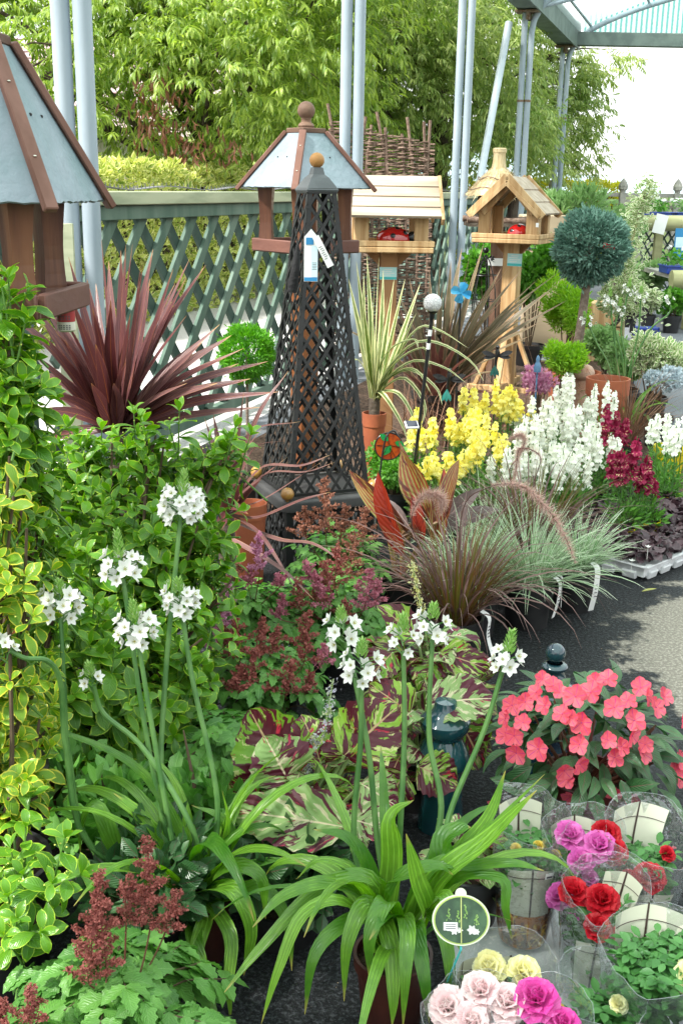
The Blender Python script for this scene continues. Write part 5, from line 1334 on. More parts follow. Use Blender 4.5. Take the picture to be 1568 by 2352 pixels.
# ---- clipped balls, mounds
def tuft_ball(mb, c, r, n, size, tpls, spread=.5, sq=1.0, up=.2, shell=.25, zmin=-1):
    d = rand_dirs(n, zmin, 1); P = np.asarray(c) + d * A(1, 1, sq) * (r * (1 - shell * rng.random(n) ** 1.5))[:, None]
    lump = 1 + .07 * np.sin(d[:, 0] * 9 + 1) * np.sin(d[:, 1] * 8) + .06 * np.sin(d[:, 2] * 11 + 3 * d[:, 0]) + .16 * (rng.random(n) > .985)
    P = np.asarray(c) + (P - np.asarray(c)) * lump[:, None]
    D = nrm(d + rng.normal(0, spread, (n, 3)) + A(0, 0, up)); v = np.clip(.5 + 2.2 * (np.minimum(lump, 1.12) - 1) + rng.normal(0, .25, n), 0, 1)
    leaves(mb, tpls, P, D, rand_dirs(n), size * rng.uniform(.6, 1.3, n), v)
def standard(name, label, cat, c, r, mat, z_pot, stem_r, n, size, tpls, potmat, sq=1.0, lean=0.0, potr=.11, **kw):
    t = thing(name, label, cat, (c[0] - lean, c[1], 0), 'ball headed standards')
    m = MB(); tuft_ball(m, c, r, n, size, tpls, sq=sq, **kw); tuft_ball(m, c, r * .75, n // 4, size, tpls, sq=sq); m.build('crown', mat, t)
    m = MB(); tube(m, smooth_path([A(c[0] - lean, c[1], z_pot * .9), A(c[0] - lean * .4, c[1], (z_pot + c[2]) / 2), A(c[0], c[1], c[2])], 8), np.linspace(stem_r * 1.15, stem_r * .8, 8), 8); m.build('stem', M['trunk_grey'], t)
    pot(t, potr, z_pot, potmat)
    return t
M['trunk_grey'] = plain('grey brown thin trunk', (.24, .19, .15), (.15, .11, .085), .85, .2, nscale=30, bump=.4)
SPR = [leaf_tpl(.28, 2, .5, .6, .15, .3, base=.3), leaf_tpl(.4, 2, .6, .6, .15, -.2, base=.2)]
standard('ball_thuja', 'bright green clipped conifer ball left of the black obelisk', 'conifer', at(567, 810, 5.45), .130, M['thuja'], .14, .008, 5200, .022, SPR, M['blackplastic'], sq=1.05, spread=.45, potr=.09)
standard('ball_juniper', 'blue green clipped conifer ball on tall bare trunk with red tag', 'conifer', at(1357, 566, 8.0), .245, M['bluefir'], .30, .032, 9500, .040, SPR, M['terracotta'], lean=.06, spread=.5, potr=.19)
c = at(1398, 566, 7.78); m = MB(); box(m, c, (.085, .004, .038), rotz(.15) @ roty(.12), .001); tag(m.build('plant_tag', plain('bright red tag', (.62, .02, .03), (.55, .02, .03), .4)), 'bright red tag stuck in the blue green conifer ball', 'tag')
def mound(name, label, cat, c, r, mat, n, size, tpls, group=None, potm=None, sq=.9, base=None, **kw):
    t = thing(name, label, cat, (c[0], c[1], 0), group)
    m = MB(); c = np.asarray(c, float)
    for _ in range(7):
        d_ = rand_dirs(1, -.9, .7)[0]; tuft_ball(m, c + d_ * A(1, 1, sq) * r * random.uniform(.35, .75), r * random.uniform(.42, .68), int(n * .24), size, tpls, sq=sq, shell=.6, **kw)
    m.build('foliage', mat, t)
    m = MB()
    for _ in range(9): e = c + rng.normal(0, r * .35, 3); tube(m, [A(c[0], c[1], .1) + rng.normal(0, .01, 3), (A(c[0], c[1], .1) + e) / 2, e], [.006, .005, .002], 5)
    m.build('stems', M['woody'], t)
    pot(t, min(r * .7, .14), max(.08, min(.2, c[2] - r * .5)), potm or M['blackplastic'])
    return t
mound('feathery_shrub', 'lime green feathery bush behind the flax, left of the juniper trunk', 'shrub', at(1305, 700, 9.0), .20, M['lime'], 2600, .05, LANCE, sq=1.2, up=.8)
mound('feathery_shrub', 'small lime green tuft below the juniper trunk, behind the white snapdragons', 'shrub', at(1292, 822, 6.9), .12, M['lime'], 1500, .04, LANCE, up=.8)
mound('leafy_shrub', 'fresh green leafy shrub between the gabled bird table and the juniper', 'shrub', at(1225, 615, 10.2), .26, M['shrub'], 1700, .06, OVAL, sq=1.1)
mound('leafy_shrub', 'green leafy shrub left of the pole of the gabled bird table', 'shrub', at(1120, 620, 10.6), .22, M['shrub'], 1200, .06, OVAL, sq=1.2)
mound('grassy_shrub', 'wispy yellow green plant above the roof edge of the gabled bird table', 'shrub', at(1300, 478, 11.5), .30, M['greyshrub'], 1900, .11, LANCE, sq=.7, up=1.0)
mound('soft_mound', 'soft grey green mounded plant behind the juniper trunk', 'plant', at(1395, 790, 8.4), .20, M['greyshrub'], 2600, .035, OVAL, sq=.8)
mound('soft_mound', 'pale green mounded plant right of the juniper trunk base', 'plant', at(1435, 830, 7.9), .16, M['greyshrub'], 2000, .03, OVAL, sq=.8)
mound('variegated_shrub', 'cream variegated shrub at the right edge beside the far yard', 'shrub', at(1500, 815, 7.6), .17, M['whitevar'], 1500, .045, OVAL, sq=.95, up=.5)
mound('heather', 'mauve pink heather between the flax and white snapdragons', 'heather', at(1238, 868, 6.6), .10, M['plume_mauve'], 900, .024, TINY, sq=.8, up=.8)
mound('silver_plant', 'small silver blue edging plant below the variegated shrub', 'plant', at(1520, 868, 6.9), .13, leafmat('silver blue leaflets', (.30, .38, .42), (.52, .58, .62), trans=.2), 1200, .022, TINY, sq=.55)
mound('leafy_shrub', 'low green leaves behind the obelisk plinth on the right', 'shrub', at(905, 1070, 5.0), .13, M['shrub'], 1700, .022, OVAL, sq=.8)
# pale climber up a cane
def climber():
    Y = 9.3; t = thing('variegated_climber', 'pale variegated climber trained up a cane right of the blue green conifer', 'climber', (at(1440, 720, Y)[0], Y, 0))
    m = MB(); P = smooth_path([at(1440, 740, Y), at(1435, 620, Y), at(1450, 520, Y), at(1478, 470, Y), at(1487, 420, Y)], 40)
    for p in P:
        k = 26; s = .05 + .11 * max(0, (1.25 - p[2])) ; q = p + rng.normal(0, 1, (k, 3)) * A(s, s * .6, .04)
        leaves(m, OVAL, q, rand_dirs(k, -.5, .9), rand_dirs(k, .2, 1), .045 * rng.uniform(.6, 1.2, k))
    for cx, cy, rr in ((1420, 640, .12), (1450, 680, .12), (1405, 690, .1), (1425, 590, .09)):
        tuft_ball(m, at(cx, cy, Y), rr, 330, .045, OVAL)
    m.build('leaves', M['whitevar'], t)
    m = MB(); tube(m, [A(at(1440, 720, Y)[0], Y, 0), P[10], P[25], P[-1]], [.012, .01, .008, .004], 6); m.build('cane', M['log'], t)
    pot(t, .13, .24, M['blackplastic'])
climber()
# stray dry stems over the bark behind the flowers
def dry():
    t = thing('dry_sedge', 'brown wiry sedge tufts among pots under the flax leaves', 'sedge', (at(1150, 880, 6.9)[0], 6.9, 0)); m = MB(); N = 420
    b = np.stack([rng.uniform(at(930, 900, 6.9)[0], at(1290, 900, 6.9)[0], N), rng.uniform(6.5, 7.6, N), np.full(N, .02)], 1)
    ribbons(m, b, rng.uniform(0, 6.28, N), rng.uniform(.7, 1.5, N), rng.uniform(.3, 1.6, N), rng.uniform(.25, .62, N), rng.uniform(.004, .008, N), 6, prof=p_grass); m.build('blades', M['drygrass'], t)
dry()
g = MB(); sheet(g, [(post_line(5.3) + .15, 5.3, .008), (1.9, 5.3, .008), (2.6, 10.5, .008), (post_line(10.5) + .15, 10.5, .008)]); struct(g.build('bark_mulch', M['mulch']))
# ================================================================== flowers and potted plants
# ---- snapdragons
def floret_tpl():
    m = MB(); tp = leaf_tpl(.95, 3, .6, .5, -.2, -.9, .05, base=.3); lo = leaf_tpl(.8, 3, .62, .5, .15, 1.6, .06, base=.3)
    for a in (-.5, .5): leaves(m, [tp], A(0, 0, 0), A(math.sin(a), .55, .85), A(0, -1, .4), .62, .5)
    for a in (-.85, 0, .85): leaves(m, [lo], A(0, .08, -.02), A(math.sin(a), .9, -.05), A(0, .2, 1), .60, .5)
    V = np.concatenate(m.V); F = np.concatenate(m.F4); U = np.concatenate(m.U4)
    return V, F, U
FLV, FLF, FLU = floret_tpl()
def place(mb, tpl, P, D, UP, S, var, mat=0):
    V0, F0, U0 = tpl; P = np.asarray(P); D = nrm(D); s = nrm(np.cross(D, UP)); n = np.cross(s, D); N = len(P)
    S = np.full(N, S) if np.isscalar(S) else S
    V = P[:, None] + S[:, None, None] * (V0[None, :, 0:1] * s[:, None] + V0[None, :, 1:2] * D[:, None] + V0[None, :, 2:3] * n[:, None])
    k = len(V0); F = (F0[None] + (np.arange(N) * k)[:, None, None]).reshape(-1, 4)
    mb.add(V.reshape(-1, 3), F, None, np.tile(U0[None], (N, 1, 1, 1)).reshape(-1, 4, 2), None, np.repeat(var, k), mat)
def snap_spike(t, base, h, fl, mat, size=.030, part='flower_spike', budtop=True):
    m = MB(); top = base + A(random.uniform(-.02, .02), random.uniform(-.02, .02), h)
    P = smooth_path([base, (base + top) / 2 + rng.normal(0, .006, 3), top], 6); tube(m, P, np.linspace(.0035, .002, 6), 5, mat=1)
    n = int(fl * h / .013); f = np.linspace(1 - fl, .97, n); an = np.arange(n) * 2.4 + random.random() * 6
    pos = base + (top - base) * f[:, None]; d = np.stack([np.cos(an), np.sin(an), .15 + 0 * an], 1)
    s = size * np.clip((1.02 - f) / (.35 * fl) + .1, .25, 1.0) * rng.uniform(.85, 1.15, n)
    place(m, (FLV, FLF, FLU), pos + d * .004, d, np.repeat(A(0, 0, 1)[None], n, 0), s * 1.25, rng.random(n))
    k = 30; ff = rng.uniform(.05, 1 - fl * .8, k); aa = rng.uniform(0, 6.28, k)
    leaves(m, LANCE, base + (top - base) * ff[:, None], np.stack([np.cos(aa), np.sin(aa), rng.uniform(.2, .9, k)], 1), A(0, 0, 1)[None].repeat(k, 0), rng.uniform(.03, .055, k), mat=2)
    return m.build(part, [mat, M['stem_green'], M['snap_leaf']], t)
def snapdragon(label, loc, n, h, fl, mat, spread, potmat, group, seed=0, size=.030):
    t = thing('snapdragon', label, 'snapdragon', loc, group)
    L0 = A(*loc)
    for k in range(n):
        a = 6.28 * k / n + random.random(); r = spread * math.sqrt(random.random()); b = L0 + A(r * math.cos(a), r * math.sin(a), .1)
        snap_spike(t, b, h * random.uniform(.70, 1.04), fl * random.uniform(.8, 1.1), mat, size)
    m = MB(); N = 260; d = rand_dirs(N, 0, 1); P = L0 + A(0, 0, .1) + d * A(spread * 1.2, spread * 1.2, h * .5) * rng.uniform(.3, 1, (N, 1))
    leaves(m, LANCE, P, nrm(d + rng.normal(0, .4, (N, 3)) + A(0, 0, .5)), rand_dirs(N, .2, 1), rng.uniform(.03, .055, N)); m.build('foliage', M['snap_leaf'], t)
    pot(t, .065, .12, potmat)
    return t
M['yellowpot'] = plain('yellow plastic pot', (.70, .55, .01), (.62, .48, .01), .35, .5)
def spot(x, y, Y): c = at(x, y, Y); return (c[0], Y, 0)
gy = 'yellow snapdragons'; gw = 'white snapdragons'
# (label, x, Y, height, spikes)
YS = [('yellow snapdragon nearest the globe light stake', 985, 5.35, .42, 5), ('front yellow snapdragon right of the glass roundel', 1000, 4.9, .30, 5), ('yellow snapdragon low behind the canna leaves', 1060, 5.0, .36, 5), ('yellow snapdragon in the middle of the yellow bed', 1075, 5.45, .43, 6),
      ('yellow snapdragon at the back of the bed with the tallest left spike', 1090, 5.95, .44, 5), ('yellow snapdragon beside the white ones, tallest of the yellow', 1170, 5.9, .46, 6), ('yellow snapdragon front right of its bed, touching the white ones', 1130, 5.2, .38, 6)]
for lab_, x, Y, h, n in YS: snapdragon(lab_, spot(x, 1000, Y), n + 3, h, .36, M['snap_yellow'], .11, M['blackplastic'], gy, size=.039)
WS = [('white snapdragon behind the plume of the fountain grass', 1185, 5.0, .36, 7), ('white snapdragon at the front of the white bed', 1245, 4.9, .36, 8), ('white snapdragon front right of the white bed', 1320, 4.95, .37, 8), ('white snapdragon in the middle of the white bed', 1230, 5.4, .42, 8), ('white snapdragon right of the middle of the white bed', 1300, 5.45, .45, 8),
      ('white snapdragon near the crimson ones', 1375, 5.25, .40, 7), ('white snapdragon at the back left of the white bed', 1215, 5.95, .40, 6), ('white snapdragon at the back, tallest of the white bed', 1290, 6.0, .50, 7), ('white snapdragon back right, behind the crimson ones', 1370, 5.95, .50, 6)]
for lab_, x, Y, h, n in WS: snapdragon(lab_, spot(x, 1000, Y), n, h, .50, M['snap_white'], .10, M['blackplastic'], gw, size=.036)
gr = 'crimson snapdragons'
for lab_, x, Y, h, n in [('crimson and cream snapdragon leaning on the white bed', 1415, 5.35, .48, 4), ('large crimson and cream snapdragon in a yellow pot', 1452, 4.75, .42, 7), ('short crimson snapdragon beside the yellow pot', 1500, 4.85, .30, 3)]:
    snapdragon(lab_, spot(x, 1000, Y), n, h, .40, M['snap_red'], .075, M['yellowpot'], gr, size=.042)
snapdragon('white snapdragon by itself at the right picture edge', spot(1545, 1000, 5.3), 5, .45, .38, M['snap_white'], .075, M['yellowpot'], gw, size=.033)
snapdragon('shorter white snapdragon just left of the right edge one', spot(1515, 1000, 5.5), 3, .42, .35, M['snap_white'], .05, M['blackplastic'], gw, size=.036)
m = MB(); N = 500
# yellow pot with small red flower at the right edge
c = gp(1530, 1110, 0.02); t = thing('yellow_pot', 'bright yellow plastic pot with picture tag at the right edge', 'pot', (c[0], c[1], 0)); pot(t, .085, .17, M['yellowpot'], z0=.06)
lc = at(1540, 1040, c[1] - .02)
mb = MB(); box(mb, lc, (.055, .003, .075), rotz(-.2) @ rotx(-.2), .001); tg = mb.build('picture_tag', plain('tag with red flower picture', (.30, .05, .03), (.06, .10, .03), .4, nscale=38, lo=.4, hi=.6), t)
mb = MB(); tuft_ball(mb, at(1565, 1062, c[1]), .03, 40, .03, OVAL); mb.build('red_flower', M['impatiens'], t)
mb = MB(); tuft_ball(mb, at(1525, 1045, c[1]), .06, 120, .03, OVAL); mb.build('leaves', M['shrub'], t)
# ---- purple bedding plants in white trays
def bed_plant(seed):
    m = MB(); N = 44; an = rng.uniform(0, 6.28, N); r = .062 * np.sqrt(rng.random(N)); P = np.stack([r * np.cos(an), r * np.sin(an), .075 + .03 * rng.random(N) - r * .35], 1)
    leaves(m, [leaf_tpl(.95, 5, .5, .55, .12, d, .08, serr=.06, base=.3, nx=4, seed=i) for i, d in enumerate((.4, .8))], P, nrm(np.stack([np.cos(an), np.sin(an), rng.uniform(-.3, .5, N)], 1) + rng.normal(0, .3, (N, 3))), nrm(A(0, 0, 1) + rng.normal(0, .3, (N, 3))), rng.uniform(.028, .046, N))
    tube(m, [(0, 0, .03), (0, 0, .09)], [.004, .003], 5)
    return m.mesh('bedding_plant', M['heuchera'])
BP = [bed_plant(i) for i in range(4)]
def tray(label, c, rz, nx, ny, sp):
    t = thing('plant_tray', label, 'tray', c, 'white plastic plant trays', rz); w, d = nx * sp + .02, ny * sp + .02
    m = MB(); box(m, (0, 0, .02), (w, d, .006))
    for sx in (-1, 1): box(m, (sx * w / 2, 0, .042), (.008, d + .008, .05), rotz(0) @ roty(sx * .18)); box(m, (sx * (w / 2 + .012), 0, .067), (.03, d + .03, .006), roty(sx * -.15))
    for sy in (-1, 1): box(m, (0, sy * d / 2, .042), (w + .008, .008, .05), rotx(-sy * .18)); box(m, (0, sy * (d / 2 + .012), .066), (w + .03, .03, .006), rotx(sy * .15))
    m.build('tray_shell', M['white_plastic'], t, smooth=False, world=False)
    for sx in (-1, 1):
        for k in range(ny): mb = MB(); box(mb, (sx * (w / 2 + .004), (k - (ny - 1) / 2) * sp, .02), (.018, sp * .62, .036), roty(sx * .3), .006); mb.build('side_bulge', M['white_plastic'], t, smooth=False, world=False)
    for k in range(nx): mb = MB(); box(mb, ((k - (nx - 1) / 2) * sp, -d / 2 - .004, .02), (sp * .62, .018, .036), rotx(.3), .006); mb.build('side_bulge', M['white_plastic'], t, smooth=False, world=False)
    R_ = rotz(rz)
    for i in range(nx):
        for j in range(ny):
            o = bpy.data.objects.new('bedding_plant', BP[random.randrange(4)]); COL.objects.link(o)
            p = R_ @ A((i - (nx - 1) / 2) * sp, (j - (ny - 1) / 2) * sp, 0) + A(*c); o.location = (p[0], p[1], .02); o.rotation_euler = (0, 0, random.uniform(0, 6.28)); s = random.uniform(.95, 1.25); o.scale = (s, s, s)
            tag(o, 'dark purple leaved bedding plant growing in a white plastic tray', 'bedding plant', 'dark purple bedding plants in white trays')
cA = gp(1462, 1262, .05); u_ = A(math.cos(R(44)), math.sin(R(44)), 0); v_ = A(-math.sin(R(44)), math.cos(R(44)), 0)
tray('white plastic tray of dark purple plants nearest the black grass pots', tuple(A(cA[0], cA[1], 0)), R(44), 4, 3, .105)
tray('middle white tray of dark purple plants behind the front one', tuple(A(cA[0], cA[1], 0) + v_ * .36 + u_ * .10), R(44), 4, 3, .105)
tray('white tray of dark purple plants farthest right, reaching the edge', tuple(A(cA[0], cA[1], 0) + u_ * .47), R(44), 4, 3, .105)
tray('white tray of dark purple plants at the back, beside the yellow pot', tuple(A(cA[0], cA[1], 0) + v_ * .36 + u_ * .57), R(44), 3, 3, .105)
# little white flowers on the purple plants
for x, y in ((1487, 1258), (1450, 1290)):
    m = MB(); p = gp(x, y, .15); leaves(m, PET, p[None].repeat(5, 0), np.stack([np.cos(np.arange(5) * 1.256), np.sin(np.arange(5) * 1.256), .4 + 0 * np.arange(5)], 1), A(0, 0, 1)[None].repeat(5, 0), .016); tube(m, [p - A(0, 0, .05), p], .0012, 4)
    tag(m.build('small_flower', M['petal_white']), 'tiny white flower standing above the dark purple tray plants, %s' % ('right one' if x > 1460 else 'left one nearest the grass pots'), 'flower')
# ---- grasses
def blackpot_tags(t, loc, r, h, tags):
    pot(t, r, h, M['blackplastic'], taper=.84)
    for (an, L_, dr) in tags:
        m = MB(); p = A(loc[0] + r * 1.02 * math.cos(an), loc[1] + r * 1.02 * math.sin(an), h + .04); o = A(math.cos(an), math.sin(an), 0)
        ribbon_path(m, [p, p + o * .03 + A(0, 0, -.02), p + o * .028 + A(0, 0, -L_ * .55), p + o * dr + A(0, 0, -L_)], .026, lambda t_: np.ones_like(t_), 0.0, None, o, 10)
        tg = m.build('white_tag', M['white'], t)
        m = MB()
        for k in range(6):
            q = p + o * (.0302) + A(0, 0, -.05 - L_ * .08 * k); box(m, q, (.002, .012, .0025), rotz(an))
        m.build('small_print', M['ink'], tg)
def grass(label, loc, r, h, n, L_, mat, group, tags=(), w=.007, e=(.75, 1.5), bd=(.3, 1.5), extra=None, potr=.092, poth=.17):
    t = thing('ornamental_grass', label, 'grass', loc, group); L0 = A(*loc)
    m = MB(); a = rng.uniform(0, 6.28, n); rr = r * np.sqrt(rng.random(n))
    b = L0 + np.stack([rr * np.cos(a), rr * np.sin(a), np.full(n, poth * .88)], 1)
    ribbons(m, b, a + rng.normal(0, .5, n), rng.uniform(*e, n), rng.uniform(*bd, n), L_ * rng.uniform(.55, 1.1, n), w * rng.uniform(.6, 1.2, n), 8, 1.4, p_grass, .3, None, rng.normal(0, .5, n)); m.build('blades', mat, t)
    if extra: extra(t, L0)
    blackpot_tags(t, loc, potr, poth, tags)
    return t
gb = 'grey green variegated grasses'
c = gp(1322, 1395, .02); grass('grey green variegated grass in black pot with long white tag, nearest the white trays', (c[0], c[1] + .06, 0), .05, 0, 230, .28, M['grass_blue'], gb, [(R(-62), .19, .01)], .012, (.6, 1.5), (.2, 1.3))
c = gp(1215, 1440, .02); grass('grey green variegated grass in black pot right of the purple fountain grass', (c[0], c[1] + .08, 0), .06, 0, 300, .37, M['grass_blue'], gb, [(R(-35), .16, .012), (R(-15), .13, .03)], .012, (.4, 1.5), (.2, 1.6))
c = at(1130, 1150, 4.2); grass('grey green variegated grass half hidden behind the purple fountain grass', (c[0], 4.2, 0), .06, 0, 260, .36, M['grass_blue'], gb, [], .009, (.6, 1.5), (.2, 1.5))
c = at(1090, 1290, 3.75); grass('low grey green variegated grass between canna and fountain grass', (c[0], 3.75, 0), .06, 0, 240, .34, M['grass_blue'], gb, [], .009, (.5, 1.5), (.2, 1.5))
def plume(t, pts, r0, matp, n=500):
    m = MB(); P = smooth_path(pts, 40); k0 = 14
    tube(m, P, np.linspace(.0024, .0012, 40), 5, mat=1)
    ii = rng.integers(k0, 40, n); f = (ii - k0) / (39.0 - k0); T = nrm(np.gradient(P, axis=0))[ii]
    d = nrm(rand_dirs(n) + T * .7); rr = r0 * np.sin(math.pi * np.clip(f * .9 + .08, 0, 1)) ** .6
    leaves(m, [leaf_tpl(.10, 1, .5, .5, .1, .1, base=.5)], P[ii] + rng.normal(0, .002, (n, 3)), d, rand_dirs(n), rr * rng.uniform(.7, 1.4, n) + .004)
    m.build('grass_plume', [matp, M['grass_stalk']], t)
M['grass_stalk'] = plain('thin purple brown stalk', (.13, .07, .06), None, .6)
def ex_front(t, L0):
    Y = L0[1]
    plume(t, [L0 + A(.02, 0, .17), at(1060, 1180, Y), at(1120, 1120, Y - .05), at(1190, 1115, Y - .08), at(1240, 1150, Y - .12), at(1290, 1220, Y - .15), at(1320, 1290, Y - .18)], .028, M['plume_grass'], 1400)
    plume(t, [L0 + A(0, 0, .17), at(960, 1250, Y), at(945, 1190, Y - .03), at(965, 1145, Y - .05), at(995, 1135, Y - .07), at(1015, 1150, Y - .08), at(1012, 1180, Y - .08)], .028, M['plume_grass'], 1400)
    m = MB(); n = 150; a = rng.uniform(0, 6.28, n); b = L0 + np.stack([.05 * np.cos(a), .05 * np.sin(a), np.full(n, .15)], 1)
    ribbons(m, b, a, rng.uniform(1.0, 1.5, n), rng.uniform(.1, .7, n), rng.uniform(.2, .42, n), rng.uniform(.006, .011, n), 6, 1.4, p_grass, .3); m.build('young_blades', M['grass_olive'], t)
gp_ = 'purple fountain grasses'
c = gp(1040, 1510, .02); grass('purple fountain grass with arching pink plumes left of the grey green grasses', (c[0], c[1], 0), .055, 0, 150, .56, M['grass_purple'], gp_, [(R(-30), .15, .05)], .011, (.8, 1.48), (.7, 2.3), ex_front)
def ex_back(t, L0):
    Y = L0[1]
    plume(t, [L0 + A(.0, 0, .17), at(1170, 1100, Y), at(1190, 1050, Y), at(1205, 1010, Y - .03), at(1190, 1000, Y - .04), at(1165, 1010, Y - .05)], .024, M['plume_grass'], 900)
    plume(t, [L0 + A(.0, 0, .17), at(1225, 1120, Y), at(1240, 1050, Y), at(1195, 1030, Y - .03), at(1185, 1070, Y - .04), at(1178, 1115, Y - .05)], .022, M['plume_grass'], 900)
    m = MB(); n = 80; a = rng.uniform(0, 6.28, n); b = L0 + np.stack([.05 * np.cos(a), .05 * np.sin(a), np.full(n, .15)], 1)
    ribbons(m, b, a, rng.uniform(1.0, 1.5, n), rng.uniform(.1, .7, n), rng.uniform(.25, .5, n), rng.uniform(.007, .011, n), 6, 1.4, p_grass, .3); m.build('young_blades', M['grass_olive'], t)
c = at(1225, 1160, 4.15); grass('purple fountain grass in front of the white snapdragons', (c[0], 4.15, 0), .055, 0, 150, .56, M['grass_purple'], gp_, [], .009, (.9, 1.5), (.4, 2.0), ex_back)
c = at(1445, 900, 6.3); grass('brown sedge behind the crimson snapdragons', (c[0], 6.3, 0), .06, 0, 200, .50, M['drygrass'], 'brown sedges', [], .007, (.9, 1.5), (.3, 1.5))
# ---- canna
def canna():
    Y = 3.9; b = at(930, 1260, Y); t = thing('canna', 'canna with red and gold striped leaves beside the obelisk plinth', 'canna', (b[0], Y, 0))
    def lf(base, tip, w, mat, face, name='leaf'):
        m = MB(); p0, p1 = at(*base), at(*tip); L_ = np.linalg.norm(p1 - p0); w *= .66; tp = leaf_tpl(w / L_, 10, .45, .85, .30, random.uniform(.1, .8), .07, twist=random.uniform(-.5, .5), nx=4, seed=random.randrange(99))
        leaves(m, [tp], p0, p1 - p0, A(*face), L_ * 1.03, random.random()); m.build(name, mat, t)
    lf((935, 1230, 3.9), (805, 1095, 3.85), .11, M['canna'], (-.4, -1, .5)); lf((925, 1275, 3.85), (858, 1100, 3.8), .12, M['canna_red'], (-.5, -1, .2)); lf((935, 1270, 3.95), (880, 1120, 4.0), .13, M['canna_grey'], (.6, -1, .4))
    lf((985, 1190, 3.95), (922, 1040, 3.95), .15, M['canna'], (-.2, -1, .3)); lf((1000, 1240, 3.9), (1045, 1050, 3.95), .10, M['canna'], (-.3, -1, .2)); lf((960, 1250, 3.9), (955, 1150, 3.85), .09, M['canna_red'], (.2, -1, .2))
    lf((1010, 1230, 4.0), (1140, 1150, 4.0), .11, M['canna_grey'], (.1, -.6, 1)); lf((1000, 1210, 4.05), (1100, 1120, 4.1), .10, M['canna_grey'], (.3, -.6, 1)); lf((1000, 1260, 3.9), (1010, 1130, 3.9), .1, M['canna'], (.2, -1, .3)); lf((960, 1240, 3.95), (930, 1010, 4.02), .08, M['canna'], (.5, -1, .1)); lf((1000, 1230, 4.0), (1030, 1080, 4.05), .09, M['canna_red'], (.3, -1, .1))
    m = MB()
    for k in range(4): tube(m, [A(b[0] + random.uniform(-.04, .04), Y, .12), A(b[0] + random.uniform(-.06, .08), Y, .3), at(950 + 18 * k, 1200, Y)], [.012, .011, .007], 7)
    m.build('stalks', M['canna_stalk'], t); pot(t, .10, .18, M['blackplastic'])
M['canna_stalk'] = plain('red green stalk', (.20, .07, .04), (.16, .14, .04), .45)
canna()
# ---- astilbe
def astilbe(label, loc, r, zc, nfrond, plumes, leaf=.038, potmat='blackplastic', potr=.09, poth=.16):
    t = thing('astilbe', label, 'astilbe', loc, 'astilbes'); L0 = A(*loc); m = MB(); ms = MB()
    for k in range(nfrond):
        a = random.uniform(0, 6.28); rr = r * random.uniform(.15, 1.0); tip = L0 + A(rr * math.cos(a), rr * math.sin(a), zc * (1 - .35 * (rr / r) ** 2) * random.uniform(.55, 1.08)); o = A(math.cos(a), math.sin(a), 0)
        b = L0 + A(random.uniform(-.04, .04), random.uniform(-.04, .04), poth * .9); mid = (b + tip) / 2 + A(0, 0, .04); P = smooth_path([b, mid, tip], 8); tube(ms, P, np.linspace(.0022, .0012, 8), 4)
        d = nrm(P[-1] - P[-3] + o * .01 - A(0, 0, .004)); s = nrm(np.cross(d, A(0, 0, 1))); v = random.random()
        pos, dirs, sz = [tip], [nrm(d + A(0, 0, -.25))], [leaf * 1.25]
        for q in range(3):
            pp = tip - d * leaf * .62 * (q + .25)
            for sg in (-1, 1): pos.append(pp); dirs.append(nrm(s * sg + d * .55 + rng.normal(0, .15, 3) + A(0, 0, -.15))); sz.append(leaf * (1.05 + .16 * q) * random.uniform(.8, 1.15))
        leaves(m, SERR, np.array(pos), np.array(dirs), nrm(A(0, 0, 1) + o * .25 + rng.normal(0, .25, (len(pos), 3))), np.array(sz), np.clip(v + rng.normal(0, .12, len(pos)), 0, 1))
    m.build('leaves', M['astilbe_leaf'], t); ms.build('leaf_stalks', M['woody'], t)
    for (bot, top, w, mat) in plumes:
        m = MB(); zs_ = .58 if loc[1] < 2 else .9; b, tp = np.asarray(bot), np.asarray(top); H = np.linalg.norm(tp - b); root = L0 + A(random.uniform(-.03, .03), random.uniform(-.03, .03), poth)
        S = smooth_path([root, (root + b) / 2 + rng.normal(0, .01, 3), b, (b + tp) / 2 + rng.normal(0, .004, 3), tp], 24); tube(m, S, np.linspace(.0022, .0008, 24), 5, mat=1)
        nb = max(9, int(H / .0085)); ax = nrm(tp - b)
        for k in range(nb):
            f = (k + .3) / nb; base = b + (tp - b) * f; L_ = w * (.42 if loc[1] > 2 else .5) * (1 - f) ** .75 * random.uniform(.65, 1.15) * (.75 + .5 * (math.sin(f * 9 + k) > 0)) + .005
            a = k * 2.4 + random.random(); u = nrm(np.cross(ax, A(.3, 1, .1))); v2 = np.cross(ax, u); o = u * math.cos(a) + v2 * math.sin(a); e = base + (o * .85 + ax * .45) * L_
            tube(m, [base, (base + e) / 2 + ax * L_ * .05, e], [.0008, .0007, .0004], 4, caps=False, mat=1)
            n = int((14 + L_ / .0009) / zs_ ** 1.7); g_ = rng.uniform(.1, 1.05, n) ** .8; P = base + (e - base) * g_[:, None] + rng.normal(0, .0035, (n, 3)) * (1.25 - .6 * g_)[:, None]
            leaves(m, TINY, P, nrm(rand_dirs(n) + o * .3), rand_dirs(n), rng.uniform(.006, .0125, n) * zs_)
        n = 160; P = b + (tp - b) * rng.uniform(0, 1.0, n)[:, None] + rng.normal(0, .004, (n, 3)); leaves(m, TINY, P, rand_dirs(n), rand_dirs(n), rng.uniform(.006, .011, n) * zs_)
        m.build('flower_plume', [M[mat], M['red_stalk']], t)
    pot(t, potr, poth, M[potmat])
    return t
M['red_stalk'] = plain('thin red brown stalk', (.15, .04, .03), (.12, .06, .03), .6)
def pl(x0, y0, x1, y1, Y, wpx, mat): return (at(x0, y0, Y), at(x1, y1, Y + .01), wpx * scale_at(Y, .5), mat)
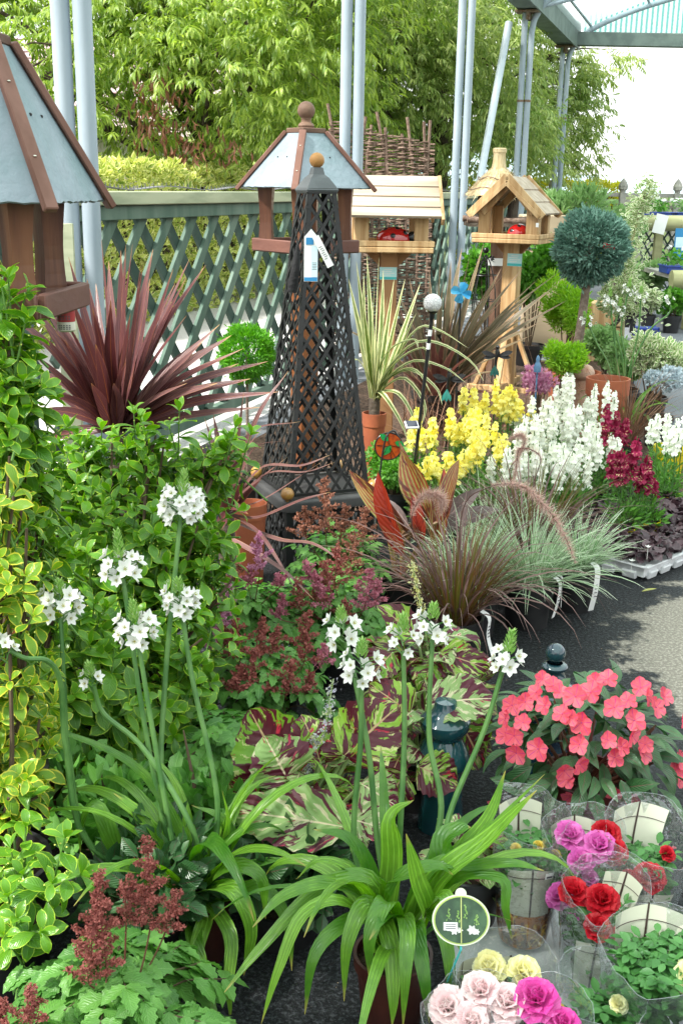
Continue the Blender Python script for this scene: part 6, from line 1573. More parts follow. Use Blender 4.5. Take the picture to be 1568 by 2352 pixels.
def spot_g(x, Y, ref=1400): c = at(x, ref, Y); return (c[0], Y, 0)
astilbe('astilbe with rusty plumes in front of the obelisk plinth', spot_g(770, 3.85, 1330), .20, .35, 90, [pl(748, 1225, 745, 1095, 3.72, 106, 'plume_brown'), pl(703, 1235, 700, 1165, 3.72, 88, 'plume_brown'), pl(788, 1240, 792, 1160, 3.77, 70, 'plume_brown'), pl(832, 1250, 838, 1165, 3.67, 88, 'plume_brown'), pl(800, 1330, 812, 1230, 3.57, 106, 'plume_brown')])
astilbe('astilbe with tall maroon plumes in the middle of the astilbe patch', spot_g(755, 3.35, 1450), .22, .32, 105, [pl(735, 1420, 745, 1290, 3.27, 129, 'plume_red'), pl(770, 1350, 775, 1250, 3.32, 100, 'plume_red'), pl(755, 1390, 722, 1320, 3.22, 82, 'plume_pink'), pl(835, 1400, 850, 1305, 3.17, 82, 'plume_pink'), pl(715, 1330, 700, 1290, 3.27, 47, 'plume_pink'), pl(800, 1430, 790, 1380, 3.17, 60, 'plume_red'), pl(690, 1400, 685, 1330, 3.2, 60, 'plume_red'), pl(640, 1420, 650, 1365, 3.2, 45, 'plume_pink'), pl(860, 1390, 868, 1330, 3.2, 50, 'plume_pink')])
astilbe('astilbe with pink and faded plumes beside the euonymus bush', spot_g(560, 3.35, 1400), .21, .33, 95, [pl(597, 1310, 592, 1225, 3.27, 70, 'plume_mauve'), pl(570, 1345, 575, 1300, 3.27, 47, 'plume_pink'), pl(505, 1440, 525, 1335, 3.17, 100, 'plume_mauve'), pl(470, 1420, 490, 1350, 3.17, 94, 'plume_brown'), pl(500, 1500, 508, 1415, 3.12, 70, 'plume_mauve'), pl(540, 1340, 548, 1295, 3.32, 59, 'plume_brown'), pl(645, 1345, 640, 1320, 3.22, 41, 'plume_pink')])
astilbe('astilbe with dark maroon plumes just above the coleus leaves', spot_g(605, 2.85, 1560), .22, .31, 115, [pl(545, 1510, 540, 1420, 2.82, 100, 'plume_red'), pl(600, 1510, 602, 1420, 2.82, 59, 'plume_red'), pl(695, 1530, 705, 1405, 2.82, 112, 'plume_red'), pl(575, 1600, 585, 1490, 2.72, 112, 'plume_red'), pl(655, 1600, 672, 1515, 2.72, 100, 'plume_red'), pl(540, 1590, 552, 1530, 2.72, 70, 'plume_red'), pl(735, 1530, 745, 1480, 2.82, 53, 'plume_pink'), pl(625, 1500, 640, 1440, 2.82, 59, 'plume_red'), pl(520, 1520, 515, 1440, 2.85, 60, 'plume_red'), pl(620, 1600, 625, 1540, 2.75, 70, 'plume_red'), pl(700, 1600, 715, 1545, 2.75, 50, 'plume_red')])
astilbe('leafy astilbe with few flowers below the dark plumes', spot_g(520, 2.5, 1700), .20, .27, 90, [pl(690, 1690, 700, 1650, 2.57, 35, 'plume_pink')])
Yf = 1.60
astilbe('front astilbe with two large maroon plumes at the bottom left', (at(250, 2200, Yf)[0], Yf, 0), .21, .27, 170, [pl(245, 2225, 225, 2000, 1.58, 140, 'plume_red'), pl(205, 2260, 215, 2090, 1.55, 135, 'plume_red'), pl(345, 2130, 338, 1925, 1.62, 120, 'plume_red'), pl(380, 2140, 405, 2045, 1.62, 75, 'plume_red'), pl(290, 2130, 300, 2010, 1.62, 85, 'plume_red')], .044, 'blackplastic', .09, .15)
astilbe('low astilbe with dusky plume cut by the bottom left corner', (at(50, 2330, 1.42)[0], 1.42, 0), .17, .27, 90, [pl(70, 2352, 75, 2268, 1.42, 105, 'plume_red'), pl(0, 2360, 5, 2300, 1.42, 60, 'plume_red')], .05)
# ---- coleus
def coleus(label, loc, rr, zc, n, leafs, explicit=(), mats=('coleus', 'coleus_pale'), pale=.25, spikes=(), potmat='blackplastic'):
    t = thing('coleus', label, 'coleus', loc, 'coleus plants'); L0 = A(*loc); ms = MB(); m = [MB(), MB()]
    for k in range(n):
        a = random.uniform(0, 6.28); f = math.sqrt(random.random()); q = L0 + A(rr * f * math.cos(a) * .55, rr * f * math.sin(a) * .55, zc * (1 - .45 * f * f) * random.uniform(.6, 1.0)); o = A(math.cos(a), math.sin(a), 0)
        j = 1 if random.random() < pale else 0
        leaves(m[j], CO, q, nrm(o + A(0, 0, random.uniform(-.25, .55)) + rng.normal(0, .15, 3)), nrm(A(0, 0, 1) + o * .4 + rng.normal(0, .2, 3)), random.uniform(*leafs), random.random())
        if k % 3 == 0: tube(ms, smooth_path([L0 + A(0, 0, .12), (L0 + q) / 2 + A(0, 0, .06), q], 6), .005, 6)
    for (b, tp, w, face, j) in explicit:
        b, tp = at(*b), at(*tp); L_ = np.linalg.norm(tp - b); tpl = leaf_tpl(w / L_, 14, .38, .65, .10, .45, .09, serr=.055, nx=6, base=.18, seed=random.randrange(99))
        leaves(m[j], [tpl], b, tp - b, A(*face), L_ * 1.04, random.random()); tube(ms, smooth_path([L0 + A(0, 0, .14), (L0 + b) / 2 + A(0, 0, .03), b], 6), .0045, 6)
    for j in (0, 1):
        if m[j].n: m[j].build('leaves' if j == 0 else 'pale_leaves', M[mats[j]], t)
    ms.build('stems', M['col_stem'], t)
    for (p0, p1, mat) in spikes:
        mb = MB(); p0, p1 = at(*p0), at(*p1); P = smooth_path([L0 + A(0, 0, .15), p0, (p0 + p1) / 2, p1], 12); tube(mb, P, .002, 5, mat=1); nn = 260
        f = rng.random(nn); leaves(mb, TINY, p0 + (p1 - p0) * f[:, None] + rng.normal(0, .006, (nn, 3)) * A(1, 1, .6), rand_dirs(nn), rand_dirs(nn), rng.uniform(.004, .011, nn)); mb.build('flower_spike', [M[mat], M['col_stem']], t)
    pot(t, .085, .15, M[potmat])
    return t
M['col_stem'] = plain('pale green coleus stem', (.24, .34, .12), (.2, .28, .1), .5)
M['lilac'] = leafmat('pale green and lilac florets', (.42, .50, .22), (.48, .44, .66), trans=.25); M['yellowbud'] = leafmat('yellow flower buds', (.60, .56, .14), (.72, .72, .52), trans=.25)
Yc = 2.30
coleus('large coleus with maroon splashed leaves in the centre foreground', (at(690, 1800, Yc)[0], Yc, 0), .22, .31, 48, (.06, .12), [
    ((665, 1790, Yc), (570, 1640, Yc + .04), .19, (-.3, -1, .6), 0), ((660, 1790, Yc - .05), (615, 1700, Yc - .06), .15, (.1, -1, .7), 1), ((735, 1750, Yc), (700, 1640, Yc + .05), .13, (.4, -.8, .6), 0), ((790, 1735, Yc), (912, 1620, Yc + .02), .16, (.2, -.8, .8), 0), ((800, 1740, Yc), (770, 1665, Yc + .03), .10, (-.3, -1, .5), 0),
    ((790, 1900, Yc - .25), (525, 1850, Yc - .22), .13, (.1, -.9, .9), 1), ((600, 1870, Yc - .1), (520, 1800, Yc - .05), .09, (-.3, -1, .5), 0), ((830, 1800, Yc - .1), (910, 1850, Yc - .14), .10, (.2, -1, .5), 1), ((800, 1880, Yc - .15), (905, 1905, Yc - .2), .09, (.1, -.7, 1), 1)],
    spikes=[((735, 1740, Yc + .02), (765, 1560, Yc + .05), 'lilac'), ((700, 1780, Yc), (722, 1690, Yc), 'lilac')], pale=.3)
Yc = 2.95
coleus('coleus with lime and maroon leaves in front of the purple fountain grass', (at(1000, 1500, Yc)[0], Yc, 0), .23, .34, 46, (.08, .14), [((960, 1470, Yc), (880, 1385, Yc), .10, (0, -.6, 1), 0), ((1010, 1500, Yc - .1), (1125, 1530, Yc - .12), .10, (.1, -.8, .8), 0), ((900, 1500, Yc - .1), (840, 1560, Yc - .16), .10, (-.1, -.8, .8), 0)], spikes=[((968, 1400, Yc), (945, 1293, Yc + .02), 'yellowbud')], pale=.12)
Yc = 2.5
coleus('coleus with spreading leaves around the teal ceramic pillar', (at(960, 1700, Yc + .1)[0], Yc + .1, 0), .20, .34, 30, (.08, .13), [((980, 1620, Yc), (1135, 1590, Yc - .02), .13, (.1, -.7, 1), 1), ((1050, 1650, Yc), (1120, 1760, Yc - .02), .13, (.6, -.8, .3), 0), ((940, 1640, Yc), (860, 1570, Yc), .11, (-.2, -.6, 1), 0), ((960, 1760, Yc - .1), (1050, 1800, Yc - .14), .11, (.1, -.9, .6), 0), ((930, 1780, Yc - .1), (880, 1840, Yc - .14), .10, (-.1, -.9, .6), 0)], pale=.2)
Yc = 2.1
coleus('small pale pink edged coleus below the teal ceramic pillar', (at(1075, 1900, Yc)[0], Yc, 0), .10, .25, 22, (.05, .09), [], pale=.75)
# ---- star flowered bulbs
M['terra_shaded'] = plain('terracotta with shade in its colour', (.055, .014, .009), (.03, .009, .007), .5)  # pot colour darkened to stand for the deep shade around the pots
def star_flower(m, p, d, s):
    d = nrm(d); u = nrm(np.cross(d, A(.2, .3, 1))); v = np.cross(d, u); k = np.arange(6) * math.pi / 3 + random.random()
    D = nrm(u[None] * np.cos(k)[:, None] + v[None] * np.sin(k)[:, None] + d[None] * .35); leaves(m, PET, np.repeat(p[None], 6, 0), D, np.repeat(d[None], 6, 0), s * .62 * rng.uniform(.9, 1.1, 6), mat=0)
    ball(m, p + d * s * .05, s * .05, 6, mat=1); 
    for j in range(6): q = p + d * s * .24 + (u * math.cos(k[j] + .5) + v * math.sin(k[j] + .5)) * s * .12; tube(m, [p, q], [.0006, .0005], 4, mat=1, caps=False)
def bulb_head(parent, top, axis, n, s, spreadr, conelen, stemend):
    m = MB(); axis = nrm(axis)
    n = int(n * 1.5)
    for k in range(n):
        f = k / max(1, n - 1); a = k * 2.4 + random.random() * .5; u = nrm(np.cross(axis, A(.1, 1, .2))); v = np.cross(axis, u)
        o = u * math.cos(a) + v * math.sin(a); r = spreadr * (.45 + .55 * math.sin(math.pi * min(1, .25 + .6 * f))); base = top - axis * spreadr * 1.5 * f
        p = base + o * r + axis * .006; tube(m, [base - axis * .012, (base + p) / 2 - axis * .004, p], [.0013, .0012, .0014], 5, mat=2, caps=False)
        star_flower(m, p, o + axis * (.75 - .75 * f) + A(0, -.25, .1), s * random.uniform(.68, .98))
    # closed buds in a cone on top
    N = int(16 + conelen / .0016)
    for k in range(N):
        f = k / N; a = k * 2.4; u = nrm(np.cross(axis, A(.1, 1, .2))); v = np.cross(axis, u); o = u * math.cos(a) + v * math.sin(a); r = .0095 * (1 - f) ** .6 + .001
        leaves(m, [leaf_tpl(.42, 3, .45, .7, .3, -.4, base=.3)], top + axis * conelen * f + o * r * .5, axis * 1.1 + o * .55, o, .011 + .005 * (1 - f), random.random(), mat=3)
    return m.build('flower_head', [M['petal_white'], M['anther'], M['stem_green'], M['budgreen']], parent)
M['budgreen'] = leafmat('pale green buds', (.16, .34, .06), (.34, .50, .16), trans=.25)
def bulb_plant(label, base, Yb, stems, nleaf, seeds, potc, explicit=(), potr=.072, poth=.15, nleafL=(.30, .52)):
    t = thing('star_lily', label, 'flowering bulb', (base[0], base[1], 0), 'white star lilies'); L0 = A(base[0], base[1], poth * .9)
    m = MB(); n = nleaf; a = rng.uniform(0, 6.28, n); r = .035 * np.sqrt(rng.random(n)); b = L0 + np.stack([r * np.cos(a), r * np.sin(a), 0 * a], 1)
    ribbons(m, b, a + rng.normal(0, .2, n), rng.uniform(.9, 1.45, n), rng.uniform(1.2, 2.9, n), rng.uniform(*nleafL, n), rng.uniform(.026, .042, n), 14, 1.7, p_strap, .38, None, rng.normal(0, .5, n), azd=rng.normal(0, .3, n))
    for (pts, w) in explicit:
        P = [np.asarray(L0) + rng.normal(0, .012, 3)] + [at(x, y, Yb + dy) for x, y, dy in pts]; ribbon_path(m, P, w, p_strap, .38, None, A(rng.normal(0, .15), -.35, 1), 18, rng.normal(0, .3))
    m.build('leaves', M['strap'], t)
    for (pts, nfl, s, sr, cone) in stems:
        P = smooth_path([L0 + A(random.uniform(-.02, .02), random.uniform(-.02, .02), 0)] + [at(x, y, Yb + dy) for x, y, dy in pts], 26)
        ms = MB(); tube(ms, P, np.linspace(.0066, .0046, 26), 8); st = ms.build('flower_stem', M['stem_green'], t)
        bulb_head(st, P[-1] + nrm(P[-1] - P[-3]) * sr * 1.3, P[-1] - P[-3] + A(0, 0, .02), nfl, s, sr, cone, P[-1])
    pot(t, potr, poth, potc)
    return t
YL = 1.98; bl_ = at(455, 2130, YL)
bulb_plant('tall white star lily with many heads before the euonymus, in terracotta pot', (bl_[0], YL), YL, [
    ([(392, 1950, .02), (335, 1680, .08), (283, 1330, .14)], 9, .040, .034, .055), ([(398, 1940, 0), (348, 1660, .05), (318, 1475, .08)], 10, .038, .034, .04), ([(500, 1850, .05), (442, 1560, .12), (418, 1405, .15)], 10, .034, .030, .03),
    ([(375, 1830, .1), (380, 1560, .2), (405, 1290, .27), (415, 1190, .3)], 20, .036, .042, .05), ([(440, 1900, .0), (330, 1720, .06), (240, 1640, .08), (215, 1575, .08)], 4, .030, .016, .03),
    ([(215, 1950, .02), (160, 1740, .05), (148, 1580, .07), (140, 1420, .1)], 11, .038, .036, .03), ([(205, 1940, 0), (152, 1720, .02), (140, 1570, .02), (110, 1518, .0), (60, 1512, -.02), (25, 1495, -.03)], 4, .036, .024, .02)],
    12, 1, M['terra_shaded'], [([(400, 2000, 0), (340, 1890, 0), (262, 1822, .02)], .034), ([(450, 1990, .02), (330, 1780, .05), (160, 1690, .06), (105, 1702, .06)], .026), ([(300, 2010, .0), (225, 1860, .02), (190, 1900, .02), (185, 1960, .02)], .04), ([(540, 2000, .05), (510, 1890, .06), (440, 1850, .06)], .05), ([(440, 1940, .06), (400, 1800, .1), (330, 1720, .12)], .03),
     ([(480, 2030, -.05), (540, 1990, -.1), (600, 2020, -.12), (610, 2110, -.12)], .042), ([(500, 2040, -.1), (545, 2060, -.14), (575, 2140, -.16), (560, 2240, -.16)], .046), ([(445, 2150, -.12), (470, 2250, -.18), (505, 2360, -.22)], .034), ([(520, 2020, 0), (590, 1985, 0), (660, 1970, -.02)], .03), ([(470, 2110, -.08), (450, 2180, -.14), (440, 2290, -.18), (445, 2360, -.2)], .034), ([(500, 2100, -.08), (530, 2160, -.14), (525, 2260, -.18), (530, 2350, -.18)], .032), ([(430, 2080, -.05), (370, 2020, -.08), (320, 2040, -.1), (290, 2110, -.1)], .034), ([(520, 2060, -.05), (600, 2040, -.08), (660, 2120, -.1), (670, 2230, -.12)], .036), ([(500, 1980, .03), (520, 1890, .03), (510, 1815, .03)], .028)])
YR = 1.80; br_ = at(905, 2110, YR)
bulb_plant('white star lily with oval picture label, in terracotta pot at the bottom centre', (br_[0], YR), YR, [
    ([(815, 1960, .08), (828, 1700, .12), (830, 1560, .14)], 8, .036, .032, .035), ([(868, 1940, .1), (848, 1740, .15), (815, 1560, .2), (796, 1475, .22)], 6, .034, .030, .03), ([(915, 1960, .06), (928, 1700, .12), (926, 1495, .16)], 5, .030, .026, .035),
    ([(1008, 1900, .06), (985, 1690, .12), (992, 1470, .16)], 7, .034, .030, .03), ([(1000, 2010, .0), (1035, 1860, .04), (1110, 1680, .08), (1155, 1535, .1)], 6, .034, .022, .045)],
    12, 2, M['terra_shaded'], [([(1000, 2030, -.05), (1120, 1930, -.06), (1232, 1815, -.08)], .05), ([(1010, 2020, 0), (1130, 1900, .02), (1250, 1778, .02)], .022), ([(1030, 1990, .02), (1120, 1880, .04), (1160, 1770, .06)], .034), ([(1000, 2020, -.02), (1020, 1930, 0), (1060, 1905, 0), (1080, 1900, .0)], .05), ([(990, 2000, -.04), (1080, 1990, -.05), (1180, 1985, -.07), (1248, 2000, -.08)], .032),
     ([(975, 2120, -.08), (955, 2020, -.1), (932, 1915, -.1)], .05), ([(900, 2000, .05), (900, 1880, .06), (950, 1838, .06)], .046), ([(850, 2020, 0), (800, 1930, 0), (720, 1905, 0)], .04), ([(860, 2030, -.05), (740, 2040, -.08), (600, 2180, -.14), (515, 2280, -.18)], .036), ([(870, 2110, -.1), (840, 2080, -.13), (800, 2170, -.17), (790, 2300, -.18)], .044),
     ([(900, 2090, -.1), (880, 2080, -.16), (850, 2150, -.2), (848, 2250, -.2)], .040), ([(950, 2130, -.1), (960, 2170, -.16), (975, 2260, -.2), (985, 2350, -.2)], .034), ([(830, 2030, -.03), (740, 1980, -.05), (680, 2020, -.06)], .038), ([(1010, 2060, -.1), (1030, 2120, -.14), (1060, 2190, -.16)], .03), ([(800, 2080, -.1), (700, 2100, -.14), (640, 2230, -.18), (600, 2352, -.2)], .03), ([(1030, 2030, -.05), (1150, 2020, -.08), (1160, 2090, -.1), (1175, 2160, -.1)], .024), ([(880, 2120, -.08), (900, 2180, -.15), (905, 2290, -.19), (900, 2360, -.2)], .036), ([(920, 2110, -.08), (935, 2140, -.16), (930, 2240, -.21), (925, 2360, -.22)], .034), ([(860, 2110, -.08), (780, 2130, -.14), (720, 2200, -.18), (700, 2330, -.19)], .034), ([(850, 2080, -.04), (760, 2030, -.08), (650, 2060, -.12), (580, 2130, -.15)], .036), ([(980, 2100, -.06), (1020, 2150, -.12), (1035, 2250, -.16), (1030, 2350, -.17)], .03), ([(880, 2050, -.05), (930, 2010, -.08), (1000, 1990, -.08), (1040, 2010, -.08)], .04)])
# far star lilies before the yard
bfar = at(1440, 880, 6.6)
t = bulb_plant('small white star lilies on tall stems in front of the soft grey green mounds', (bfar[0], 6.6), 6.6, [
    ([(1415, 830, 0), (1405, 740, 0), (1402, 700, 0)], 7, .034, .035, .05), ([(1400, 850, 0), (1370, 790, 0), (1350, 745, 0)], 5, .034, .03, .04), ([(1445, 850, 0), (1465, 760, 0), (1470, 690, 0)], 5, .034, .03, .04), ([(1450, 850, 0), (1490, 760, 0), (1535, 720, 0), (1537, 695, 0)], 3, .034, .02, .05), ([(1435, 840, 0), (1425, 760, 0), (1440, 675, 0)], 5, .034, .03, .05), ([(1430, 840, 0), (1412, 760, 0), (1418, 720, 0)], 5, .034, .03, .05)], 16, 3, M['blackplastic'])
# the oval picture label
def oval_label():
    Y = 1.62; c = at(1058, 2113, Y); k = scale_at(Y, .35)
    t = thing('plant_label', 'oval picture label with white rim standing in the front star lily pot', 'label', c)
    rot = rotx(R(62)); a, b = 64 * k, 54 * k
    def ov(rr, z, n=40): return [rot @ A(a * rr * math.cos(x), b * rr * math.sin(x), z) for x in np.linspace(0, 2 * math.pi, n, endpoint=False)]
    def disc(rr, z, mat, name, par):
        m = MB(); V = [rot @ A(0, 0, z)] + ov(rr, z); n = 40; m.add(V, None, [(0, 1 + j, 1 + (j + 1) % n) for j in range(n)], None, None); return m.build(name, mat, par, world=False)
    m = MB(); n = 40; V = ov(1.035, .0015) + ov(1.035, -.0015) + [rot @ A(0, 0, .0015), rot @ A(0, 0, -.0015)]; m.add(V, [(j, n + j, n + (j + 1) % n, (j + 1) % n) for j in range(n)], [(2 * n, j, (j + 1) % n) for j in range(n)] + [(2 * n + 1, n + (j + 1) % n, n + j) for j in range(n)])
    lathe(m, [(.0005, .0017), (13 * k, .0017), (13 * k, -.0017), (.0005, -.0017)], rot @ A(0, b * 1.06, 0), 16, rot=rot); m.build('white_rim', plain('pale lime rim', (.62, .68, .48), (.66, .7, .55), .4), t, smooth=False, world=False)
    disc(.98, .0022, plain('lime ring', (.40, .52, .12), None, .3), 'lime_ring', t); disc(.93, .0028, plain('dark green picture', (.015, .05, .02), (.04, .10, .04), .2, .5, nscale=40), 'picture', t)
    m = MB()
    for dx, dy, s in ((-.25, -.42, .2), (-.05, -.40, .15), (.38, -.38, .24), (.55, -.45, .15), (-.45, -.35, .12)):
        kk = np.arange(6) * math.pi / 3; leaves(m, PET, np.repeat((rot @ A(a * dx, b * dy, .0034))[None], 6, 0), np.stack([rot @ A(math.cos(x), math.sin(x), .02) for x in kk]), np.repeat((rot @ A(0, 0, 1))[None], 6, 0), a * s * .8)
    m.build('pictured_flowers', M['petal_white'], t, world=False)
    m = MB()
    for dx, dy, s in ((-.45, .25, .5), (.15, .35, .55), (.55, .1, .4), (-.1, .2, .45)):
        for j in range(16): f = j / 16; ww = .10 * (1 - f); leaves(m, TINY, rot @ A(a * dx + random.uniform(-ww, ww) * a, b * (dy - .3 + s * f), .0033), rot @ A(random.uniform(-.6, .6), 1, 0), rot @ A(0, 0, 1), .004)
    m.build('pictured_buds', M['budgreen'], t, world=False)
    m = MB(); box(m, rot @ A(-a * .38, -b * .25, .0040), (.024, .013, .0006), rot); s = m.build('price_sticker', M['white'], t, smooth=False, world=False)
    m = MB()
    for q in range(3): box(m, rot @ A(-a * .38, -b * .25 + .0036 - .0034 * q, .0047), (.017, .0012, .0003), rot)
    m.build('small_print', M['ink'], s, smooth=False, world=False)
    m = MB(); box(m, rot @ A(0, 0, .0042), (.0016, b * 1.85, .0006), rot); m.build('centre_line', plain('pale yellow line', (.55, .6, .2), None, .4), t, smooth=False, world=False)
    m = MB(); tube(m, [rot @ A(0, b * 1.15, -.002), rot @ A(0, -b * 1.2, -.003), rot @ A(0, -b * 1.1, -.003) + A(-.02, .05, -.13)], .002, 6); m.build('stake', M['teal'], t, world=False)
oval_label()
# ---- impatiens
def impatiens():
    Y = 2.42; c = at(1350, 1705, Y); t = thing('impatiens', 'pot of coral pink impatiens with dark leaves above the wrapped roses', 'impatiens', (c[0], Y, 0), None); r = .205
    m = MB(); n = 190; d = rand_dirs(n, -.35, 1); P = c + d * A(1, 1, .72) * (r * rng.uniform(.45, 1.0, n))[:, None]
    tp = [leaf_tpl(.36, 6, .42, .95, .12, q, .02, seed=i) for i, q in enumerate((.5, .9, 1.3))]
    leaves(m, tp, P, nrm(d * A(1, 1, .5) + rng.normal(0, .3, (n, 3)) + A(0, 0, -.15)), nrm(d + A(0, 0, .8) + rng.normal(0, .25, (n, 3))), rng.uniform(.065, .11, n))
    for (x, y, x1, y1) in ((1255, 1820, 1130, 1790), (1330, 1850, 1320, 1930), (1400, 1850, 1440, 1910), (1500, 1830, 1550, 1960), (1480, 1840, 1520, 1920), (1220, 1760, 1130, 1830), (1300, 1840, 1240, 1880), (1420, 1850, 1400, 1935)):
        p0, p1 = at(x, y, Y - .15), at(x1, y1, Y - .17); leaves(m, tp, p0, p1 - p0, A(0, -1, .5), np.linalg.norm(p1 - p0))
    m.build('leaves', M['imp_leaf'], t)
    m = MB()
    for k in range(26): e = c + rand_dirs(1, -.1, 1)[0] * A(1, 1, .7) * r * .85; tube(m, smooth_path([A(c[0], c[1], .14), (A(c[0], c[1], .14) + e) / 2 + rng.normal(0, .01, 3), e], 6), [.006, .0055, .005, .004, .003, .002], 6)
    m.build('stems', M['red_stalk'], t)
    def fl(seed):
        mm = MB()
        for k, (a, s) in enumerate(((90, 1.0), (18, .95), (162, .95), (-50, 1.05), (-130, 1.05))):
            leaves(mm, [leaf_tpl(.86, 6, .64, .72, .10, -.5 + .16 * k, .06, base=.14, nx=4, seed=seed * 7 + k)], A(0, 0, .0004 * k), A(math.cos(R(a)), math.sin(R(a)), .12 + .07 * (k % 3)), A(0, 0, 1), .54 * s, random.random())
        ball(mm, (0, 0, .02), .03, 6, mat=1)
        return mm.mesh('flower', [M['impatiens'], M['magenta']])
    FM = [fl(i) for i in range(5)]
    px = [(1205, 1612), (1180, 1690), (1200, 1660), (1160, 1650), (1230, 1590), (1285, 1590), (1270, 1575), (1310, 1650), (1335, 1660), (1290, 1640), (1330, 1710), (1410, 1625), (1395, 1700), (1425, 1715), (1440, 1610), (1485, 1600), (1505, 1625), (1470, 1580), (1365, 1565), (1395, 1560), (1450, 1690), (1480, 1710), (1475, 1730), (1410, 1740), (1300, 1790), (1295, 1770), (1310, 1830), (1405, 1815), (1455, 1825), (1550, 1770), (1565, 1650), (1160, 1690), (1185, 1730), (1235, 1720), (1330, 1755), (1525, 1600), (1560, 1745), (1320, 1600), (1250, 1620), (1355, 1590), (1245, 1560), (1175, 1620), (1560, 1790), (1455, 1655)]
    for k, (x, y) in enumerate(px):
        dx, dy = (x - 1350) / 215.0, (1705 - y) / 165.0; q = 1 - min(1, (dx * dx + dy * dy)); p = at(x, y, Y - r * math.sqrt(max(q, 0)) * .95 - .02)
        o = bpy.data.objects.new('flower', FM[k % 5]); COL.objects.link(o); o.parent = t; o.location = Vector(p) - t.location
        nv = Vector((dx * .9 + random.uniform(-.6, .6), -.8, dy * .6 + .5 + random.uniform(-.55, .55)))
        qq = nv.to_track_quat('Z', 'Y').to_euler(); o.rotation_euler = qq; s = .048 * random.uniform(.8, 1.15); o.scale = (s, s, s)
    pot(t, .10, .19, plain('dark red pot', (.10, .015, .012), (.08, .012, .01), .4, .5), taper=.8)
M['magenta'] = plain('magenta flower eye', (.45, .02, .25), None, .5)
impatiens()
# ---- wrapped mini roses
def film():
    m, N, L = _mat('clear plastic film'); gl = N.new('ShaderNodeBsdfGlossy'); gl.inputs['Roughness'].default_value = .09; gl.inputs[0].default_value = (.95, .97, 1, 1)
    tp = N.new('ShaderNodeBsdfTransparent'); tp.inputs[0].default_value = (.95, .965, .97, 1); df = N.new('ShaderNodeBsdfTranslucent'); df.inputs[0].default_value = (.8, .82, .85, 1)
    lw = N.new('ShaderNodeLayerWeight'); lw.inputs[0].default_value = .28; mx = N.new('ShaderNodeMixShader'); m2 = N.new('ShaderNodeMixShader'); o = N.new('ShaderNodeOutputMaterial')
    nz = noise(N, L, 24, 3); L.new(mth(N, L, 'ADD', mth(N, L, 'MULTIPLY', lw.outputs['Facing'], .40), .10, True), mx.inputs[0]); m2.inputs[0].default_value = .10
    bn = N.new('ShaderNodeBump'); bn.inputs['Strength'].default_value = .7; bn.inputs['Distance'].default_value = .03; L.new(nz, bn.inputs['Height']); L.new(bn.outputs[0], gl.inputs['Normal'])
    L.new(tp.outputs[0], m2.inputs[1]); L.new(df.outputs[0], m2.inputs[2]); L.new(m2.outputs[0], mx.inputs[1]); L.new(gl.outputs[0], mx.inputs[2]); L.new(mx.outputs[0], o.inputs[0])
    return m
M['film'] = film(); M['film_rim'] = plain('whitish film edge', (.36, .38, .41), None, .25, .6)
M['paper'] = plain('cream waxed paper', (.60, .59, .47), (.54, .53, .42), .45, .35, nscale=6); M['paperline'] = plain('dark brown printed line', (.06, .035, .03), None, .5)
RC = {'pink': ((.62, .10, .42), (.76, .26, .58)), 'red': ((.42, .004, .012), (.58, .012, .03)), 'yellow': ((.84, .78, .36), (.88, .86, .64)), 'blush': ((.84, .62, .64), (.88, .80, .78)), 'magenta': ((.62, .05, .34), (.76, .16, .48)), 'gold': ((.72, .55, .10), (.76, .64, .16))}
for k, (a_, b_) in RC.items(): M['rose_' + k] = leafmat('%s rose petals' % k, a_, b_, trans=.25, rough=.5)
def rose_mesh(mat, seed):
    m = MB(); rr = random.Random(seed)
    for ring, (n, r, tilt, s) in enumerate(((4, .05, 1.45, .40), (5, .10, 1.25, .48), (6, .17, .95, .56), (7, .24, .6, .60), (7, .30, .25, .60))):
        for k in range(n):
            a = 6.283 * k / n + ring * .7 + rr.uniform(-.2, .2); o = A(math.cos(a), math.sin(a), 0)
            leaves(m, [leaf_tpl(1.15, 5, .62, .45, .22, -.7 + ring * .32, .05, base=.35, nx=4, seed=seed + ring * 10 + k)], o * r * .45 + A(0, 0, .02 * (5 - ring)), o * math.cos(tilt) + A(0, 0, math.sin(tilt)), A(0, 0, 1) * .3 - o, s * rr.uniform(.9, 1.1), rr.random())
    return m.mesh('rose_flower', mat)
RM = {k: [rose_mesh(M['rose_' + k], 5 + 31 * i) for i in range(2)] for k in RC}
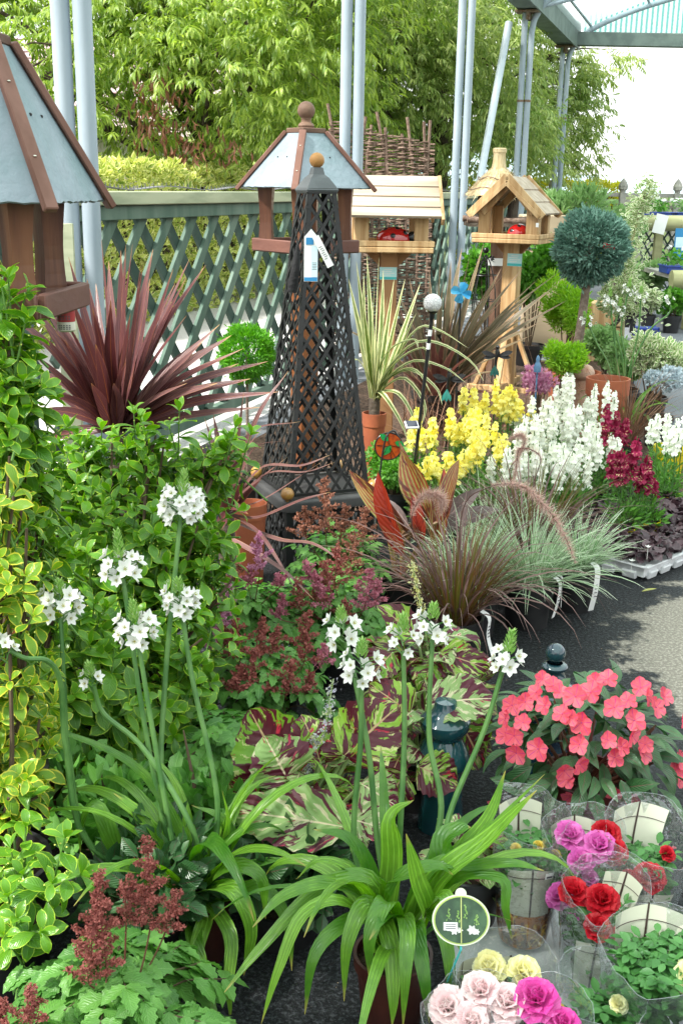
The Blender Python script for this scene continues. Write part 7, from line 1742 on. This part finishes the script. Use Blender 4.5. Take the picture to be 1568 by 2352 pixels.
def rose_pot(label, loc, h, r0, r1, flowers, panels, lean=(0, 0), cover=None, leafn=70, logo=None, sticker=None, fol_z=.62):
    t = thing('wrapped_rose', label, 'potted rose', loc, 'mini roses in clear sleeves'); lx = A(lean[0], lean[1], 0)
    def P(f, rr, a): return A(rr * math.cos(a), rr * math.sin(a), h * f) + lx * f * f
    m = MB(); n = 40; ks = 9; V = []; F = []; ph = random.uniform(0, 6)
    for i in range(ks):
        f = i / (ks - 1)
        for j in range(n):
            a = 6.283 * j / n; rr = r0 + (r1 - r0) * f ** .8; rr *= 1 + .045 * f * math.sin(5 * a + ph) + .022 * math.sin(11 * a + 7 * f + ph) + .012 * math.sin(19 * a - 11 * f); q = P(f, rr, a)
            if i == ks - 1: q = q + A(0, 0, .022 * math.sin(a) + .007 * math.sin(3 * a + ph) + .003 * math.sin(7 * a))
            V.append(q)
    for i in range(ks - 1):
        for j in range(n): F.append((i * n + j, i * n + (j + 1) % n, (i + 1) * n + (j + 1) % n, (i + 1) * n + j))
    m.add(V, F); sl = m.build('clear_sleeve', M['film'], t, world=False)
    m = MB(); tube(m, [V[(ks - 1) * n + j % n] for j in range(n + 1)], .0003, 5, caps=False); m.build('sleeve_rim', M['film_rim'], sl, world=False)
    for (a0, a1, f0, f1) in panels:                            # cream paper inserts with a dark seam
        m = MB(); mm = 10; V = []; F = []
        for i in range(7):
            f = f0 + (f1 - f0) * i / 6
            for j in range(mm + 1):
                a = a0 + (a1 - a0) * j / mm; rr = (r0 + (r1 - r0) * f ** .8) * .955; q = P(f, rr, a)
                if i == 6: q = q + A(0, 0, .010 * (1 - abs(2 * j / mm - 1)) - .006)
                V.append(q)
        for i in range(6):
            for j in range(mm): F.append((i * (mm + 1) + j, i * (mm + 1) + j + 1, (i + 1) * (mm + 1) + j + 1, (i + 1) * (mm + 1) + j))
        m.add(V, F); pp = m.build('paper_insert', M['paper'], t, world=False)
        am = (a0 + a1) / 2; sd_ = -.0014 if math.sin(am) > 0 else .0012; q = [P(f, (r0 + (r1 - r0) * f ** .8) * .955 + sd_, am) for f in np.linspace(f0, f1 + .025, 8)]
        m = MB(); ribbon_path(m, q, .0045, lambda t_: 1.0 - .6 * np.abs(t_ - .6), 0, None, A(math.cos(am), math.sin(am), 0), 10); m.build('seam_line', M['paperline'], pp, world=False)
        fq = f1 - (f1 - f0) * .13; q = [P(fq - .02 * abs(x), (r0 + (r1 - r0) * fq ** .8) * .955 + sd_, am + (a1 - a0) * .5 * x) for x in np.linspace(-.98, .98, 12)]
        m = MB(); tube(m, q, .0009, 4); m.build('rim_line', M['paperline'], pp, world=False)
    if cover:
        m = MB(); n = 28; V = []; F = []
        for i in range(6):
            f = .02 + cover * i / 5
            for j in range(n): V.append(P(f, (r0 + (r1 - r0) * f ** .8) * .985, 6.283 * j / n))
        for i in range(5):
            for j in range(n): F.append((i * n + j, i * n + (j + 1) % n, (i + 1) * n + (j + 1) % n, (i + 1) * n + j))
        m.add(V, F); m.build('patterned_band', M['band'], t, world=False)
    pot(t, r0 * .82, .085, M['rosepot'], taper=.8)
    m = MB(); ms = MB(); nl = leafn
    for k in range(nl):
        f = random.uniform(fol_z - .22, fol_z + .2); rr = (r0 + (r1 - r0) * f) * .78 * math.sqrt(random.random()); a = random.uniform(0, 6.28); q = P(f, rr, a); d = nrm(A(math.cos(a), math.sin(a), random.uniform(-.1, .8)) + rng.normal(0, .3, 3))
        s = nrm(np.cross(d, A(0, 0, 1))); pos = [q, q - d * .012, q - d * .012, q - d * .024, q - d * .024]; dirs = [d, d * .4 + s, d * .4 - s, d * .3 + s, d * .3 - s]
        leaves(m, [leaf_tpl(.6, 4, .48, .8, .12, .4, base=.1, seed=k % 5)], np.array(pos), np.array(dirs), nrm(A(0, 0, 1) + rng.normal(0, .25, (5, 3))), rng.uniform(.018, .03, 5))
        if k % 5 == 0: tube(ms, smooth_path([A(random.uniform(-.02, .02), random.uniform(-.02, .02), .07), P(f * .6, rr * .5, a), q], 6), .0014, 4)
    m.build('leaves', M['rose_leaf'], t, world=False); ms.build('stems', M['stem_green'], t, world=False)
    for (c, x, y, s, fz) in flowers:
        o = bpy.data.objects.new('rose_flower', RM[c][random.randrange(2)]); COL.objects.link(o); o.parent = t
        p = A(x, y, fz); o.location = tuple(p); o.rotation_euler = Vector((x * 2 + random.uniform(-.25, .25), -.5 + random.uniform(-.2, .2), 1)).to_track_quat('Z', 'Y').to_euler(); s *= .84; o.scale = (s, s, s)
        mb = MB(); tube(mb, [A(x * .4, y * .4, .09), A(x * .9, y * .9, fz * .6), p - A(0, 0, .002)], .0016, 5); mb.build('flower_stalk', M['stem_green'], t, world=False)
    if sticker:
        a, f, w, hh = sticker; q = P(f, (r0 + (r1 - r0) * f ** .8) * 1.004 + .001, a); m = MB(); box(m, q, (w, .0006, hh), rotz(a + math.pi / 2) @ roty(.12)); s_ = m.build('price_sticker', M['white'], t, smooth=False, world=False)
        m = MB(); box(m, q + A(math.cos(a), math.sin(a), 0) * .0006 + A(0, 0, -hh * .2), (w * .7, .0005, hh * .3), rotz(a + math.pi / 2) @ roty(.12)); m.build('small_print', M['ink'], s_, smooth=False, world=False)
    if logo:
        a, f, w = logo; rr = (r0 + (r1 - r0) * f ** .8) * 1.006 + .0012; q = P(f, rr, a); rt = rotz(a + math.pi / 2) @ rotx(math.pi / 2 + .1)
        m = MB(); nn = 30; V = [q + rt @ A(w * math.cos(x), w * .42 * math.sin(x), 0) for x in np.linspace(0, 6.283, nn, endpoint=False)]; m.add([q] + V, None, [(0, 1 + j, 1 + (j + 1) % nn) for j in range(nn)]); lg = m.build('sleeve_badge', M['badge'], t, smooth=False, world=False)
        m = MB(); tube(m, V + [V[0]], .0006, 4, caps=False); m.build('badge_rim', M['badge_ink'], lg, world=False)
        me = text_mesh('PARADE', w * .42); me.materials.append(M['badge_ink']); ob = bpy.data.objects.new('lettering', me); COL.objects.link(ob); ob.parent = lg
        mw = Matrix(rt.tolist()).to_4x4(); off = q + rt @ A(0, w * .02, .0008); ob.matrix_basis = Matrix.Translation(Vector(off)) @ mw @ Matrix.Diagonal((-1, 1, 1, 1))
    return t
M['badge'] = plain('lilac grey badge', (.48, .46, .56), (.44, .42, .52), .4); M['badge_ink'] = plain('purple ink', (.26, .06, .22), None, .5)
M['rosepot'] = plain('dark rose pot', (.05, .02, .015), None, .5)
def bandm():
    m, N, L = _mat('orange and brown swirled band'); b = N.new('ShaderNodeBsdfPrincipled'); o = N.new('ShaderNodeOutputMaterial'); L.new(b.outputs[0], o.inputs[0]); b.inputs['Roughness'].default_value = .3
    f = noise(N, L, 16, 2, .5, dist=2.5); f2 = noise(N, L, 30, 2, .5, dist=2.0)
    L.new(mixc(N, L, ramp(N, L, f2, .56, .62), mixc(N, L, ramp(N, L, f, .45, .55), (.12, .03, .012), (.38, .13, .02)), (.55, .34, .05)), b.inputs['Base Color']); return m
M['band'] = bandm()
PFRONT = R(-90)
def rl(x, y, z=.22): g_ = gp(x, y, z); return (g_[0], g_[1], .022)
FP = lambda w=.85, c0=PFRONT: (c0 - w, c0 + w)
rose_pot('wrapped yellow budded rose with orange swirled band at its foot, nearest the oval label', rl(1212, 1965, .22), .285, .050, .082, [('gold', -.03, -.02, .022, .225), ('gold', .02, .0, .022, .22), ('gold', .055, -.01, .022, .205), ('gold', .03, .03, .018, .19)], [(*FP(.75), .30, .70), (R(60), R(135), .3, .97)], (0, .02), .30, 90, None, (R(-62), .66, .02, .013))
rose_pot('wrapped rose with mauve pink blooms behind the red ones', rl(1345, 1965, .25), .27, .048, .085, [('pink', -.03, .03, .058, .25), ('pink', .025, .005, .060, .245), ('pink', -.015, -.02, .05, .225), ('pink', -.06, -.055, .05, .165), ('pink', .0, -.045, .03, .205), ('pink', -.02, -.075, .045, .15)], [(R(-75), R(-25), .2, .62), (R(50), R(140), .3, .95)], (0, .02), None, 80)
rose_pot('wrapped red rose at the right, farthest back under the impatiens', rl(1465, 1975, .24), .28, .050, .10, [('red', -.065, .03, .055, .255), ('red', -.055, .0, .055, .235), ('red', .01, -.045, .058, .205), ('red', -.03, -.05, .04, .2), ('red', .055, -.005, .03, .235)], [(R(-125), R(-55), .25, .66), (R(55), R(130), .3, 1.0)], (.03, .02), None, 110)
rose_pot('wrapped red rose with three open blooms in front of the mauve one', rl(1370, 2080, .23), .25, .048, .085, [('red', -.045, .01, .055, .225), ('red', .005, -.01, .058, .225), ('red', -.01, -.055, .05, .195), ('red', .045, -.065, .052, .18)], [(R(-140), R(-75), .08, .68), (R(20), R(80), .3, .95)], (.02, .0), None, 90, (R(-70), .88, .026), (R(-82), .56, .022, .013))
rose_pot('wrapped pale yellow rose at the bottom edge, left one', rl(1140, 2255, .24), .24, .052, .092, [('yellow', -.01, .02, .055, .225), ('yellow', .045, .015, .055, .222), ('gold', .10, -.03, .025, .185)], [(R(120), R(175), .2, .9), (R(50), R(100), .2, .85)], (.02, 0), None, 90, (R(-60), .80, .03))
rose_pot('wrapped blush white rose with full blooms at the bottom edge', rl(1095, 2355, .22), .215, .050, .09, [('blush', -.045, .03, .062, .205), ('blush', .01, .045, .062, .225), ('blush', .052, .03, .062, .215), ('blush', -.01, .0, .06, .20), ('blush', .04, -.02, .05, .19)], [(R(-125), R(-60), .1, .6)], (0, .0), None, 70)
rose_pot('wrapped magenta rose with one large bloom at the bottom edge', rl(1250, 2350, .23), .22, .050, .085, [('magenta', -.01, .03, .068, .225), ('magenta', .03, .0, .05, .205)], [(R(-115), R(-65), .1, .6), (R(20), R(75), .2, .8)], (0, .0), None, 60, None)
rose_pot('wrapped white rose with leafy top at the right bottom corner', rl(1500, 2240, .22), .255, .052, .105, [('yellow', .055, -.03, .06, .215), ('yellow', .085, -.045, .05, .2)], [(R(-125), R(-60), .1, .64), (R(50), R(130), .3, 1.05), (R(-60), R(-15), .1, .6)], (.01, .0), None, 190, None, (R(-70), .52, .024, .012), .74)
rose_pot('wrapped leafy rose without bloom between magenta and white ones at the bottom', rl(1380, 2300, .19), .20, .048, .08, [('yellow', .03, .0, .03, .16)], [(R(-120), R(-70), .1, .8), (R(20), R(70), .1, .85)], (0, .0), None, 60)
# white carrier tray standing beneath the roses
c = gp(1275, 2240, 0)
t = thing('carrier_tray', 'white plastic carrier tray holding the wrapped roses', 'tray', (c[0], c[1], 0)); o = A(c[0], c[1], 0)
m = MB(); box(m, A(0, 0, .012), (.42, .56, .008), None, .002)
for sx in (-1, 1): box(m, A(sx * .212, 0, .03), (.006, .57, .045), roty(sx * .1), .002)
for sy in (-1, 1): box(m, A(0, sy * .284, .03), (.42, .006, .045), rotx(-sy * .1), .002)
m.build('tray_shell', M['white_plastic'], t, smooth=False, world=False)
# ================================================================== far yard and small things
def bench(label, x0, x1, ylog, Y, depth, seed):
    a, b = at(x0, ylog, Y), at(x1, ylog, Y); z = a[2]; t = thing('plant_bench', label, 'bench', ((a[0] + b[0]) / 2, Y, 0), 'log edged plant benches')
    Xe = b[0] + 2.5; r = .11
    m = MB(); tube(m, [A(a[0], Y, z), A((a[0] + Xe) / 2, Y, z + .01), A(Xe, Y, z)], [r, r * .97, r], 14); m.build('log_edge', M['log'], t)
    m = MB(); box(m, ((a[0] + Xe) / 2, Y + depth / 2 + .1, z + .03), (Xe - a[0], depth, .05)); m.build('bench_top', M['grey_timber'], t, smooth=False)
    for k in range(3):
        m = MB(); box(m, (a[0] + .25 + k * 1.35, Y + .04, (z - .06) / 2), (.11, .1, z - .06), None, .006); m.build('leg', M['log'], t, smooth=False)
    m = MB()
    if z > .4:
        lattice(m, A(a[0], Y + .1, 0), A(1, 0, 0), Xe - a[0], .05, z - .06, .11, .022, .008, R(58), (0, 1, 0)); lattice(m, A(a[0], Y + .112, 0), A(1, 0, 0), Xe - a[0], .05, z - .06, .11, .022, .008, R(122), (0, 1, 0)); m.build('lattice_skirt', M['fence_dark'], t, smooth=False)
    k = 0; x = a[0] + .2
    while x < b[0] + .7:
        tr = thing('blue_tray', 'blue plastic tray of young plants on the %s, %s from the left' % (('upper log bench' if seed == 1 else 'lower log bench'), ['first', 'second', 'third', 'fourth', 'fifth', 'sixth', 'seventh'][k % 7]), 'tray', (x, Y + .28, z + .055), 'blue trays of young plants')
        m = MB(); box(m, (0, 0, .045), (.46, .36, .09), None, .008); box(m, (0, 0, .088), (.49, .39, .012), None, .003); m.build('tray_shell', M['bluetray'], tr, smooth=False, world=False)
        m = MB(); nn = 200; P = np.stack([rng.uniform(-.22, .22, nn), rng.uniform(-.17, .17, nn), rng.uniform(.09, .26, nn)], 1); leaves(m, OVAL, P, rand_dirs(nn, -.1, 1), rand_dirs(nn, .2, 1), rng.uniform(.04, .08, nn)); m.build('leaves', M['greyshrub'] if k % 2 else M['shrub'], tr, world=False)
        m = MB(); nn = 26 if seed == 1 else 8; P = np.stack([rng.uniform(-.22, .22, nn), rng.uniform(-.17, .17, nn), rng.uniform(.22, .30, nn)], 1); leaves(m, OVAL, P, rand_dirs(nn, -.1, 1), rand_dirs(nn, .2, 1), rng.uniform(.05, .08, nn)); m.build('flowers', M['petal_white'], tr, world=False)['kind'] = 'stuff'
        x += .54; k += 1
    return z
M['bluetray'] = plain('blue plastic', (.015, .05, .32), (.012, .04, .26), .4, .5)
bench('upper log edged plant bench with dark lattice skirt below the rail fence', 1475, 1568, 512, 16.2, 1.6, 1)
bench('lower log edged plant bench with blue trays, nearer than the upper one', 1540, 1568, 642, 13.2, 1.4, 2)
# plants on the ground under the benches
for lab_, x, y, Y, mt, r in (('dark leafy plant on the yard under the lower log bench', 1545, 690, 12.9, 'shrub', .15), ('leafy plant on the yard left of the lower bench', 1490, 690, 12.9, 'whitevar', .12), ('pale leafy plant beneath the upper bench end', 1470, 640, 14.5, 'greyshrub', .28), ('bushy plant between conifer ball and upper bench', 1425, 520, 15.2, 'greyshrub', .36)):
    c = at(x, y, Y); mound('leafy_shrub', lab_, 'shrub', A(c[0], Y, max(c[2], .3)), r, M[mt], 700, .07, OVAL)
c = at(1258, 525, 11.2); m = MB(); box(m, A(c[0] + .1, 11.2, c[2]), (.75, .3, .26), None, .01)
box(m, A(c[0] + .1, 11.2, c[2] / 2 - .07), (.6, .24, c[2] - .27), None, .01)
tag(m.build('wooden_planter', plain('beige planter timber', (.42, .33, .22), (.34, .26, .17), .7, nscale=5, stretch=(.2, 1, 1))), 'beige wooden planter box behind the right posts of the gabled bird table', 'planter')
c = at(1395, 715, 10.6); m = MB(); box(m, A(c[0] - .1, 10.6, c[2] - .02), (.55, .25, .22), None, .01); box(m, A(c[0] - .1, 10.6, (c[2] - .14) / 2), (.45, .2, c[2] - .14), None, .01)
tag(m.build('wooden_planter', M['pine']), 'tan wooden trough behind the trunk of the conifer ball', 'planter')
# blue crate on the yard
c = gp(1520, 728, .0); t = thing('blue_crate', 'small blue plastic crate on the tarmac below the lower bench', 'crate', (at(1487, 718, 12.2)[0], 12.2, 0))
m = MB()
for k in range(3): box(m, (0, 0, .03 + .05 * k), (.24, .18, .022), None, .003)
for sx in (-1, 1):
    for sy in (-1, 1): box(m, (sx * .11, sy * .08, .075), (.02, .02, .15), None, .003)
m.build('crate_shell', M['bluetray'], t, smooth=False, world=False)
# blue poster on the bench leg
c = at(1562, 560, 15.9); m = MB(); box(m, c, (.18, .01, .42)); t = thing('blue_sign', 'blue printed sign hanging at the right edge below the upper bench', 'sign', c - A(0, 0, .2)); m.build('sign_panel', M['blue'], t, smooth=False)
m = MB(); box(m, c + A(0, -.007, .02), (.15, .003, .14)); m.build('pale_panel', M['paleblue'], t, smooth=False)
# white label hanging over the upper log
c = at(1545, 515, 15.95); m = MB(); box(m, c + A(-.18, 0, 0), (.17, .005, .26), roty(.2)); tag(m.build('paper_sign', M['white']), 'white paper sign hung over the upper log edge', 'sign')
# garden silhouette
def silhouette():
    Y = 9.6; s = scale_at(Y, .5); o = at(1440, 752, Y)
    t = thing('silhouette_figure', 'black cut out silhouette of a striding figure beside the white star lilies', 'garden ornament', (o[0], Y, o[2] - .1))
    m = MB()
    def blob(pts, th=.006):
        P = np.array([at(x, y, Y) for x, y in pts]); n = len(P); c = P.mean(0); V = np.concatenate([P + A(0, -th, 0), P + A(0, th, 0), [c + A(0, -th, 0)], [c + A(0, th, 0)]])
        m.add(V, [(j, (j + 1) % n, n + (j + 1) % n, n + j) for j in range(n)], [(2 * n, (j + 1) % n, j) for j in range(n)] + [(2 * n + 1, n + j, n + (j + 1) % n) for j in range(n)])
    blob([(1428, 690), (1455, 678), (1470, 690), (1463, 722), (1440, 726), (1424, 712)]); blob([(1424, 712), (1462, 716), (1450, 730), (1443, 752), (1430, 752)][::-1]); blob([(1440, 715), (1424, 712), (1402, 748), (1392, 752), (1398, 756), (1412, 750), (1432, 728)]); blob([(1446, 718), (1463, 716), (1456, 755), (1460, 764), (1444, 764), (1446, 745)]); blob([(1432, 690), (1438, 698), (1412, 714), (1398, 722), (1394, 718), (1410, 706)]); blob([(1456, 684), (1470, 690), (1486, 710), (1490, 722), (1484, 722), (1468, 706)])
    blob([(1444 + 9 * math.cos(a), 668 + 11 * math.sin(a)) for a in np.linspace(0, 6.283, 14, endpoint=False)]); blob([(1440, 672), (1450, 672), (1452, 686), (1440, 686)])
    m.build('figure_plate', M['black'], t, smooth=False)
    m = MB(); tube(m, [A(*at(1452, 760, Y)), A(at(1452, 760, Y)[0], Y, 0)], .006, 6); m.build('stake', M['black'], t)
silhouette()
# dragonfly stakes
def dragonfly(label, x, y, Y, mat):
    c = at(x, y, Y); t = thing('dragonfly_stake', label, 'ornament', (c[0], Y, 0), 'dragonfly stakes'); o = A(c[0], Y, 0)
    m = MB(); tube(m, [A(0, 0, 0), A(0, 0, c[2] * .5), c - o], .004, 6); m.build('stake', M['black'], t, world=False)
    m = MB(); tube(m, [c - o + A(.0, 0, .05), c - o + A(.005, 0, .02), c - o, c - o + A(-.01, 0, -.08)], [.008, .016, .011, .004], 10); ball(m, c - o + A(.002, -.008, .055), .013, 10); m.build('body', M['black'], t, world=False)
    m = MB(); leaves(m, [leaf_tpl(.32, 5, .6, .7, .05, .1)], np.repeat((c - o)[None], 4, 0), A((-1, -.2, .3), (1, -.2, .35), (-.9, -.2, -.1), (.9, -.2, -.05)), np.repeat(A(0, -1, .4)[None], 4, 0), A(.10, .10, .085, .085)); m.build('wings', M['fabric_black'], t, world=False)
    m = MB(); leaves(m, [leaf_tpl(.26, 5, .65, .7, .05, .1)], np.repeat((c - o + A(-.01, -.02, -.05))[None], 3, 0), A((-.35, 0, -1), (0, 0, -1), (.35, 0, -1)), np.repeat(A(0, -1, .2)[None], 3, 0), .075); m.build('glass_tail', mat, t, world=False)
M['seaglass'] = plain('sea green glass', (.04, .22, .20), (.06, .34, .32), .15, .6)
dragonfly('black dragonfly stake with sea green tail above the yellow snapdragons, left one', 1030, 872, 6.2, M['seaglass']); dragonfly('black dragonfly stake with dark green tail before the braced pole, right one', 1140, 818, 6.7, plain('dark green glass', (.015, .07, .06), (.02, .1, .09), .15, .6))
# blue windmill
c = at(1058, 672, 7.0); t = thing('windmill', 'small blue paper windmill on a black stick among the flax leaves', 'windmill', (c[0], 7.0, 0)); o = A(c[0], 7.0, 0)
m = MB(); tube(m, [(0, 0, .2), tuple(c - o)], .006, 6); m.build('stick', M['black'], t, world=False)
m = MB(); leaves(m, [leaf_tpl(.8, 4, .6, .6, .4, .6, base=.2)], np.repeat((c - o + A(0, -.012, 0))[None], 4, 0), A((-1, 0, .3), (.3, 0, 1), (1, 0, -.3), (-.3, 0, -1)), np.repeat(A(0, -1, .3)[None], 4, 0), .07); m.build('vanes', plain('sky blue foil', (.05, .34, .62), (.12, .48, .72), .35), t, world=False)
# dark ironwork plant support by the leaning pole
c = at(1120, 640, 9.0); t = thing('wire_plant_support', 'slim black wire plant support between canopy post and thatched bird table', 'plant support', (at(1112, 640, 9.0)[0], 9.0, 0)); o = A(at(1112, 640, 9.0)[0], 9.0, 0); zt = at(1112, 575, 9.0)[2]
m = MB()
for k in range(5): a = k * 1.2566; tube(m, smooth_path([A(.10 * math.cos(a), .10 * math.sin(a), .0), A(.10 * math.cos(a), .10 * math.sin(a), zt * .6), A(.05 * math.cos(a), .05 * math.sin(a), zt * .88), A(0, 0, zt * .97)], 10), .005, 6)
for z in (.4, .7, .9): tube(m, [A(.1 * math.cos(x), .1 * math.sin(x), z) for x in np.linspace(0, 6.283, 17)], .004, 5, caps=False)
ball(m, A(0, 0, zt), .025, 10); tuft_ball(m, A(0, 0, zt * .93), .06, 60, .03, TINY); m.build('wire_frame', M['black'], t, world=False)
# garden gnome like blue ornament, small round orange sign, pinkish stones, dead leaf
c = at(1232, 858, 6.2)
m = MB(); c = at(1234, 835, 6.5); lathe(m, [(.001, -.05), (.020, -.05), (.023, -.02), (.016, .0), (.010, .012), (.013, .025), (.009, .04), (.001, .05)], c, 14); tube(m, [A(c[0], c[1], 0), c - A(0, 0, .05)], .005, 6)
tag(m.build('blue_ornament', plain('blue ceramic', (.04, .12, .24), (.10, .2, .32), .3)), 'small blue ceramic ornament on a pin beside the pink heather', 'ornament')
c = at(1176, 912, 6.4); t = thing('round_sign', 'small round orange sign on a pin behind the yellow snapdragons', 'sign', (c[0], c[1], 0)); o = A(c[0], c[1], 0)
m = MB(); lathe(m, [(.0005, -.003), (.04, -.003), (.04, .003), (.0005, .003)], c - o, 24, rot=rotx(R(80))); m.build('sign_disc', plain('orange red enamel', (.42, .10, .05), (.36, .08, .04), .4), t, smooth=False, world=False)
m = MB(); tube(m, [(0, .004, 0), tuple(c - o + A(0, .004, 0))], .004, 6); m.build('pin', M['black'], t, world=False)
c = at(1395, 880, 6.4); t = thing('terracotta_pot', 'reddish terracotta pot rim below the juniper trunk', 'pot', (c[0], 6.4, 0)); pot(t, .12, c[2] + .03, M['terracotta'], taper=.7)
for k, (x, y, Y, s, lab_) in enumerate(((1335, 850, 7.0, .07, 'smooth pinkish boulder below the juniper trunk'),)):
    c = at(x, y, Y); m = MB(); a_ = np.linspace(-math.pi / 2, math.pi / 2, 9)
    lathe(m, [(max(s * 1.2 * math.cos(q) * random.uniform(.94, 1.06), .001), s * .8 * math.sin(q)) for q in a_], A(c[0], Y, max(s * .8, c[2] - s * .2)), 14); 
    lathe(m, [(s * .7, 0), (s * .6, max(.02, c[2] - s * .3))], A(c[0], Y, 0), 10)
    tag(m.build('stone', plain('pinkish stone', (.52, .36, .28), (.42, .22, .15), .85, .2, nscale=14, bump=.4)), lab_, 'stone')
m = MB(); p = gp(1490, 1359, .012); leaves(m, [leaf_tpl(.32, 6, .45, .9, .3, -.3)], p - A(.03, 0, 0), A(1, .1, .06), A(0, 0, 1), .062, .5); tag(m.build('fallen_leaf', plain('yellow green dead leaf', (.36, .36, .10), (.28, .26, .08), .6)), 'yellow green fallen leaf on the wet tarmac', 'leaf')
m = MB(); p = gp(1208, 1895, .01); leaves(m, [leaf_tpl(.5, 5, .45, .7, .1, .2, .1)], p - A(.02, 0, 0), A(1, .1, .0), A(0, 0, 1), .045, .5); tag(m.build('paper_scrap', plain('pale scrap', (.42, .40, .34), (.3, .28, .24), .7)), 'pale scrap lying on the wet tarmac above the yellow rose sleeve', 'litter')

# filler plants added to darken the gaps between pots, and ground litter
for lab_, x, y, Y, mt, r, s_ in (('dark filler plant added between the two white star lilies', 650, 2010, 2.05, 'imp_leaf', .13, .05), ('dark filler plant added between front astilbe and tall star lily', 330, 2020, 1.95, 'imp_leaf', .13, .05), ('filler plant added behind the tall star lily pot', 470, 1900, 2.25, 'astilbe_leaf', .15, .05), ('filler plant added under the euonymus bush', 250, 1850, 2.3, 'astilbe_leaf', .14, .05)):
    c = at(x, y, Y); mound('leafy_shrub', lab_, 'plant', A(c[0], Y, max(c[2], .16)), r, M[mt], 330, s_, OVAL, sq=.8)
m = MB(); N = 900; P = np.stack([rng.uniform(-1.4, 1.6, N), rng.uniform(1.2, 5.2, N), np.full(N, .003)], 1); leaves(m, TINY, P, rand_dirs(N) * A(1, 1, .1), A(0, 0, 1)[None].repeat(N, 0) + rng.normal(0, .3, (N, 3)), rng.uniform(.004, .014, N) * rng.random(N) ** 1.5 + .003)
tag(m.build('compost_crumbs', plain('scattered compost and bark', (.10, .07, .05), (.30, .24, .16), .9, nscale=9)), 'loose compost crumbs and bits scattered over the wet tarmac', 'litter', None, 'stuff')
m = MB(); N = 26; P = np.stack([rng.uniform(.25, 1.3, N), rng.uniform(1.7, 3.2, N), np.full(N, .005)], 1); leaves(m, [leaf_tpl(.9, 3, .6, .7, .1, .3)], P, rand_dirs(N) * A(1, 1, .1), A(0, 0, 1)[None].repeat(N, 0) + rng.normal(0, .2, (N, 3)), rng.uniform(.010, .020, N))
tag(m.build('fallen_petals', M['impatiens']), 'fallen pink petals scattered on the tarmac below the impatiens', 'petals', None, 'stuff')
